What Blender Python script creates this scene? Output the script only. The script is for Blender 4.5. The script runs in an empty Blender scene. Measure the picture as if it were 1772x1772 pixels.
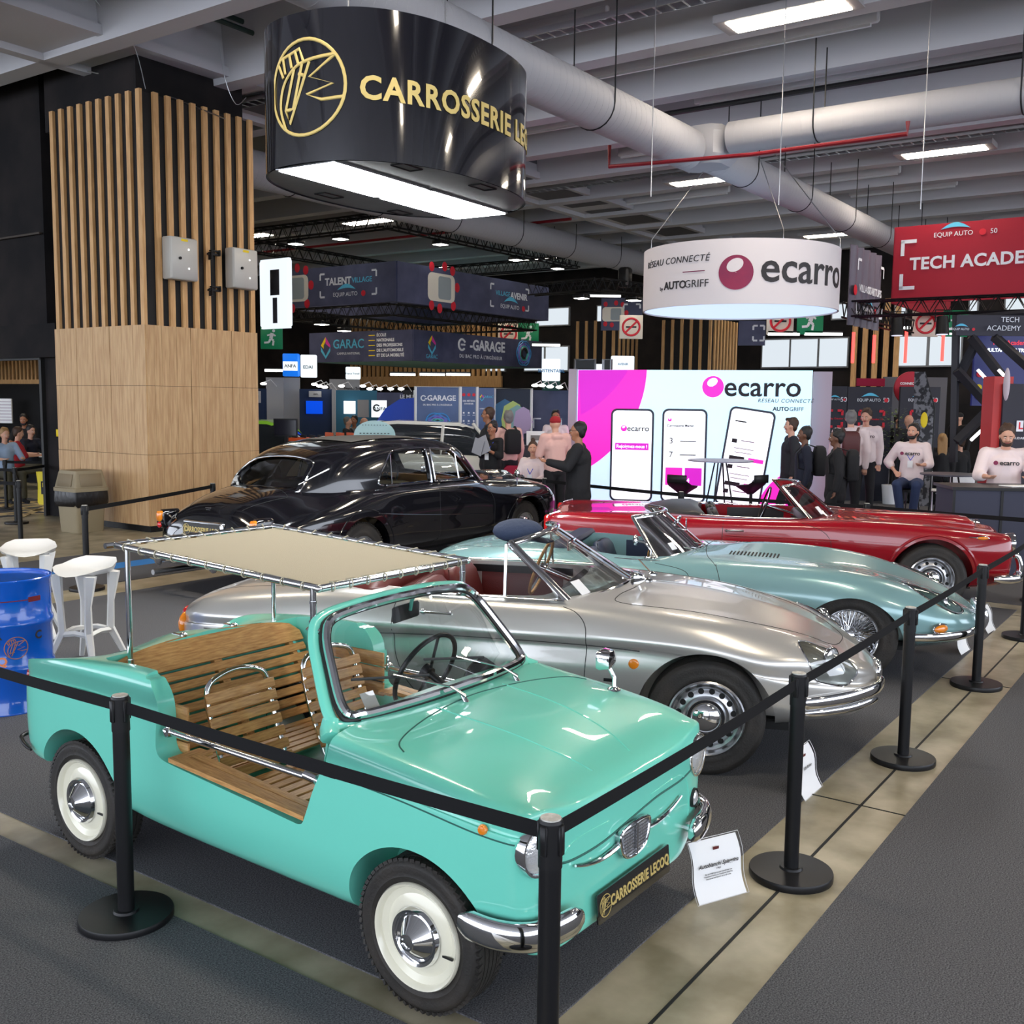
import bpy, bmesh, math, random
from mathutils import Vector as V, Matrix as MX, Euler
from mathutils.bvhtree import BVHTree
random.seed(7)
PI=math.pi; sin=math.sin; cos=math.cos
SC=bpy.context.scene; COL=SC.collection
# ---------------------------------------------------------------- camera
CF,CP,CR,CH=1790.0,.1064,.0113,2.03
_F=V((0,cos(CP),-sin(CP))); _R=V((1,0,0)); _U=_R.cross(_F)
_R2=_R*cos(CR)+_U*sin(CR); _U2=_U*cos(CR)-_R*sin(CR)
cd=bpy.data.cameras.new('camera'); co=bpy.data.objects.new('camera',cd); COL.objects.link(co)
co.matrix_world=MX(((_R2.x,_U2.x,-_F.x,0),(_R2.y,_U2.y,-_F.y,0),(_R2.z,_U2.z,-_F.z,CH),(0,0,0,1)))
cd.sensor_width=36; cd.lens=CF/1772*36; cd.clip_start=.05; cd.clip_end=200
SC.camera=co
def ray(x,y): return _F*CF+_R2*(x-886)-_U2*(y-886)
def atZ(x,y,z=0):
    d=ray(x,y); return V((0,0,CH))+d*((z-CH)/d.z)
def atY(x,y,Y):
    d=ray(x,y); return V((0,0,CH))+d*(Y/d.y)
HA=.9596                                   # the hall's main axis against the camera
HU=V((cos(HA),sin(HA),0)); HV=V((-sin(HA),cos(HA),0))
def hall(p,q,z=0): return HU*p+HV*q+V((0,0,z))
def hloc(P): return (P.dot(HU),P.dot(HV),P.z)
# ---------------------------------------------------------------- materials
MATS={}
def mat(name,col=(.5,.5,.5),rough=.5,metal=0,coat=0,emit=None,es=1,trans=0,ior=1.45,spec=.5,noise=None,bump=None,coatr=.03,alpha=1):
    if name in MATS: return MATS[name]
    m=bpy.data.materials.new(name); m.use_nodes=True; nt=m.node_tree; b=nt.nodes['Principled BSDF']
    I=b.inputs
    I['Base Color'].default_value=(*col,1); I['Roughness'].default_value=rough; I['Metallic'].default_value=metal
    I['Coat Weight'].default_value=coat; I['Coat Roughness'].default_value=coatr
    I['Transmission Weight'].default_value=trans; I['IOR'].default_value=ior; I['Specular IOR Level'].default_value=spec
    if emit: I['Emission Color'].default_value=(*emit,1); I['Emission Strength'].default_value=es
    tc=nt.nodes.new('ShaderNodeTexCoord')
    if noise:      # (scale, col2, lo, hi, stretch)
        s,c2,lo,hi,st=noise
        mp=nt.nodes.new('ShaderNodeMapping'); mp.inputs['Scale'].default_value=st
        n=nt.nodes.new('ShaderNodeTexNoise'); n.inputs['Scale'].default_value=s; n.inputs['Detail'].default_value=6
        r=nt.nodes.new('ShaderNodeValToRGB'); r.color_ramp.elements[0].position=lo; r.color_ramp.elements[1].position=hi
        r.color_ramp.elements[0].color=(*col,1); r.color_ramp.elements[1].color=(*c2,1)
        L=nt.links; L.new(tc.outputs['Object'],mp.inputs[0]); L.new(mp.outputs[0],n.inputs['Vector']); L.new(n.outputs[0],r.inputs[0]); L.new(r.outputs[0],I['Base Color'])
    if bump:       # (scale, strength, stretch)
        s,k,st=bump
        mp=nt.nodes.new('ShaderNodeMapping'); mp.inputs['Scale'].default_value=st
        n=nt.nodes.new('ShaderNodeTexNoise'); n.inputs['Scale'].default_value=s; n.inputs['Detail'].default_value=3
        bu=nt.nodes.new('ShaderNodeBump'); bu.inputs['Strength'].default_value=k; bu.inputs['Distance'].default_value=.01
        L=nt.links; L.new(tc.outputs['Object'],mp.inputs[0]); L.new(mp.outputs[0],n.inputs['Vector']); L.new(n.outputs[0],bu.inputs['Height']); L.new(bu.outputs[0],I['Normal'])
    MATS[name]=m; return m
def glassmat(name,col=(1,1,1),rough=0,mixf=.12,tint=(.92,.96,.95),ior=1.5):
    # a thin pane: mostly clear, mirrors at a grazing angle
    if name in MATS: return MATS[name]
    m=bpy.data.materials.new(name); m.use_nodes=True; nt=m.node_tree; N=nt.nodes; L=nt.links
    for n in list(N): N.remove(n)
    o=N.new('ShaderNodeOutputMaterial'); t=N.new('ShaderNodeBsdfTransparent'); t.inputs[0].default_value=(*tint,1)
    g=N.new('ShaderNodeBsdfGlossy'); g.inputs['Roughness'].default_value=rough; fr=N.new('ShaderNodeFresnel'); fr.inputs[0].default_value=ior
    ad=N.new('ShaderNodeMath'); ad.operation='ADD'; ad.inputs[1].default_value=mixf; ad.use_clamp=True
    mx=N.new('ShaderNodeMixShader'); L.new(fr.outputs[0],ad.inputs[0]); L.new(ad.outputs[0],mx.inputs[0]); L.new(t.outputs[0],mx.inputs[1]); L.new(g.outputs[0],mx.inputs[2]); L.new(mx.outputs[0],o.inputs[0])
    MATS[name]=m; return m
def emis(name,col,s): return mat(name,(.02,.02,.02),.6,emit=col,es=s)
def sr(*c):   # sRGB 0-255 -> linear
    return tuple(((v/255)/12.92 if v/255<=.04045 else ((v/255+.055)/1.055)**2.4) for v in c)
# ---------------------------------------------------------------- mesh builder
class MB:
    def __init__(s): s.v=[]; s.f=[]; s.m=[]; s.M=MX.Identity(4); s.mi=0
    def add(s,vs,fs,mi=None):
        k=len(s.v); s.v+=[s.M@V(a) for a in vs]; mi=s.mi if mi is None else mi
        for f in fs: s.f.append([i+k for i in f]); s.m.append(mi)
        return s
    def box(s,c,d,rot=None,mi=None,bev=0):
        x,y,z=[a/2 for a in d]; c=V(c)
        if bev:
            b=bev; prof=[(-x+b,-y),(x-b,-y),(x,-y+b),(x,y-b),(x-b,y),(-x+b,y),(-x,y-b),(-x,-y+b)]
            vs=[]
            for zz,k in ((-z,b),(-z+b,0),(z-b,0),(z,b)):
                for (a,e) in prof: vs.append((a-(k*.7 if a>0 else -k*.7),e-(k*.7 if e>0 else -k*.7),zz))
            fs=[[7-i for i in range(8)],[24+i for i in range(8)]]
            for r in range(3):
                for i in range(8): fs.append([r*8+i,r*8+(i+1)%8,r*8+8+(i+1)%8,r*8+8+i])
        else:
            vs=[(i,j,k) for k in (-z,z) for j in (-y,y) for i in (-x,x)]
            fs=[(0,2,3,1),(4,5,7,6),(0,1,5,4),(2,6,7,3),(0,4,6,2),(1,3,7,5)]
        R=rot if rot is not None else MX.Identity(3)
        return s.add([c+R@V(a) for a in vs],fs,mi)
    def rings(s,rings,closed=False,cap=True,mi=None,ringclosed=True):
        n=len(rings[0]); vs=[p for r in rings for p in r]; fs=[]; m=len(rings)
        for i in range(m if closed else m-1):
            a=i*n; b=((i+1)%m)*n
            for j in range(n if ringclosed else n-1):
                fs.append((a+j,a+(j+1)%n,b+(j+1)%n,b+j))
        if cap and not closed and ringclosed:
            fs.append(list(range(n))[::-1]); fs.append([(m-1)*n+j for j in range(n)])
        return s.add(vs,fs,mi)
    def tube(s,pts,r,n=10,closed=False,mi=None,cap=True,flat=None,up=None):
        pts=[V(p) for p in pts]; m=len(pts); rs=r if isinstance(r,(list,tuple)) else [r]*m
        rings=[]; prev=None
        for i in range(m):
            if closed: t=(pts[(i+1)%m]-pts[i-1])
            else: t=pts[min(i+1,m-1)]-pts[max(i-1,0)]
            t=t.normalized() if t.length>1e-9 else V((0,0,1))
            if up is not None: u=V(up)
            elif prev is None: u=V((0,0,1)) if abs(t.z)<.9 else V((1,0,0))
            else: u=prev
            u=(u-t*u.dot(t)).normalized(); prev=u; w=t.cross(u)
            fa,fb=flat if flat else (1,1)
            rings.append([pts[i]+(w*cos(2*PI*k/n)*fa+u*sin(2*PI*k/n)*fb)*rs[i] for k in range(n)])
        return s.rings(rings,closed,cap,mi)
    def cyl(s,p0,p1,r0,r1=None,n=24,mi=None): return s.tube([p0,p1],[r0,r0 if r1 is None else r1],n,mi=mi)
    def lathe(s,prof,n=48,mat4=None,mi=None,seg=None,closed=False):   # prof: (r,h) about Z, mat4 places it
        M=mat4 or MX.Identity(4); rings=[]
        for (r,h) in prof: rings.append([M@V((max(r,1e-4)*cos(2*PI*k/n),max(r,1e-4)*sin(2*PI*k/n),h)) for k in range(n)])
        return s.rings(rings,closed,cap=not closed,mi=mi)
    def sphere(s,c,r,n=16,mi=None,scale=(1,1,1),rot=None):
        R=rot if rot is not None else MX.Identity(3); rings=[]
        m=n//2
        for i in range(m+1):
            a=-PI/2+PI*i/m; a=max(min(a,PI/2-.02),-PI/2+.02)
            rings.append([V(c)+R@V((r*cos(a)*cos(2*PI*k/n)*scale[0],r*cos(a)*sin(2*PI*k/n)*scale[1],r*sin(a)*scale[2])) for k in range(n)])
        return s.rings(rings,mi=mi)
    def prism(s,pts,z0,z1,mi=None):
        n=len(pts); vs=[(x,y,z0) for x,y in pts]+[(x,y,z1) for x,y in pts]
        return s.add(vs,[list(range(n))[::-1],[n+i for i in range(n)]]+[(i,(i+1)%n,n+(i+1)%n,n+i) for i in range(n)],mi)
    def quad(s,a,b,c,d,mi=None): return s.add([a,b,c,d],[(0,1,2,3)],mi)
    def mesh(s,name,mats,smooth=40):
        me=bpy.data.meshes.new(name); me.from_pydata([tuple(v) for v in s.v],[],s.f)
        for m in (mats if isinstance(mats,(list,tuple)) else [mats]): me.materials.append(m)
        me.polygons.foreach_set('material_index',s.m)
        fin(me,smooth); return me
    def build(s,name,mats,parent=None,smooth=40,**k):
        return link(name,s.mesh(name,mats,smooth),parent,**k)
def fin(me,smooth=40):
    bm=bmesh.new(); bm.from_mesh(me); bmesh.ops.recalc_face_normals(bm,faces=bm.faces); bm.to_mesh(me); bm.free()
    if smooth:
        me.polygons.foreach_set('use_smooth',[True]*len(me.polygons)); me.set_sharp_from_angle(angle=math.radians(smooth))
    me.update()
def link(name,me,parent=None,label=None,cat=None,group=None,kind=None,loc=None,rz=None):
    o=bpy.data.objects.new(name,me); COL.objects.link(o)
    if parent: o.parent=parent
    if loc is not None: o.location=loc
    if rz is not None: o.rotation_euler=(0,0,rz)
    tag(o,label,cat,group,kind); return o
def tag(o,label=None,cat=None,group=None,kind=None):
    if label: o['label']=label
    if cat: o['category']=cat
    if group: o['group']=group
    if kind: o['kind']=kind
    return o
def thing(name,label,cat,loc=(0,0,0),rz=0,group=None):
    return link(name,None,None,label,cat,group,None,loc,rz)
def copy_tree(o,parent=None):
    c=o.copy(); COL.objects.link(c); c.parent=parent
    for ch in [x for x in o.children]: copy_tree(ch,c)
    return c
def rotm(axis,a): return MX.Rotation(a,3,axis)
def place(loc,rot3=None):
    M=(rot3 or MX.Identity(3)).to_4x4(); M.translation=V(loc); return M
def cr(p0,p1,p2,p3,t):
    return tuple(.5*((2*b)+(-a+c)*t+(2*a-5*b+4*c-d)*t*t+(-a+3*b-3*c+d)*t**3) for a,b,c,d in zip(p0,p1,p2,p3))
def spline(pts,n,closed=False):
    out=[]; m=len(pts); segs=m if closed else m-1
    for i in range(segs):
        if closed: q=[pts[(i+k-1)%m] for k in range(4)]
        else: q=[pts[max(i-1,0)],pts[i],pts[i+1],pts[min(i+2,m-1)]]
        for k in range(n): out.append(cr(*q,k/n))
    if not closed: out.append(tuple(pts[-1]))
    return out
def bez_rect(hw,hh,r,n=6):   # rounded rectangle outline
    o=[]
    for cx,cy,a0 in ((hw-r,hh-r,0),(-hw+r,hh-r,PI/2),(-hw+r,-hh+r,PI),(hw-r,-hh+r,1.5*PI)):
        for k in range(n+1): a=a0+PI/2*k/n; o.append((cx+r*cos(a),cy+r*sin(a)))
    return o
# lettering (built-in font) ------------------------------------------------
def textmesh(s,size,bold=0,ext=.002,align='CENTER',shear=0,space=1.0,mats=None,sx=1):
    cu=bpy.data.curves.new('t','FONT'); cu.body=s; cu.size=size; cu.align_x=align; cu.align_y='CENTER'; cu.offset=bold*size; cu.extrude=ext; cu.shear=shear; cu.space_character=space; cu.resolution_u=3
    o=bpy.data.objects.new('t',cu); COL.objects.link(o)
    dg=bpy.context.evaluated_depsgraph_get(); dg.update()
    me=bpy.data.meshes.new_from_object(o.evaluated_get(dg)); bpy.data.objects.remove(o); bpy.data.curves.remove(cu)
    if sx!=1:
        for v in me.vertices: v.co.x*=sx
    me.materials.clear()
    if mats: me.materials.append(mats)
    return me
def text(name,s,size,M,parent,m,bend=None,**k):
    me=textmesh(s,size,mats=m,**k)
    for v in me.vertices:
        v.co=(bend(v.co) if bend else M@v.co)
    me.update(); return link(name,me,parent)
def frameM(o,ex,ey):   # plane matrix: x along ex, y along ey
    ex=V(ex).normalized(); ey=V(ey); ey=(ey-ex*ey.dot(ex)).normalized(); ez=ex.cross(ey)
    return MX(((ex.x,ey.x,ez.x,o[0]),(ex.y,ey.y,ez.y,o[1]),(ex.z,ey.z,ez.z,o[2]),(0,0,0,1)))
# boolean through the depsgraph ---------------------------------------------
def boolean(me,cutters,op='DIFFERENCE'):
    for c in cutters:
        a=bpy.data.objects.new('a',me); b=bpy.data.objects.new('b',c); COL.objects.link(a); COL.objects.link(b)
        md=a.modifiers.new('x','BOOLEAN'); md.operation=op; md.object=b; md.solver='MANIFOLD'
        dg=bpy.context.evaluated_depsgraph_get(); dg.update()
        me=bpy.data.meshes.new_from_object(a.evaluated_get(dg))
        bpy.data.objects.remove(a); bpy.data.objects.remove(b)
    return me
def remesh(me,vox,smooth=2):
    a=bpy.data.objects.new('a',me); COL.objects.link(a)
    md=a.modifiers.new('r','REMESH'); md.mode='VOXEL'; md.voxel_size=vox; md.use_smooth_shade=True
    if smooth: sm=a.modifiers.new('s','SMOOTH'); sm.iterations=smooth; sm.factor=.5
    dg=bpy.context.evaluated_depsgraph_get(); dg.update()
    r=bpy.data.meshes.new_from_object(a.evaluated_get(dg)); bpy.data.objects.remove(a); return r
# ---------------------------------------------------------------- palette
CHROME=mat('chrome',(.80,.81,.83),.07,1)
STEEL=mat('brushed_steel',(.55,.56,.58),.28,1)
RUBBER=mat('tyre_rubber',(.018,.016,.014),.62,bump=(90,.25,(1,1,1)),noise=(6,(.035,.028,.022),.45,.75,(1,1,1)))
BLKRUB=mat('black_rubber',(.012,.012,.012),.5)
BLACKP=mat('black_plastic',(.009,.009,.010),.4,spec=.35)
BLACKM=mat('black_post_metal',(.007,.007,.008),.38,spec=.35)
DARK=mat('dark_void',(.006,.006,.006),.8)
GAP=mat('shut_line',(.01,.012,.012),.7)
GLASS=glassmat('window_glass')
LENS=mat('lamp_lens',(.85,.87,.88),.12,.6,coat=1,bump=(60,.5,(1,1,1)))
AMBER=mat('amber_lens',(.75,.22,.01),.15,coat=1,emit=(.6,.15,.0),es=.06)
REDLENS=mat('red_lens',(.5,.01,.01),.15,coat=1)
WHITE=mat('white_plastic',(.80,.81,.82),.35)
PAPER=mat('paper',(.78,.79,.80),.7)
GOLD=mat('gold_lettering',(.62,.48,.17),.45,metal=.3)
INK=mat('ink',(.02,.02,.025),.7)
# ================================================================= CARS: shared pieces
def loft(secs,nu,nv):
    """secs: list of stations, each a list of (x,y,z) from bottom centre to top centre (y>=0)."""
    rows=[spline(s,nv) for s in secs]
    m=len(rows[0]); cols=[spline([r[j] for r in rows],nu) for j in range(m)]
    n=len(cols[0]); vs=[]; fs=[]
    W=2*m-2
    for i in range(n):
        half=[cols[j][i] for j in range(m)]
        half=[(a,max(b,0),c) for a,b,c in half]
        half[0]=(half[0][0],0,half[0][2]); half[-1]=(half[-1][0],0,half[-1][2])
        vs+=half+[(half[j][0],-half[j][1],half[j][2]) for j in range(m-2,0,-1)]
    for i in range(n-1):
        for j in range(W): fs.append((i*W+j,i*W+(j+1)%W,(i+1)*W+(j+1)%W,(i+1)*W+j))
    # end caps as strips across the car
    for i,fl in ((0,0),(n-1,1)):
        b=i*W
        for j in range(1,m-1):
            jr=W-j; j2=j+1; jr2=(W-j2)%W
            f=[b+j,b+j2,b+jr2,b+jr] if j2!=m-1 else [b+j,b+m-1,b+jr]
            fs.append(f if fl else f[::-1])
        f=[b,b+1,b+W-1]; fs.append(f if fl else f[::-1])
    me=bpy.data.meshes.new('body'); me.from_pydata(vs,[],fs); 
    bm=bmesh.new(); bm.from_mesh(me); bmesh.ops.remove_doubles(bm,verts=bm.verts,dist=1e-5); bmesh.ops.dissolve_degenerate(bm,edges=bm.edges,dist=1e-6); bmesh.ops.recalc_face_normals(bm,faces=bm.faces); bm.to_mesh(me); bm.free()
    return me
def cutbox(c,d,rot=None):
    return MB().box(c,d,rot).mesh('c',[],0)
def cutprism_y(pts,y0,y1):      # outline in x,z extruded along y
    n=len(pts); m=MB(); m.add([(x,y0,z) for x,z in pts]+[(x,y1,z) for x,z in pts],[list(range(n))[::-1],[n+i for i in range(n)]]+[(i,(i+1)%n,n+(i+1)%n,n+i) for i in range(n)])
    return m.mesh('c',[],0)
def cutprism_z(pts,z0,z1): return MB().prism(pts,z0,z1).mesh('c',[],0)
def archcut(cx,cz,r,y0,y1,n=40,ex=1.0):
    pts=[(cx+r*ex*cos(2*PI*k/n),cz+r*sin(2*PI*k/n)) for k in range(n)]
    pts=[(cx-r*ex,-.3)]+[(cx+r*ex*cos(PI-PI*k/n),cz+r*sin(PI*k/n)) for k in range(n+1)]+[(cx+r*ex,-.3)]
    return cutprism_y(pts,y0,y1)
class Body:
    def __init__(s,me,m,parent,name='body',smooth=32):
        me.materials.clear(); me.materials.append(m); fin(me,smooth); s.o=link(name,me,parent); s.me=me
        s.bvh=BVHTree.FromPolygons([v.co for v in me.vertices],[p.vertices for p in me.polygons]); s.p=parent
    def hit(s,o,d):
        r=s.bvh.ray_cast(V(o),V(d).normalized()); return (r[0],r[1]) if r[0] else (None,None)
    def top(s,x,y,z=2.2): return s.hit((x,y,z),(0,0,-1))
    def side(s,x,z,sg=-1): return s.hit((x,sg*2,z),(0,-sg,0))
    def line(s,name,pts,how,m=None,r=.0025,n=6,lift=0,parent=None,flat=None,mb=None):
        """drape a thin line on the skin. pts 2D; how: 'top','side','far','front','rear'"""
        m=m or GAP; out=[]
        for a,b in spline(pts,n):
            if how=='top': h=s.top(a,b)
            elif how=='side': h=s.side(a,b,-1)
            elif how=='far': h=s.side(a,b,1)
            elif how=='front': h=s.hit((5,a,b),(-1,0,0))
            else: h=s.hit((-6,a,b),(1,0,0))
            if h[0]: out.append(h[0]+h[1]*lift)
        if len(out)<2: return None
        k=mb or MB(); k.tube(out,r,6,flat=flat)
        return None if mb else k.build(name,m,parent or s.p)
def wheel(parent,x,y,r,w,rimr,style,side=-1,steer=0,name='wheel',lug=.004):
    """tyre mesh with rim and hub cap as sub-parts; local z of the lathe points outwards"""
    M=place((x,y,r),rotm('Z',steer)@rotm('X',PI/2 if side<0 else -PI/2))
    hw=w/2; k=MB()
    prof=[(rimr-.012,-hw*.7),(rimr+.01,-hw*.92),(rimr+(r-rimr)*.45,-hw*1.04),(r*.95,-hw*.96),(r*.985,-hw*.82)]
    for i in range(5):   # tread ribs
        a=-hw*.8+i*hw*.4-.0; b=a+.4*hw
        prof+= [(r,-hw*.78+i*hw*.32),(r,-hw*.78+i*hw*.32+hw*.25),(r-.006,-hw*.78+i*hw*.32+hw*.26),(r-.006,-hw*.78+i*hw*.32+hw*.315)]
    prof=prof[:-2]
    prof+=[(r*.985,hw*.82),(r*.95,hw*.96),(rimr+(r-rimr)*.75,hw*1.05),(rimr+(r-rimr)*.7,hw*1.065),(rimr+(r-rimr)*.5,hw*1.05),(rimr+(r-rimr)*.3,hw*1.02),(rimr+(r-rimr)*.27,hw*1.04),(rimr+.012,hw*.95),(rimr-.012,hw*.8)]
    k.lathe(prof,72,M,closed=True)
    # tread blocks: shallow sipes cut as raised bars at the shoulders
    for i in range(64 if lug>0 else 0):
        a=2*PI*i/64
        for sg in (-1,1):
            R=M@place((cos(a)*(r-.004),sin(a)*(r-.004),sg*hw*.80),rotm('Z',a)@rotm('X',.35*sg))
            k.M=R; k.box((0,0,0),(.008+lug,r*.062,hw*.34)); k.M=MX.Identity(4)
    t=k.build(name,RUBBER,parent,50)
    return t,M,hw
def hb(k,name,m,parent,sm=35): return k.build(name,m,parent,sm)
def steering(parent,c,r,tilt,m_rim,m_hub,spokes=3,heading=0,wood=False):
    """wheel facing the driver (towards -x), tilted"""
    R=rotm('Y',PI/2+tilt) ; M=place(c,R)
    k=MB(); k.tube([M@V((r*cos(2*PI*i/40),r*sin(2*PI*i/40),0)) for i in range(40)],.011,8,True)
    o=k.build('steering_wheel',m_rim,parent)
    k=MB()
    for i in range(spokes):
        a=PI/2+2*PI*i/spokes if spokes!=2 else PI*i
        k.tube([M@V((r*.98*cos(a),r*.98*sin(a),0)),M@V((.03*cos(a),.03*sin(a),.02))],.007,6)
    k.cyl(M@V((0,0,-.005)),M@V((0,0,.03)),.035,.03,16); k.cyl(M@V((0,0,.02)),M@V((0,0,.42)),.017,None,10)
    k.build('spokes',m_hub,o); return o
def roundlamp(parent,c,r,d,name='headlight',depth=.05,ringm=None,lensm=None,bulge=.3):
    d=V(d).normalized(); up=V((0,0,1)); M=frameM(c,up.cross(d),up)
    k=MB(); k.lathe([(r*.9,-depth),(r*1.0,-depth*.6),(r*1.08,0),(r*1.05,.012),(r*.96,.012),(r*.93,.0)],32,M)
    o=k.build(name,ringm or CHROME,parent,50)
    k=MB(); k.lathe([(r*.94,-.004)]+[(r*.94*cos(a),r*bulge*sin(a)) for a in (0,.3,.6,.9,1.2,1.5)],32,M)
    k.build('lens',lensm or LENS,o,60); return o
def bumper(parent,pts,rad,flat,name='bumper',n=5,m=None,up=(0,0,1)):
    k=MB(); P=spline(pts,n); R=[rad*min(1,.55+.45*min(i,len(P)-1-i)/2) for i in range(len(P))]
    k.tube(P,R,14,flat=flat,up=up); return k.build(name,m or CHROME,parent,60)
def plate(parent,c,ex,ey,w,h,txt,name='number_plate',sx=1):
    M=frameM(c,ex,ey); k=MB(); k.M=M
    o=bez_rect(w/2,h/2,.008,3); n=len(o); k.add([(x,y,-.006) for x,y in o]+[(x,y,0) for x,y in o],[list(range(n))[::-1],[n+i for i in range(n)]]+[(i,(i+1)%n,n+(i+1)%n,n+i) for i in range(n)])
    pl=k.build(name,mat('gloss_black_plate',(.008,.008,.008),.15,coat=1),parent)
    text('lettering',txt,h*.50,M@place((w*.075,0,.001)),pl,GOLD,bold=.03,ext=.0008,space=1.05,sx=sx)
    lk=logo(h*.36); lk.M=M; 
    k2=MB(); k2.v=[M@(v+V((-w*.40,0,.001))) for v in lk.v]; k2.f=lk.f; k2.m=lk.m; k2.build('emblem',GOLD,pl); return pl
def logo(r,t=None):
    """round emblem: a ring around a bird built of straight strokes"""
    k=MB(); t=t or r*.045
    def st(pts,closed=False): k.tube([V((a*r,b*r,0)) for a,b in pts],t*.8,6,closed,up=(0,0,1),flat=(1,.5))
    st([(cos(2*PI*i/40),sin(2*PI*i/40)) for i in range(40)],True)
    st(spline([(-.55,-.83),(-.72,-.35),(-.62,.1),(-.3,.42),(.1,.55),(.78,.62)],5))
    st([(-.62,.28),(-.78,.58),(-.7,.68),(-.12,.82),(.0,.52)]); st([(-.55,.35),(-.62,.68)]); st([(-.35,.45),(-.42,.74)]); st([(-.15,.5),(-.25,.78)])
    st([(.78,.62),(.15,.2),(.72,.02),(.08,-.16),(.45,-.3),(.97,-.26)]); st([(.97,-.26),(-.5,-.42)])
    st([(-.28,.42),(-.55,-.42),(-.42,-.72),(.15,.52)]); st([(-.15,.3),(.0,.25)]); st([(-.05,.5),(-.32,-.42)])
    return k
def slats(parent,name,rows,m,th=.012,w=None,bev=.004,lab=None):
    """rows: list of (p_left, p_right, width_dir vector, width) -> one wooden board each"""
    out=[]
    for (a,b,wd,wi) in rows:
        a=V(a); b=V(b); ex=(b-a); L=ex.length; M=frameM((a+b)/2,ex,wd); k=MB(); k.M=M; k.box((0,0,0),(L,wi,th),bev=bev)
        out.append(k.build(name,m,parent))
    return out
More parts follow.
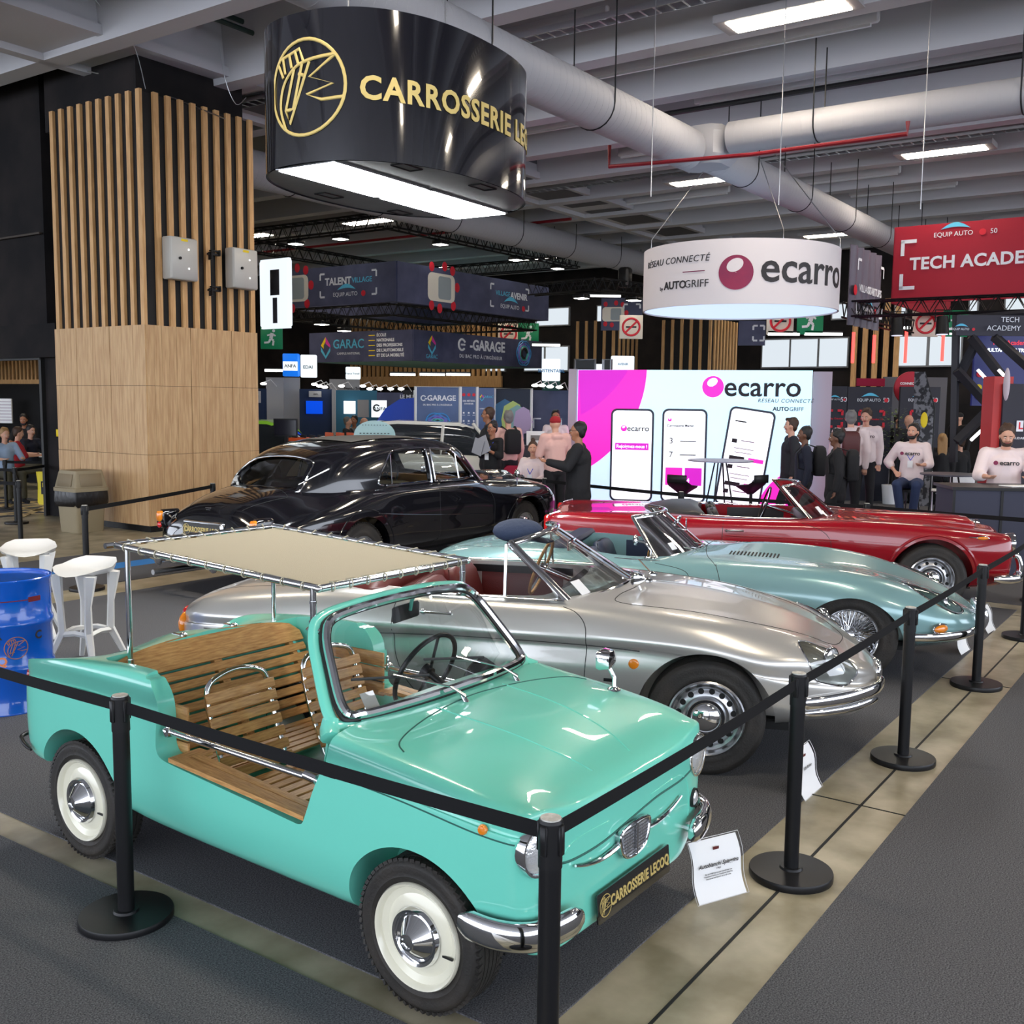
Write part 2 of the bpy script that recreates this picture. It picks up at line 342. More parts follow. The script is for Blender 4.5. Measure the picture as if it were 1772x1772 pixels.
# ================================================================= CAR 1: mint beach car
MINTD=mat('mint_shade_line',sr(30,90,80),.5)
MINT=mat('mint_paint',sr(112,212,190),.28,coat=.8,coatr=.02)
WOOD=mat('oiled_teak',(.37,.17,.05),.5,noise=(14,(.62,.35,.125),.3,.7,(1,9,9)),coat=.12,bump=(30,.12,(1,8,8)))
WOODL=mat('oiled_teak_side',(.37,.17,.05),.5,noise=(14,(.62,.35,.125),.3,.7,(9,1,9)),coat=.12,bump=(30,.12,(8,1,8)))
CREAM=mat('cream_enamel',(.80,.77,.62),.22,coat=.6)
CANVAS=mat('beige_canvas',(.52,.47,.34),.85,bump=(260,.3,(1,1,1)))
CORD=mat('canvas_cord',(.50,.46,.34),.8)
def build_beach_car():
    A=-.6237
    o=V((-1.885,4.3958,0))+V((-sin(A),cos(A),0))*.66
    car=thing('beach_car','mint green open beach car with teak slat seats, canvas sunroof and whitewall style cream wheels','car',o,A)
    WB=1.948; R=.261
    # stations: x, zb, yb(bottom corner), y@.40, y@.56(max), zc crease, yc, yf fender top, zf, ym,zm inner, zt
    S=[]
    def st(x,zb,yb,y4,y6,zc,yc,ys,zs,yf,zf,ym,zm,zt,dx=(0,)*11):
        p=[(0,zb),(yb*.7,zb),(yb,zb+.012),(y4,max(.40,zb+.05)),(y6,.57),(yc,zc),(yc-.012,zc+.014),(ys,zs),(yf,zf),(ym,zm),(0,zt)]
        S.append([(x+d,a,b) for d,(a,b) in zip(dx,p)])
    st(-.500,.38,.40,.50,.53,.66,.50,.48,.70,.45,.72,.34,.67,.66)
    st(-.490,.37,.50,.58,.60,.70,.59,.57,.77,.54,.785,.36,.69,.70)
    st(-.455,.355,.56,.625,.64,.73,.635,.625,.80,.595,.812,.37,.72,.755)
    st(-.36,.345,.585,.655,.668,.735,.66,.65,.822,.615,.835,.38,.765,.82)
    st(-.15,.34,.60,.668,.68,.75,.674,.66,.85,.615,.868,.38,.845,.885)
    st(.06,.30,.60,.672,.685,.76,.678,.665,.868,.61,.89,.38,.89,.915)
    st(.35,.255,.60,.672,.685,.76,.678,.662,.875,.60,.908,.40,.90,.92)
    st(.60,.243,.60,.672,.685,.76,.678,.662,.872,.60,.904,.42,.90,.92)
    st(1.0,.238,.60,.672,.685,.755,.68,.665,.86,.60,.895,.42,.90,.91)
    st(1.45,.235,.60,.672,.685,.748,.68,.665,.85,.60,.887,.42,.893,.90)
    st(1.62,.236,.60,.672,.685,.742,.678,.66,.835,.60,.866,.40,.880,.888)
    st(1.95,.25,.60,.67,.683,.72,.676,.655,.805,.59,.835,.36,.848,.856)
    st(2.18,.27,.59,.658,.672,.70,.668,.645,.775,.58,.802,.34,.80,.805)
    st(2.30,.27,.56,.63,.648,.685,.648,.628,.752,.56,.775,.33,.758,.757)
    st(2.345,.26,.52,.60,.622,.68,.622,.61,.745,.56,.766,.33,.735,.734,(.012,.01,0,0,0,0,0,0,0,.006,.008))
    st(2.366,.27,.42,.55,.575,.675,.58,.575,.735,.535,.755,.32,.722,.72,(.012,.01,.006,0,0,0,0,0,0,.008,.012))
    st(2.374,.30,.30,.45,.50,.66,.51,.51,.70,.48,.72,.30,.70,.70,(.012,.01,.008,.006,.006,.006,.004,.004,0,.008,.012))
    me=loft(S,7,5)
    cut=[archcut(0.0,.268,.315,-1,-.42,ex=1.0),archcut(0.0,.268,.315,.42,1),archcut(WB-.005,.258,.31,-1,-.42,ex=1.02),archcut(WB-.005,.258,.31,.42,1,ex=1.02)]
    # cabin tub
    tub=[(.045,-.50),(.06,-.555),(.12,-.585),(1.40,-.585),(1.46,-.55),(1.50,-.4),(1.50,.4),(1.46,.55),(1.40,.585),(.12,.585),(.06,.555),(.045,.50)]
    cut.append(cutprism_z(tub,.31,1.5))
    # door openings with rounded corners
    d=spline([(.40,1.3),(.46,.93),(.525,.885),(.575,.82),(.59,.74)],4)+spline([(.59,.74),(.588,.67),(.592,.62),(.625,.590),(.72,.578)],4)+spline([(1.2,.54),(1.36,.526),(1.425,.525),(1.45,.56),(1.49,.66),(1.535,.76),(1.56,.87),(1.56,.95)],4)+[(1.57,1.3)]
    dd=[]
    for q in d:
        if not dd or (V(q)-V(dd[-1])).length>.004: dd.append(q)
    cut.append(cutprism_y(dd,-1.2,-.50)); cut.append(cutprism_y(dd,.50,1.2))
    me=boolean(me,cut)
    B=Body(me,MINT,car,smooth=32)
    # underside floor pan, black
    MB().box((.95,0,.235),(2.5,1.0,.05)).build('underbody',DARK,car)
    # shut lines of bonnet, crease of front lip, boot lid
    k=MB()
    B.line('x',[(1.83,-.585),(1.77,-.54),(1.72,-.40),(1.68,-.2),(1.665,0),(1.68,.2),(1.72,.40),(1.77,.54),(1.83,.585)],'top',mb=k,r=.003)
    B.line('x',[(-.52,.585),(-.40,.55),(-.2,.54),(0,.56),(.2,.58),(.40,.585),(.52,.61)][::-1],'front',mb=k,r=.0045)
    k.build('bonnet_gap',MINTD,car)
    k=MB(); B.line('x',[(-.46,-.30),(-.2,-.36),(.03,-.36),(.07,-.30),(.08,0),(.07,.30),(.03,.36),(-.2,.36),(-.46,.30)],'top',mb=k,r=.0025); k.build('boot_lid_gap',MINTD,car)
    k=MB(); [B.line('x',[(1.66,s*.21),(1.9,s*.20),(2.15,s*.17),(2.30,s*.13)],'top',mb=k,r=.006,lift=-.002) for s in (-1,1)]
    k.build('bonnet_rib',MINT,car)
    k=MB(); B.line('x',[(-.47,.42),(-.46,.54),(-.38,.605),(-.15,.60)],'front',mb=k,r=.006,lift=-.003); B.line('x',[(.47,.42),(.46,.54),(.38,.605),(.15,.60)],'front',mb=k,r=.006,lift=-.003); k.build('front_panel_rib',MINT,car)
    k=MB(); B.line('x',[(1.56,.742),(1.9,.722),(2.2,.688),(2.33,.672)],'side',mb=k,r=.0028); k.build('wing_crease_shade',MINTD,car)  # dark line: shade of the wing groove put into the colour
    # wheels
    for nm,x,sd in (('rear',0,-1),('front',WB,-1),('rear',0,1),('front',WB,1)):
        t,M,hw=wheel(car,x,sd*.59,R,.135,.180,'disc',sd)
        k=MB(); k.lathe([(.120,-.06),(.160,-.05),(.176,.035),(.183,hw*1.0),(.178,hw*1.14),(.170,hw*1.05),(.164,hw*.82),(.140,hw*.70),(.112,hw*.88),(.10,hw*.9),(.02,hw*.85)],56,M); k.build('rim',CREAM,t)
        k=MB(); k.lathe([(.099,hw*.8),(.102,hw*1.0),(.095,hw*1.20),(.085,hw*1.15),(.080,hw*1.05),(.077,hw*1.12),(.030,hw*1.66),(.028,hw*1.72),(.021,hw*1.74),(.018,hw*1.66),(.008,hw*1.68),(.003,hw*1.69)],48,M); k.build('hub_cap',CHROME,t,30)
        k=MB(); k.M=M; k.box((.128,-.035,hw*.86),(.042,.007,.006)); k.build('valve',BLKRUB,t)
    # front: lamps
    for sd in (-1,1):
        roundlamp(car,(2.366,sd*.555,.640),.082,(1,sd*.12,.06),depth=.10,bulge=.28)
        roundlamp(car,(2.375,sd*.52,.475),.036,(1,sd*.15,.0),'fog_light',depth=.05,ringm=BLKRUB,bulge=.5)
        # corner bumpers
        bumper(car,[(2.16,sd*.692,.40),(2.28,sd*.685,.392),(2.375,sd*.63,.385),(2.415,sd*.53,.38),(2.43,sd*.40,.375)],.05,(1,.85) if 0 else (.55,1))
        k=MB(); k.tube([(2.33,sd*.45,.38),(2.42,sd*.44,.378)],.015,8); k.build('bumper_bracket',CHROME,car)
        h,nn=B.side(2.225,.705,sd)
        if h:
            k=MB(); M=frameM(h,nn.cross(V((0,0,1))),V((0,0,1))); k.lathe([(.017,0),(.016,.008),(.012,.014),(.003,.016)],20,M if M.to_3x3().col[2].dot(nn)>0 else M@place((0,0,0),rotm('X',PI))); k.build('side_indicator',AMBER,car)
    # grille: chrome shield with ribs and two spears
    M=frameM((2.398,0,.50),(0,1,0),(0,0,1)); g=spline([(-.095,.045),(-.10,.0),(-.07,-.05),(0,-.065),(.07,-.05),(.10,0),(.095,.045),(0,.055)],6,True)
    k=MB(); n=len(g); k.M=M; k.add([(a,b,-.04) for a,b in g]+[(a,b,.002) for a,b in g],[list(range(n))[::-1],[n+i for i in range(n)]]+[(i,(i+1)%n,n+(i+1)%n,n+i) for i in range(n)])
    go=k.build('grille',STEEL,car)
    k=MB(); k.M=M; k.tube([V((a,b,.005)) for a,b in g],.006,8,True)
    for i in range(-4,5): 
        z=i*.012-.005; w=.088-.6*max(0,abs(z)-.03); k.box((0,z,.004),(2*w,.004,.006))
    for i in range(-7,8):
        if abs(i)!=0: k.box((i*.012,-.004,.004),(.003,.095-.03*abs(i)/7,.005))
    k.box((0,-.005,.008),(.012,.11,.012)); k.build('grille_bars',CHROME,go)
    for sd in (-1,1):
        pts=[]
        for q in range(9):
            y=sd*(.10+.035*q); z=.50-.006*q+.0012*q*q*(1) ; h,nn=B.hit((4,y,z),(-1,0,0))
            if h: pts.append(h+V((.012,0,0)))
        k=MB(); k.tube(pts,[.011-.0008*i for i in range(len(pts))],8); k.build('chrome_spear',CHROME,car)
    plate(car,(2.408,0,.33),(0,1,0),(-.08,0,1),.52,.105,'CARROSSERIE LECOQ','number_plate',sx=.80)
    # windscreen: frame, chrome trim, seal, pane
    def W(u,v,off=0):   # u across, v 0 bottom..1 top
        y=u*(.60-.115*v); x=1.60-.285*v-.085*u*u*(1-.2*v)+off*.8; z=.875+.370*v-.030*u*u*v+off*.6-.02*u*u*(1-v)
        return V((x,y,z))
    out=[(-.90,.02),(-.5,.0),(0,0),(.5,0),(.90,.02),(1.0,.12),(1.0,.5),(.97,.82),(.86,.96),(.5,1),(0,1.01),(-.5,1),(-.86,.96),(-.97,.82),(-1.0,.5),(-1.0,.12)]
    P=spline(out,5,True); 
    k=MB(); k.tube([W(a,b) for a,b in P],.030,10,True,flat=(.9,.55),up=(.6,0,.4)); k.build('windscreen_frame',MINT,car)
    inn=[(a*.94,.055+b*.90) for a,b in P]
    k=MB(); k.tube([W(a,b,.026) for a,b in inn],.0165,8,True); k.build('windscreen_trim',CHROME,car)
    k=MB(); k.tube([W(a*.965,.025+b*.955,.018) for a,b in P],.008,6,True); k.tube([W(a*.905,.075+b*.86,.016) for a,b in P],.008,6,True); k.build('windscreen_seal',BLKRUB,car)
    k=MB(); n=len(P); G=[W(a*.90,.08+b*.85,.016) for a,b in P]; k.add([W(0,.5,.016)]+G,[(0,1+i,1+(i+1)%n) for i in range(n)]); k.build('windscreen_glass',GLASS,car)
    # cowl fillet under the frame, down to the body and the A post feet
    k=MB()
    for sd in (-1,1):
        k.rings([[W(sd*.86,.02)+V((0,0,-.10)),W(sd*.86,.02),W(sd*1.03,.06),W(sd*1.03,.06)+V((0,sd*.02,-.12))],
                 [V((1.50,sd*.52,.80)),V((1.50,sd*.53,.885)),V((1.50,sd*.605,.89)),V((1.51,sd*.63,.80))]])
        k.tube([W(sd*1.0,.12),W(sd*1.01,.04)+V((-.01,0,0)),V((1.53,sd*.635,.85))],[.030,.036,.036],10,flat=(1,.7))
    k.tube([W(u,0)+V((-.01,0,-.035)) for u in [-.95+.1*i for i in range(20)]],.038,10); k.build('cowl',MINT,car)
    # sticker, wipers, mirror
    k=MB(); c=W(-.72,.17,.006); k.M=frameM(c,W(-.5,.17)-W(-.9,.17),W(-.7,.5)-W(-.7,.1)); k.box((0,0,0),(.06,.07,.002)); s=k.build('window_sticker',PAPER,car)
    text('print','LECOQ',.014,k.M@place((0,.02,-.003),rotm('Y',PI)@rotm('Z',0)),s,INK,ext=.0003)
    for uu in (-.12,.50):
        b=W(uu,0,.05); e=b+V((-.15,-.20,.19)) ; k=MB(); k.cyl(b+V((.06,0,-.04)),b+V((.03,0,.0)),.014,.010,12); k.tube([b+V((.05,0,-.005)),b+V((.0,-.03,.03))],[.016,.007],8,flat=(1,.5)); k.tube([b+V((.0,-.03,.03)),W(uu-.42,.30,.045)],.004,6)
        k.build('wiper_arm',CHROME,car); k=MB(); k.tube([W(uu-.72,.36,.035),W(uu-.12,.22,.035)],.006,6,flat=(.6,1)); k.build('wiper_blade',BLKRUB,car)
        k=MB(); k.cyl(b+V((.10,.03,-.055)),b+V((.10,.03,-.035)),.010,.007,10); k.build('washer_jet',CHROME,car)
    k=MB(); k.M=place((1.30,.02,1.165),rotm('Z',.15)); k.box((0,0,0),(.02,.19,.065),bev=.007); k.build('rear_view_mirror',BLACKP,car); k=MB(); k.tube([(1.33,.05,1.25),(1.315,.04,1.21),(1.31,.035,1.17)],.008,6); k.build('mirror_stalk',MINT,car)
    h,nn=B.top(1.98,.56); k=MB(); k.lathe([(.03,0),(.022,.01),(.014,.014)],16,place(h)); k.tube([h+V((0,0,.005)),h+V((-.005,.01,.05)),h+V((-.03,.0,.10))],.009,8)
    k.M=place(h+V((-.035,0,.125)),rotm('Z',.25)); k.rings([[V((sx,a,b)) for a,b in bez_rect(w,hh,.016,3)] for sx,w,hh in ((-.035,.05,.036),(-.02,.055,.04),(.02,.045,.034),(.032,.02,.015))]); k.build('wing_mirror',CHROME,car)
    # dashboard, steering wheel, pedals, bars
    k=MB(); k.box((1.47,0,.80),(.07,1.14,.10),bev=.02); k.build('dashboard',MINT,car)
    k=MB(); M=frameM((1.43,.33,.85),(0,-1,0),(.3,0,1)); k.lathe([(.085,-.05),(.09,0),(.075,.015),(.02,.015)],28,M); k.build('instrument_dial',BLACKP,car)
    k=MB(); k.tube([(1.43,-.55,.70),(1.43,-.05,.70)],.014,8); k.tube([(1.43,.05,.74),(1.43,.56,.74)],.014,8); k.build('grab_rail',CHROME,car)
    steering(car,(1.16,.31,.835),.185,.42,BLACKP,BLACKP,2)
    # floor boards
    slats(car,'floor_board',[((1.30,-.56+.083*i+.0,.335),(1.30+.001,-.56+.083*i,.335),(0,1,0),.07) for i in range(0)],WOOD)
    for i in range(13):
        k=MB(); k.box((1.22,-.54+.09*i,.345),(.55,.078,.014),bev=.003); k.build('floor_board',WOOD,car)
    # rear bench
    fr=V((.345,0,.47)); tp=V((.105,0,.80)); dr=(tp-fr).normalized(); L=(tp-fr).length
    rows=[]
    for i in range(7):
        c=fr+dr*(.03+i*.054); rows.append((c+V((0,-.54,0)),c+V((0,.54,0)),dr,.042))
    slats(car,'bench_back_slat',rows,WOODL)
    # arched top board
    k=MB(); c=fr+dr*(.03+7*.054-.02); nrm=V((0,1,0)).cross(dr); ys=[-.545+1.09*i/24 for i in range(25)]
    top=[.055+.095*max(0,1-(y/.56)**2)**.5 for y in ys]; top=[min(t,.05+3*(.545-abs(y))+.0) if abs(y)>.53 else t for t,y in zip(top,ys)]
    for q in range(24):
        pass
    vs=[]; 
    for y,t in zip(ys,top):
        for dn in (-.008,.008): vs+= [c+V((0,y,0))+nrm*dn, c+V((0,y,0))+dr*t+nrm*dn]
    fs=[]
    for i in range(24):
        a=4*i; b=a+4; fs+=[(a,a+1,b+1,b),(a+2,b+2,b+3,a+3),(a+1,a+3,b+3,b+1),(a,b,b+2,a+2)]
    fs+=[(0,2,3,1),(96,97,99,98)]; k.add(vs,fs); k.build('bench_top_board',WOODL,car)
    k=MB()
    for y in (-.47,0,.47): k.box(fr+dr*.20+nrm*(-.016)+V((0,y,0)),(.03,.045,.46),rot=rotm('Y',-math.atan2(-dr.x,dr.z)))
    k.build('bench_frame',WOOD,car)
    k=MB()
    for i in range(8):
        for y in (-.48,.48):
            c=fr+dr*(.003+i*.054)+V((0,y,0)); k.cyl(c-nrm*.004,c+nrm*.004,.010,None,8)
    k.build('slat_spacer',CHROME,car)
    slats(car,'bench_seat_slat',[((.385+.055*i,-.56,.452),(.385+.055*i,.56,.452),(1,0,0),.046) for i in range(6)],WOODL)
    # side panels of teak on the inner wings and far arm rest
    for sd in (-1,1):
        k=MB(); 
        for j in range(3): k.box((.46,sd*.578,.60+.075*j),(.40,.012,.068),bev=.002)
        k.build('side_board',WOOD,car)
        k=MB(); k.box((.72 if 0 else .46,sd*.570,.60),(.006,.01,.2)); k.box((.46,sd*.57,.64),(.40,.008,.004)); k.build('caulking',BLKRUB,car)
    # sill boards on both door openings
    for sd in (-1,1):
        def S_(x,y,z): return V((x,sd*y,z))
        z0,z1=.592,.545; lo=[(.68,.68),(.83,.57),(1.30,.57),(1.435,.68)]
        for j,(ya,yb) in enumerate(((.66,.62),(.615,.575))):
            k=MB(); xa,xb=(.665+.045*j,1.44-.045*j)
            k.rings([[S_(xa,ya+.022 if j==0 else ya,z0-.006),S_(xa+.04,yb,z0-.006),S_(xa+.04,yb,z0+.012),S_(xa,ya+.022 if j==0 else ya,z0+.012)],[S_(xb,ya+.022 if j==0 else ya,z1-.006),S_(xb-.04,yb,z1-.006),S_(xb-.04,yb,z1+.012),S_(xb,ya+.022 if j==0 else ya,z1+.012)]])
            k.build('sill_board',WOOD,car)
        for xe,zz,dx in ((.665,z0,.085),(1.44,z1,-.085)):
            k=MB(); a=[S_(xe,.68,zz),S_(xe+dx,.575,zz),S_(xe+dx,.53,zz),S_(xe,.53,zz)]
            k.rings([a,[q+V((0,0,.012)) for q in a]]); k.build('sill_end_board',WOODL,car)
        # chrome door rail
        k=MB(); a=V((.625,sd*.645,.695)); b=V((1.505,sd*.645,.685)); k.tube([a,b],.0135,12); 
        k.cyl(b-V((.09,0,-.009)),b-V((.03,0,-.003)),.019,None,14)
        k.box(a+V((.0,0,.0)),(.035,.05,.04),bev=.008); k.box(a+V((-.005,0,.03)),(.02,.02,.05),bev=.004); k.box(b,(.03,.03,.04),bev=.006); k.build('door_rail',CHROME,car)
    # front seats
    for cy in (-.27,.27):
        k=MB(); x0,z0=.73,.455; dx,dz=-.135,.40; w=.165
        def T(u,v): return V((x0+dx*v-.02*sin(PI*min(v,1)),cy+u,z0+dz*v))
        hoop=[T(-w,-.1),T(-w,.4),T(-w,.78),T(-w+.02,.93),T(-w+.08,1.0),T(0,1.03),T(w-.08,1.0),T(w-.02,.93),T(w,.78),T(w,.4),T(w,-.1)]
        k.tube(spline([V(a)+V((-.016,0,0)) for a in hoop],4),.0125,10)
        for sg in (-1,1): k.tube(spline([T(sg*w,-.08),V((.80,cy+sg*w,.425)),V((1.10,cy+sg*w,.43)),V((1.17,cy+sg*w,.36))],3),.0125,8); k.tube([V((.80,cy+sg*w,.425)),V((.78,cy+sg*w,.34))],.012,8); k.tube([V((1.12,cy+sg*w,.42)),V((1.12,cy+sg*w,.34))],.012,8)
        fr_=k.build('seat_frame',CHROME,car)
        rows=[(T(-w-.02,v)+V((.004,0,0)),T(w+.02,v)+V((.004,0,0)),(dx,0,dz),.044) for v in [.04+.128*i for i in range(7)]]
        slats(car,'seat_back_slat',rows,WOODL)
        slats(car,'seat_slat',[((.80+.062*i,cy-w-.03,.445),(.80+.062*i,cy+w+.03,.445),(1,0,0),.050) for i in range(6)],WOODL)
    # sunroof: tubes, canvas, lacing
    c4=[V((.0,-.455,1.375)),V((1.285,-.45,1.325)),V((1.285,.45,1.325)),V((.0,.46,1.375))]
    k=MB(); k.tube(c4+[c4[0]],.0145,10); [k.sphere(c,.0155,10) for c in c4]
    k.tube([c4[0],c4[0]+V((0,-.05,0))],.0135,8)
    k.build('sunroof_frame',CHROME,car)
    k=MB(); cc=sum(c4,V())/4; ci=[c+(cc-c)*.085 for c in c4]; nx,ny=16,12; vs=[];fs=[]
    for i in range(nx+1):
        for j in range(ny+1):
            u=i/nx; v=j/ny; a=ci[0].lerp(ci[1],u); b=ci[3].lerp(ci[2],u); p=a.lerp(b,v); e=min(u,1-u,v,1-v)
            p.z+=-.012*(sin(PI*u)*sin(PI*v)); 
            if e==0 and i%2==0 and j%2==0: p+= (c4[0].lerp(c4[1],u).lerp(c4[3].lerp(c4[2],u),v)-p)*.15
            vs.append(p)
    k.add(vs,[(i*(ny+1)+j,(i+1)*(ny+1)+j,(i+1)*(ny+1)+j+1,i*(ny+1)+j+1) for i in range(nx) for j in range(ny)]); 
    k.add([v+V((0,0,-.004)) for v in vs],[(i*(ny+1)+j,i*(ny+1)+j+1,(i+1)*(ny+1)+j+1,(i+1)*(ny+1)+j) for i in range(nx) for j in range(ny)]); k.build('canvas_roof',CANVAS,car)
    k=MB()
    for e in range(4):
        a,b=c4[e],c4[(e+1)%4]; ia,ib=ci[e],ci[(e+1)%4]; n=11 if e%2==0 else 9; dirn=(b-a).normalized(); inw=((ia+ib)/2-(a+b)/2).normalized()
        for i in range(n):
            t=(i+.7)/(n+.4); q=a.lerp(b,t); qi=ia.lerp(ib,t+.012)
            loop=[q+(inw*-.018*cos(w)+V((0,0,.018*sin(w)))) for w in (-1.2,-.4,.4,1.2)]
            k.tube([qi+V((0,0,.003))]+loop[::-1]+[q+V((0,0,-.018)),qi+dirn*.05+V((0,0,.002)),qi+V((0,0,.004))],.003,5)
    k.build('lacing',CORD,car)
    for (x,y,z0,z1) in ((.09,-.455,.84,1.371),(.0,.455,.80,1.375),(1.255,-.45,1.17,1.326),(1.255,.45,1.17,1.326)):
        k=MB(); k.cyl((x,y,z0),(x,y,z1),.0125,None,12); k.cyl((x,y,z0),(x,y,z0+.03),.017,None,12); k.lathe([(.03,0),(.026,.006),(.015,.01)],16,place((x,y,z0-.002))); 
        if x>1: k.cyl((x,y,1.265),(x,y,1.275),.0145,None,12); k.tube([(x,y,z0+.01),(x+.06,y*1.04,z0-.01)],.016,8)
        k.build('roof_pole',CHROME,car)
    # rear lid handles, badges, tail lamps
    for y in (-.12,.18):
        h,nn=B.top(.02,y); 
        if h: k=MB(); k.M=place(h); k.sphere((0,0,.008),.018,10,scale=(1.3,1,.7)); k.box((-.05,0,.004),(.06,.02,.008),bev=.003); k.build('lid_latch',CHROME,car)
    for sd in (-1,1):
        k=MB(); k.sphere((-.475,sd*.585,.735),.045,12,scale=(.35,.9,1.1)); k.build('tail_lamp',REDLENS,car)
    bumper(car,[(-.36,-.68,.42),(-.46,-.665,.44),(-.52,-.60,.45),(-.535,-.3,.45),(-.535,.3,.45),(-.52,.60,.45),(-.40,.68,.42)],.010,(1,1),'rear_bumper',m=BLACKP)
    h,nn=B.side(1.572,.742); k=MB(); M=frameM(h+V((0,-.003,0)),(1,0,0),(0,0,1)); k.M=M; k.box((0,0,0),(.062,.024,.006),bev=.002); b=k.build('badge',BLACKP,car); text('lettering','LECOQ',.017,M@place((0,0,.003)),b,CHROME,bold=.02,ext=.0005)
    return car
# ================================================================= CARS 2-4: roadsters
def tubcut(x0,x1,w0,w1,z=.32,r=.10,n=5,wm=None):
    """plan outline of a cockpit, rounded at the corners; w0 rear half width, w1 front"""
    wm=wm or max(w0,w1)
    right=[(x0,-w0*.6),(x0+.03,-w0*.88),(x0+.12,-w0),((x0+x1)/2,-wm),(x1-.12,-w1),(x1-.02,-w1*.88),(x1+.06,-w1*.5),(x1+.09,0)]
    r_=spline([(x0-.02,0)]+right,n); return cutprism_z(r_+[(a,-b) for a,b in r_[-2:0:-1]],z,2)
def leather_seat(parent,x,y,m,w=.46,zs=.45,zb=.85,tilt=.22,name='seat'):
    k=MB(); k.M=place((x,y,0)); k.rings([[V((xx,a,zz+b)) for a,b in bez_rect(w/2*s,.055,.05,3)] for xx,zz,s in ((-.04,zs-.01,.9),(.05,zs,1),(.35,zs+.02,1),(.46,zs+.02,.93),(.49,zs,.8))])
    o=k.build(name,m,parent,60); k=MB(); H=zb-zs
    k.M=place((x-.03,y,zs-.02),rotm('Y',-tilt)); k.rings([[V((b+.02*sin(PI*t),a,zz)) for a,b in bez_rect(w/2*s,.06*s,.05,3)] for zz,s,t in ((0,.92,0),(.12,1,.3),(H*.6,1,.6),(H*.85,.93,.8),(H*.97,.78,1),(H,.55,1))])
    k.build('seat_back',m,o,60); return o
def roadster(name,label,pose,paint,SEC,WB,R,nu=7,nv=5,arch=(.36,.36),cuts=(),steer=0,tub=None,side=.80,tubz=.34,archdz=.02,arex=1.0,smooth=35):
    x,y,a=pose; car=thing(name,label,'car',(x,y,0),a)
    me=loft(SEC,nu,nv)
    c=[archcut(0,R+archdz,arch[0],-1.1,-.44,ex=arex),archcut(0,R+archdz,arch[0],.44,1.1,ex=arex),archcut(-WB,R+archdz,arch[1],-1.1,-.44),archcut(-WB,R+archdz,arch[1],.44,1.1)]
    if tub: c.append(tub)
    c+=list(cuts)
    me=boolean(me,c); B=Body(me,paint,car,smooth=smooth)
    MB().box((-WB/2,0,.24),(WB+.9,1.0,.06)).build('underbody',DARK,car)
    return car,B
def steel_wheel(parent,x,y,R,w,rr,sd,holes=16,steer=0,capm=None,dish=.8):
    t,M,hw=wheel(parent,x,y,R,w,rr,'steel',sd,steer,lug=-.003)
    k=MB(); k.lathe([(rr*.5,-.06),(rr*.9,-.05),(rr*.97,.02),(rr*1.03,hw*1.02),(rr*.99,hw*1.12),(rr*.95,hw*1.02),(rr*.90,hw*.60),(rr*.82,hw*.50),(rr*.74,hw*.70),(rr*.62,hw*.78),(rr*.52,hw*.62),(rr*.2,hw*.60)],60,M); k.build('rim',STEEL,t)
    k=MB()
    for i in range(holes):
        a=2*PI*(i+.5)/holes; k.M=M@place((rr*.735*cos(a),rr*.735*sin(a),hw*.70),rotm('Z',a)@rotm('Y',.25)); k.lathe([(.0165,-.004),(.0165,.0015),(.001,.002)],14,None); 
    k.M=MX.Identity(4); k.build('vent_holes',DARK,t)
    k=MB(); k.lathe([(rr*.50,hw*.60),(rr*.52,hw*.74),(rr*.50,hw*.80),(rr*.41,hw*.80),(rr*.40,hw*.84),(rr*.34,hw*1.02),(rr*.2,hw*1.15),(.004,hw*1.18)],44,M); k.build('hub_cap',CHROME,t,45)
    k=MB(); k.lathe([(rr*.495,hw*.795),(rr*.495,hw*.81),(rr*.42,hw*.81),(rr*.42,hw*.795)],44,M); k.build('hub_ring',BLACKP,t)
    return t
def screen(parent,W,name='windscreen',pillar=.02,top=.018,base=.012,m=None,n=5,glass=True,pm=None):
    """W(u,v): u -1..1 across, v 0..1 up. frame of pillars + header, glass pane"""
    m=m or CHROME
    us=[-1+2*i/16 for i in range(17)]
    k=MB(); k.tube([W(u,1) for u in us],top,10,flat=(1,.75)); k.build(name+'_header',m,parent)
    for sd in (-1,1):
        k=MB(); k.tube([W(sd,1-.1*i) for i in range(11)],[pillar*(1+.35*i/10) for i in range(11)],10,flat=(1.0,.6)); k.build(name+'_pillar',m,parent)
    k=MB(); k.tube([W(u,0) for u in us],base,8); k.build(name+'_base_trim',CHROME,parent)
    k=MB(); vs=[];nn=16;mm=6
    for i in range(nn+1):
        for j in range(mm+1): vs.append(W(-1+2*i/nn,j/mm))
    k.add(vs,[(i*(mm+1)+j,(i+1)*(mm+1)+j,(i+1)*(mm+1)+j+1,i*(mm+1)+j+1) for i in range(nn) for j in range(mm)]); k.build(name+'_glass',GLASS,parent)
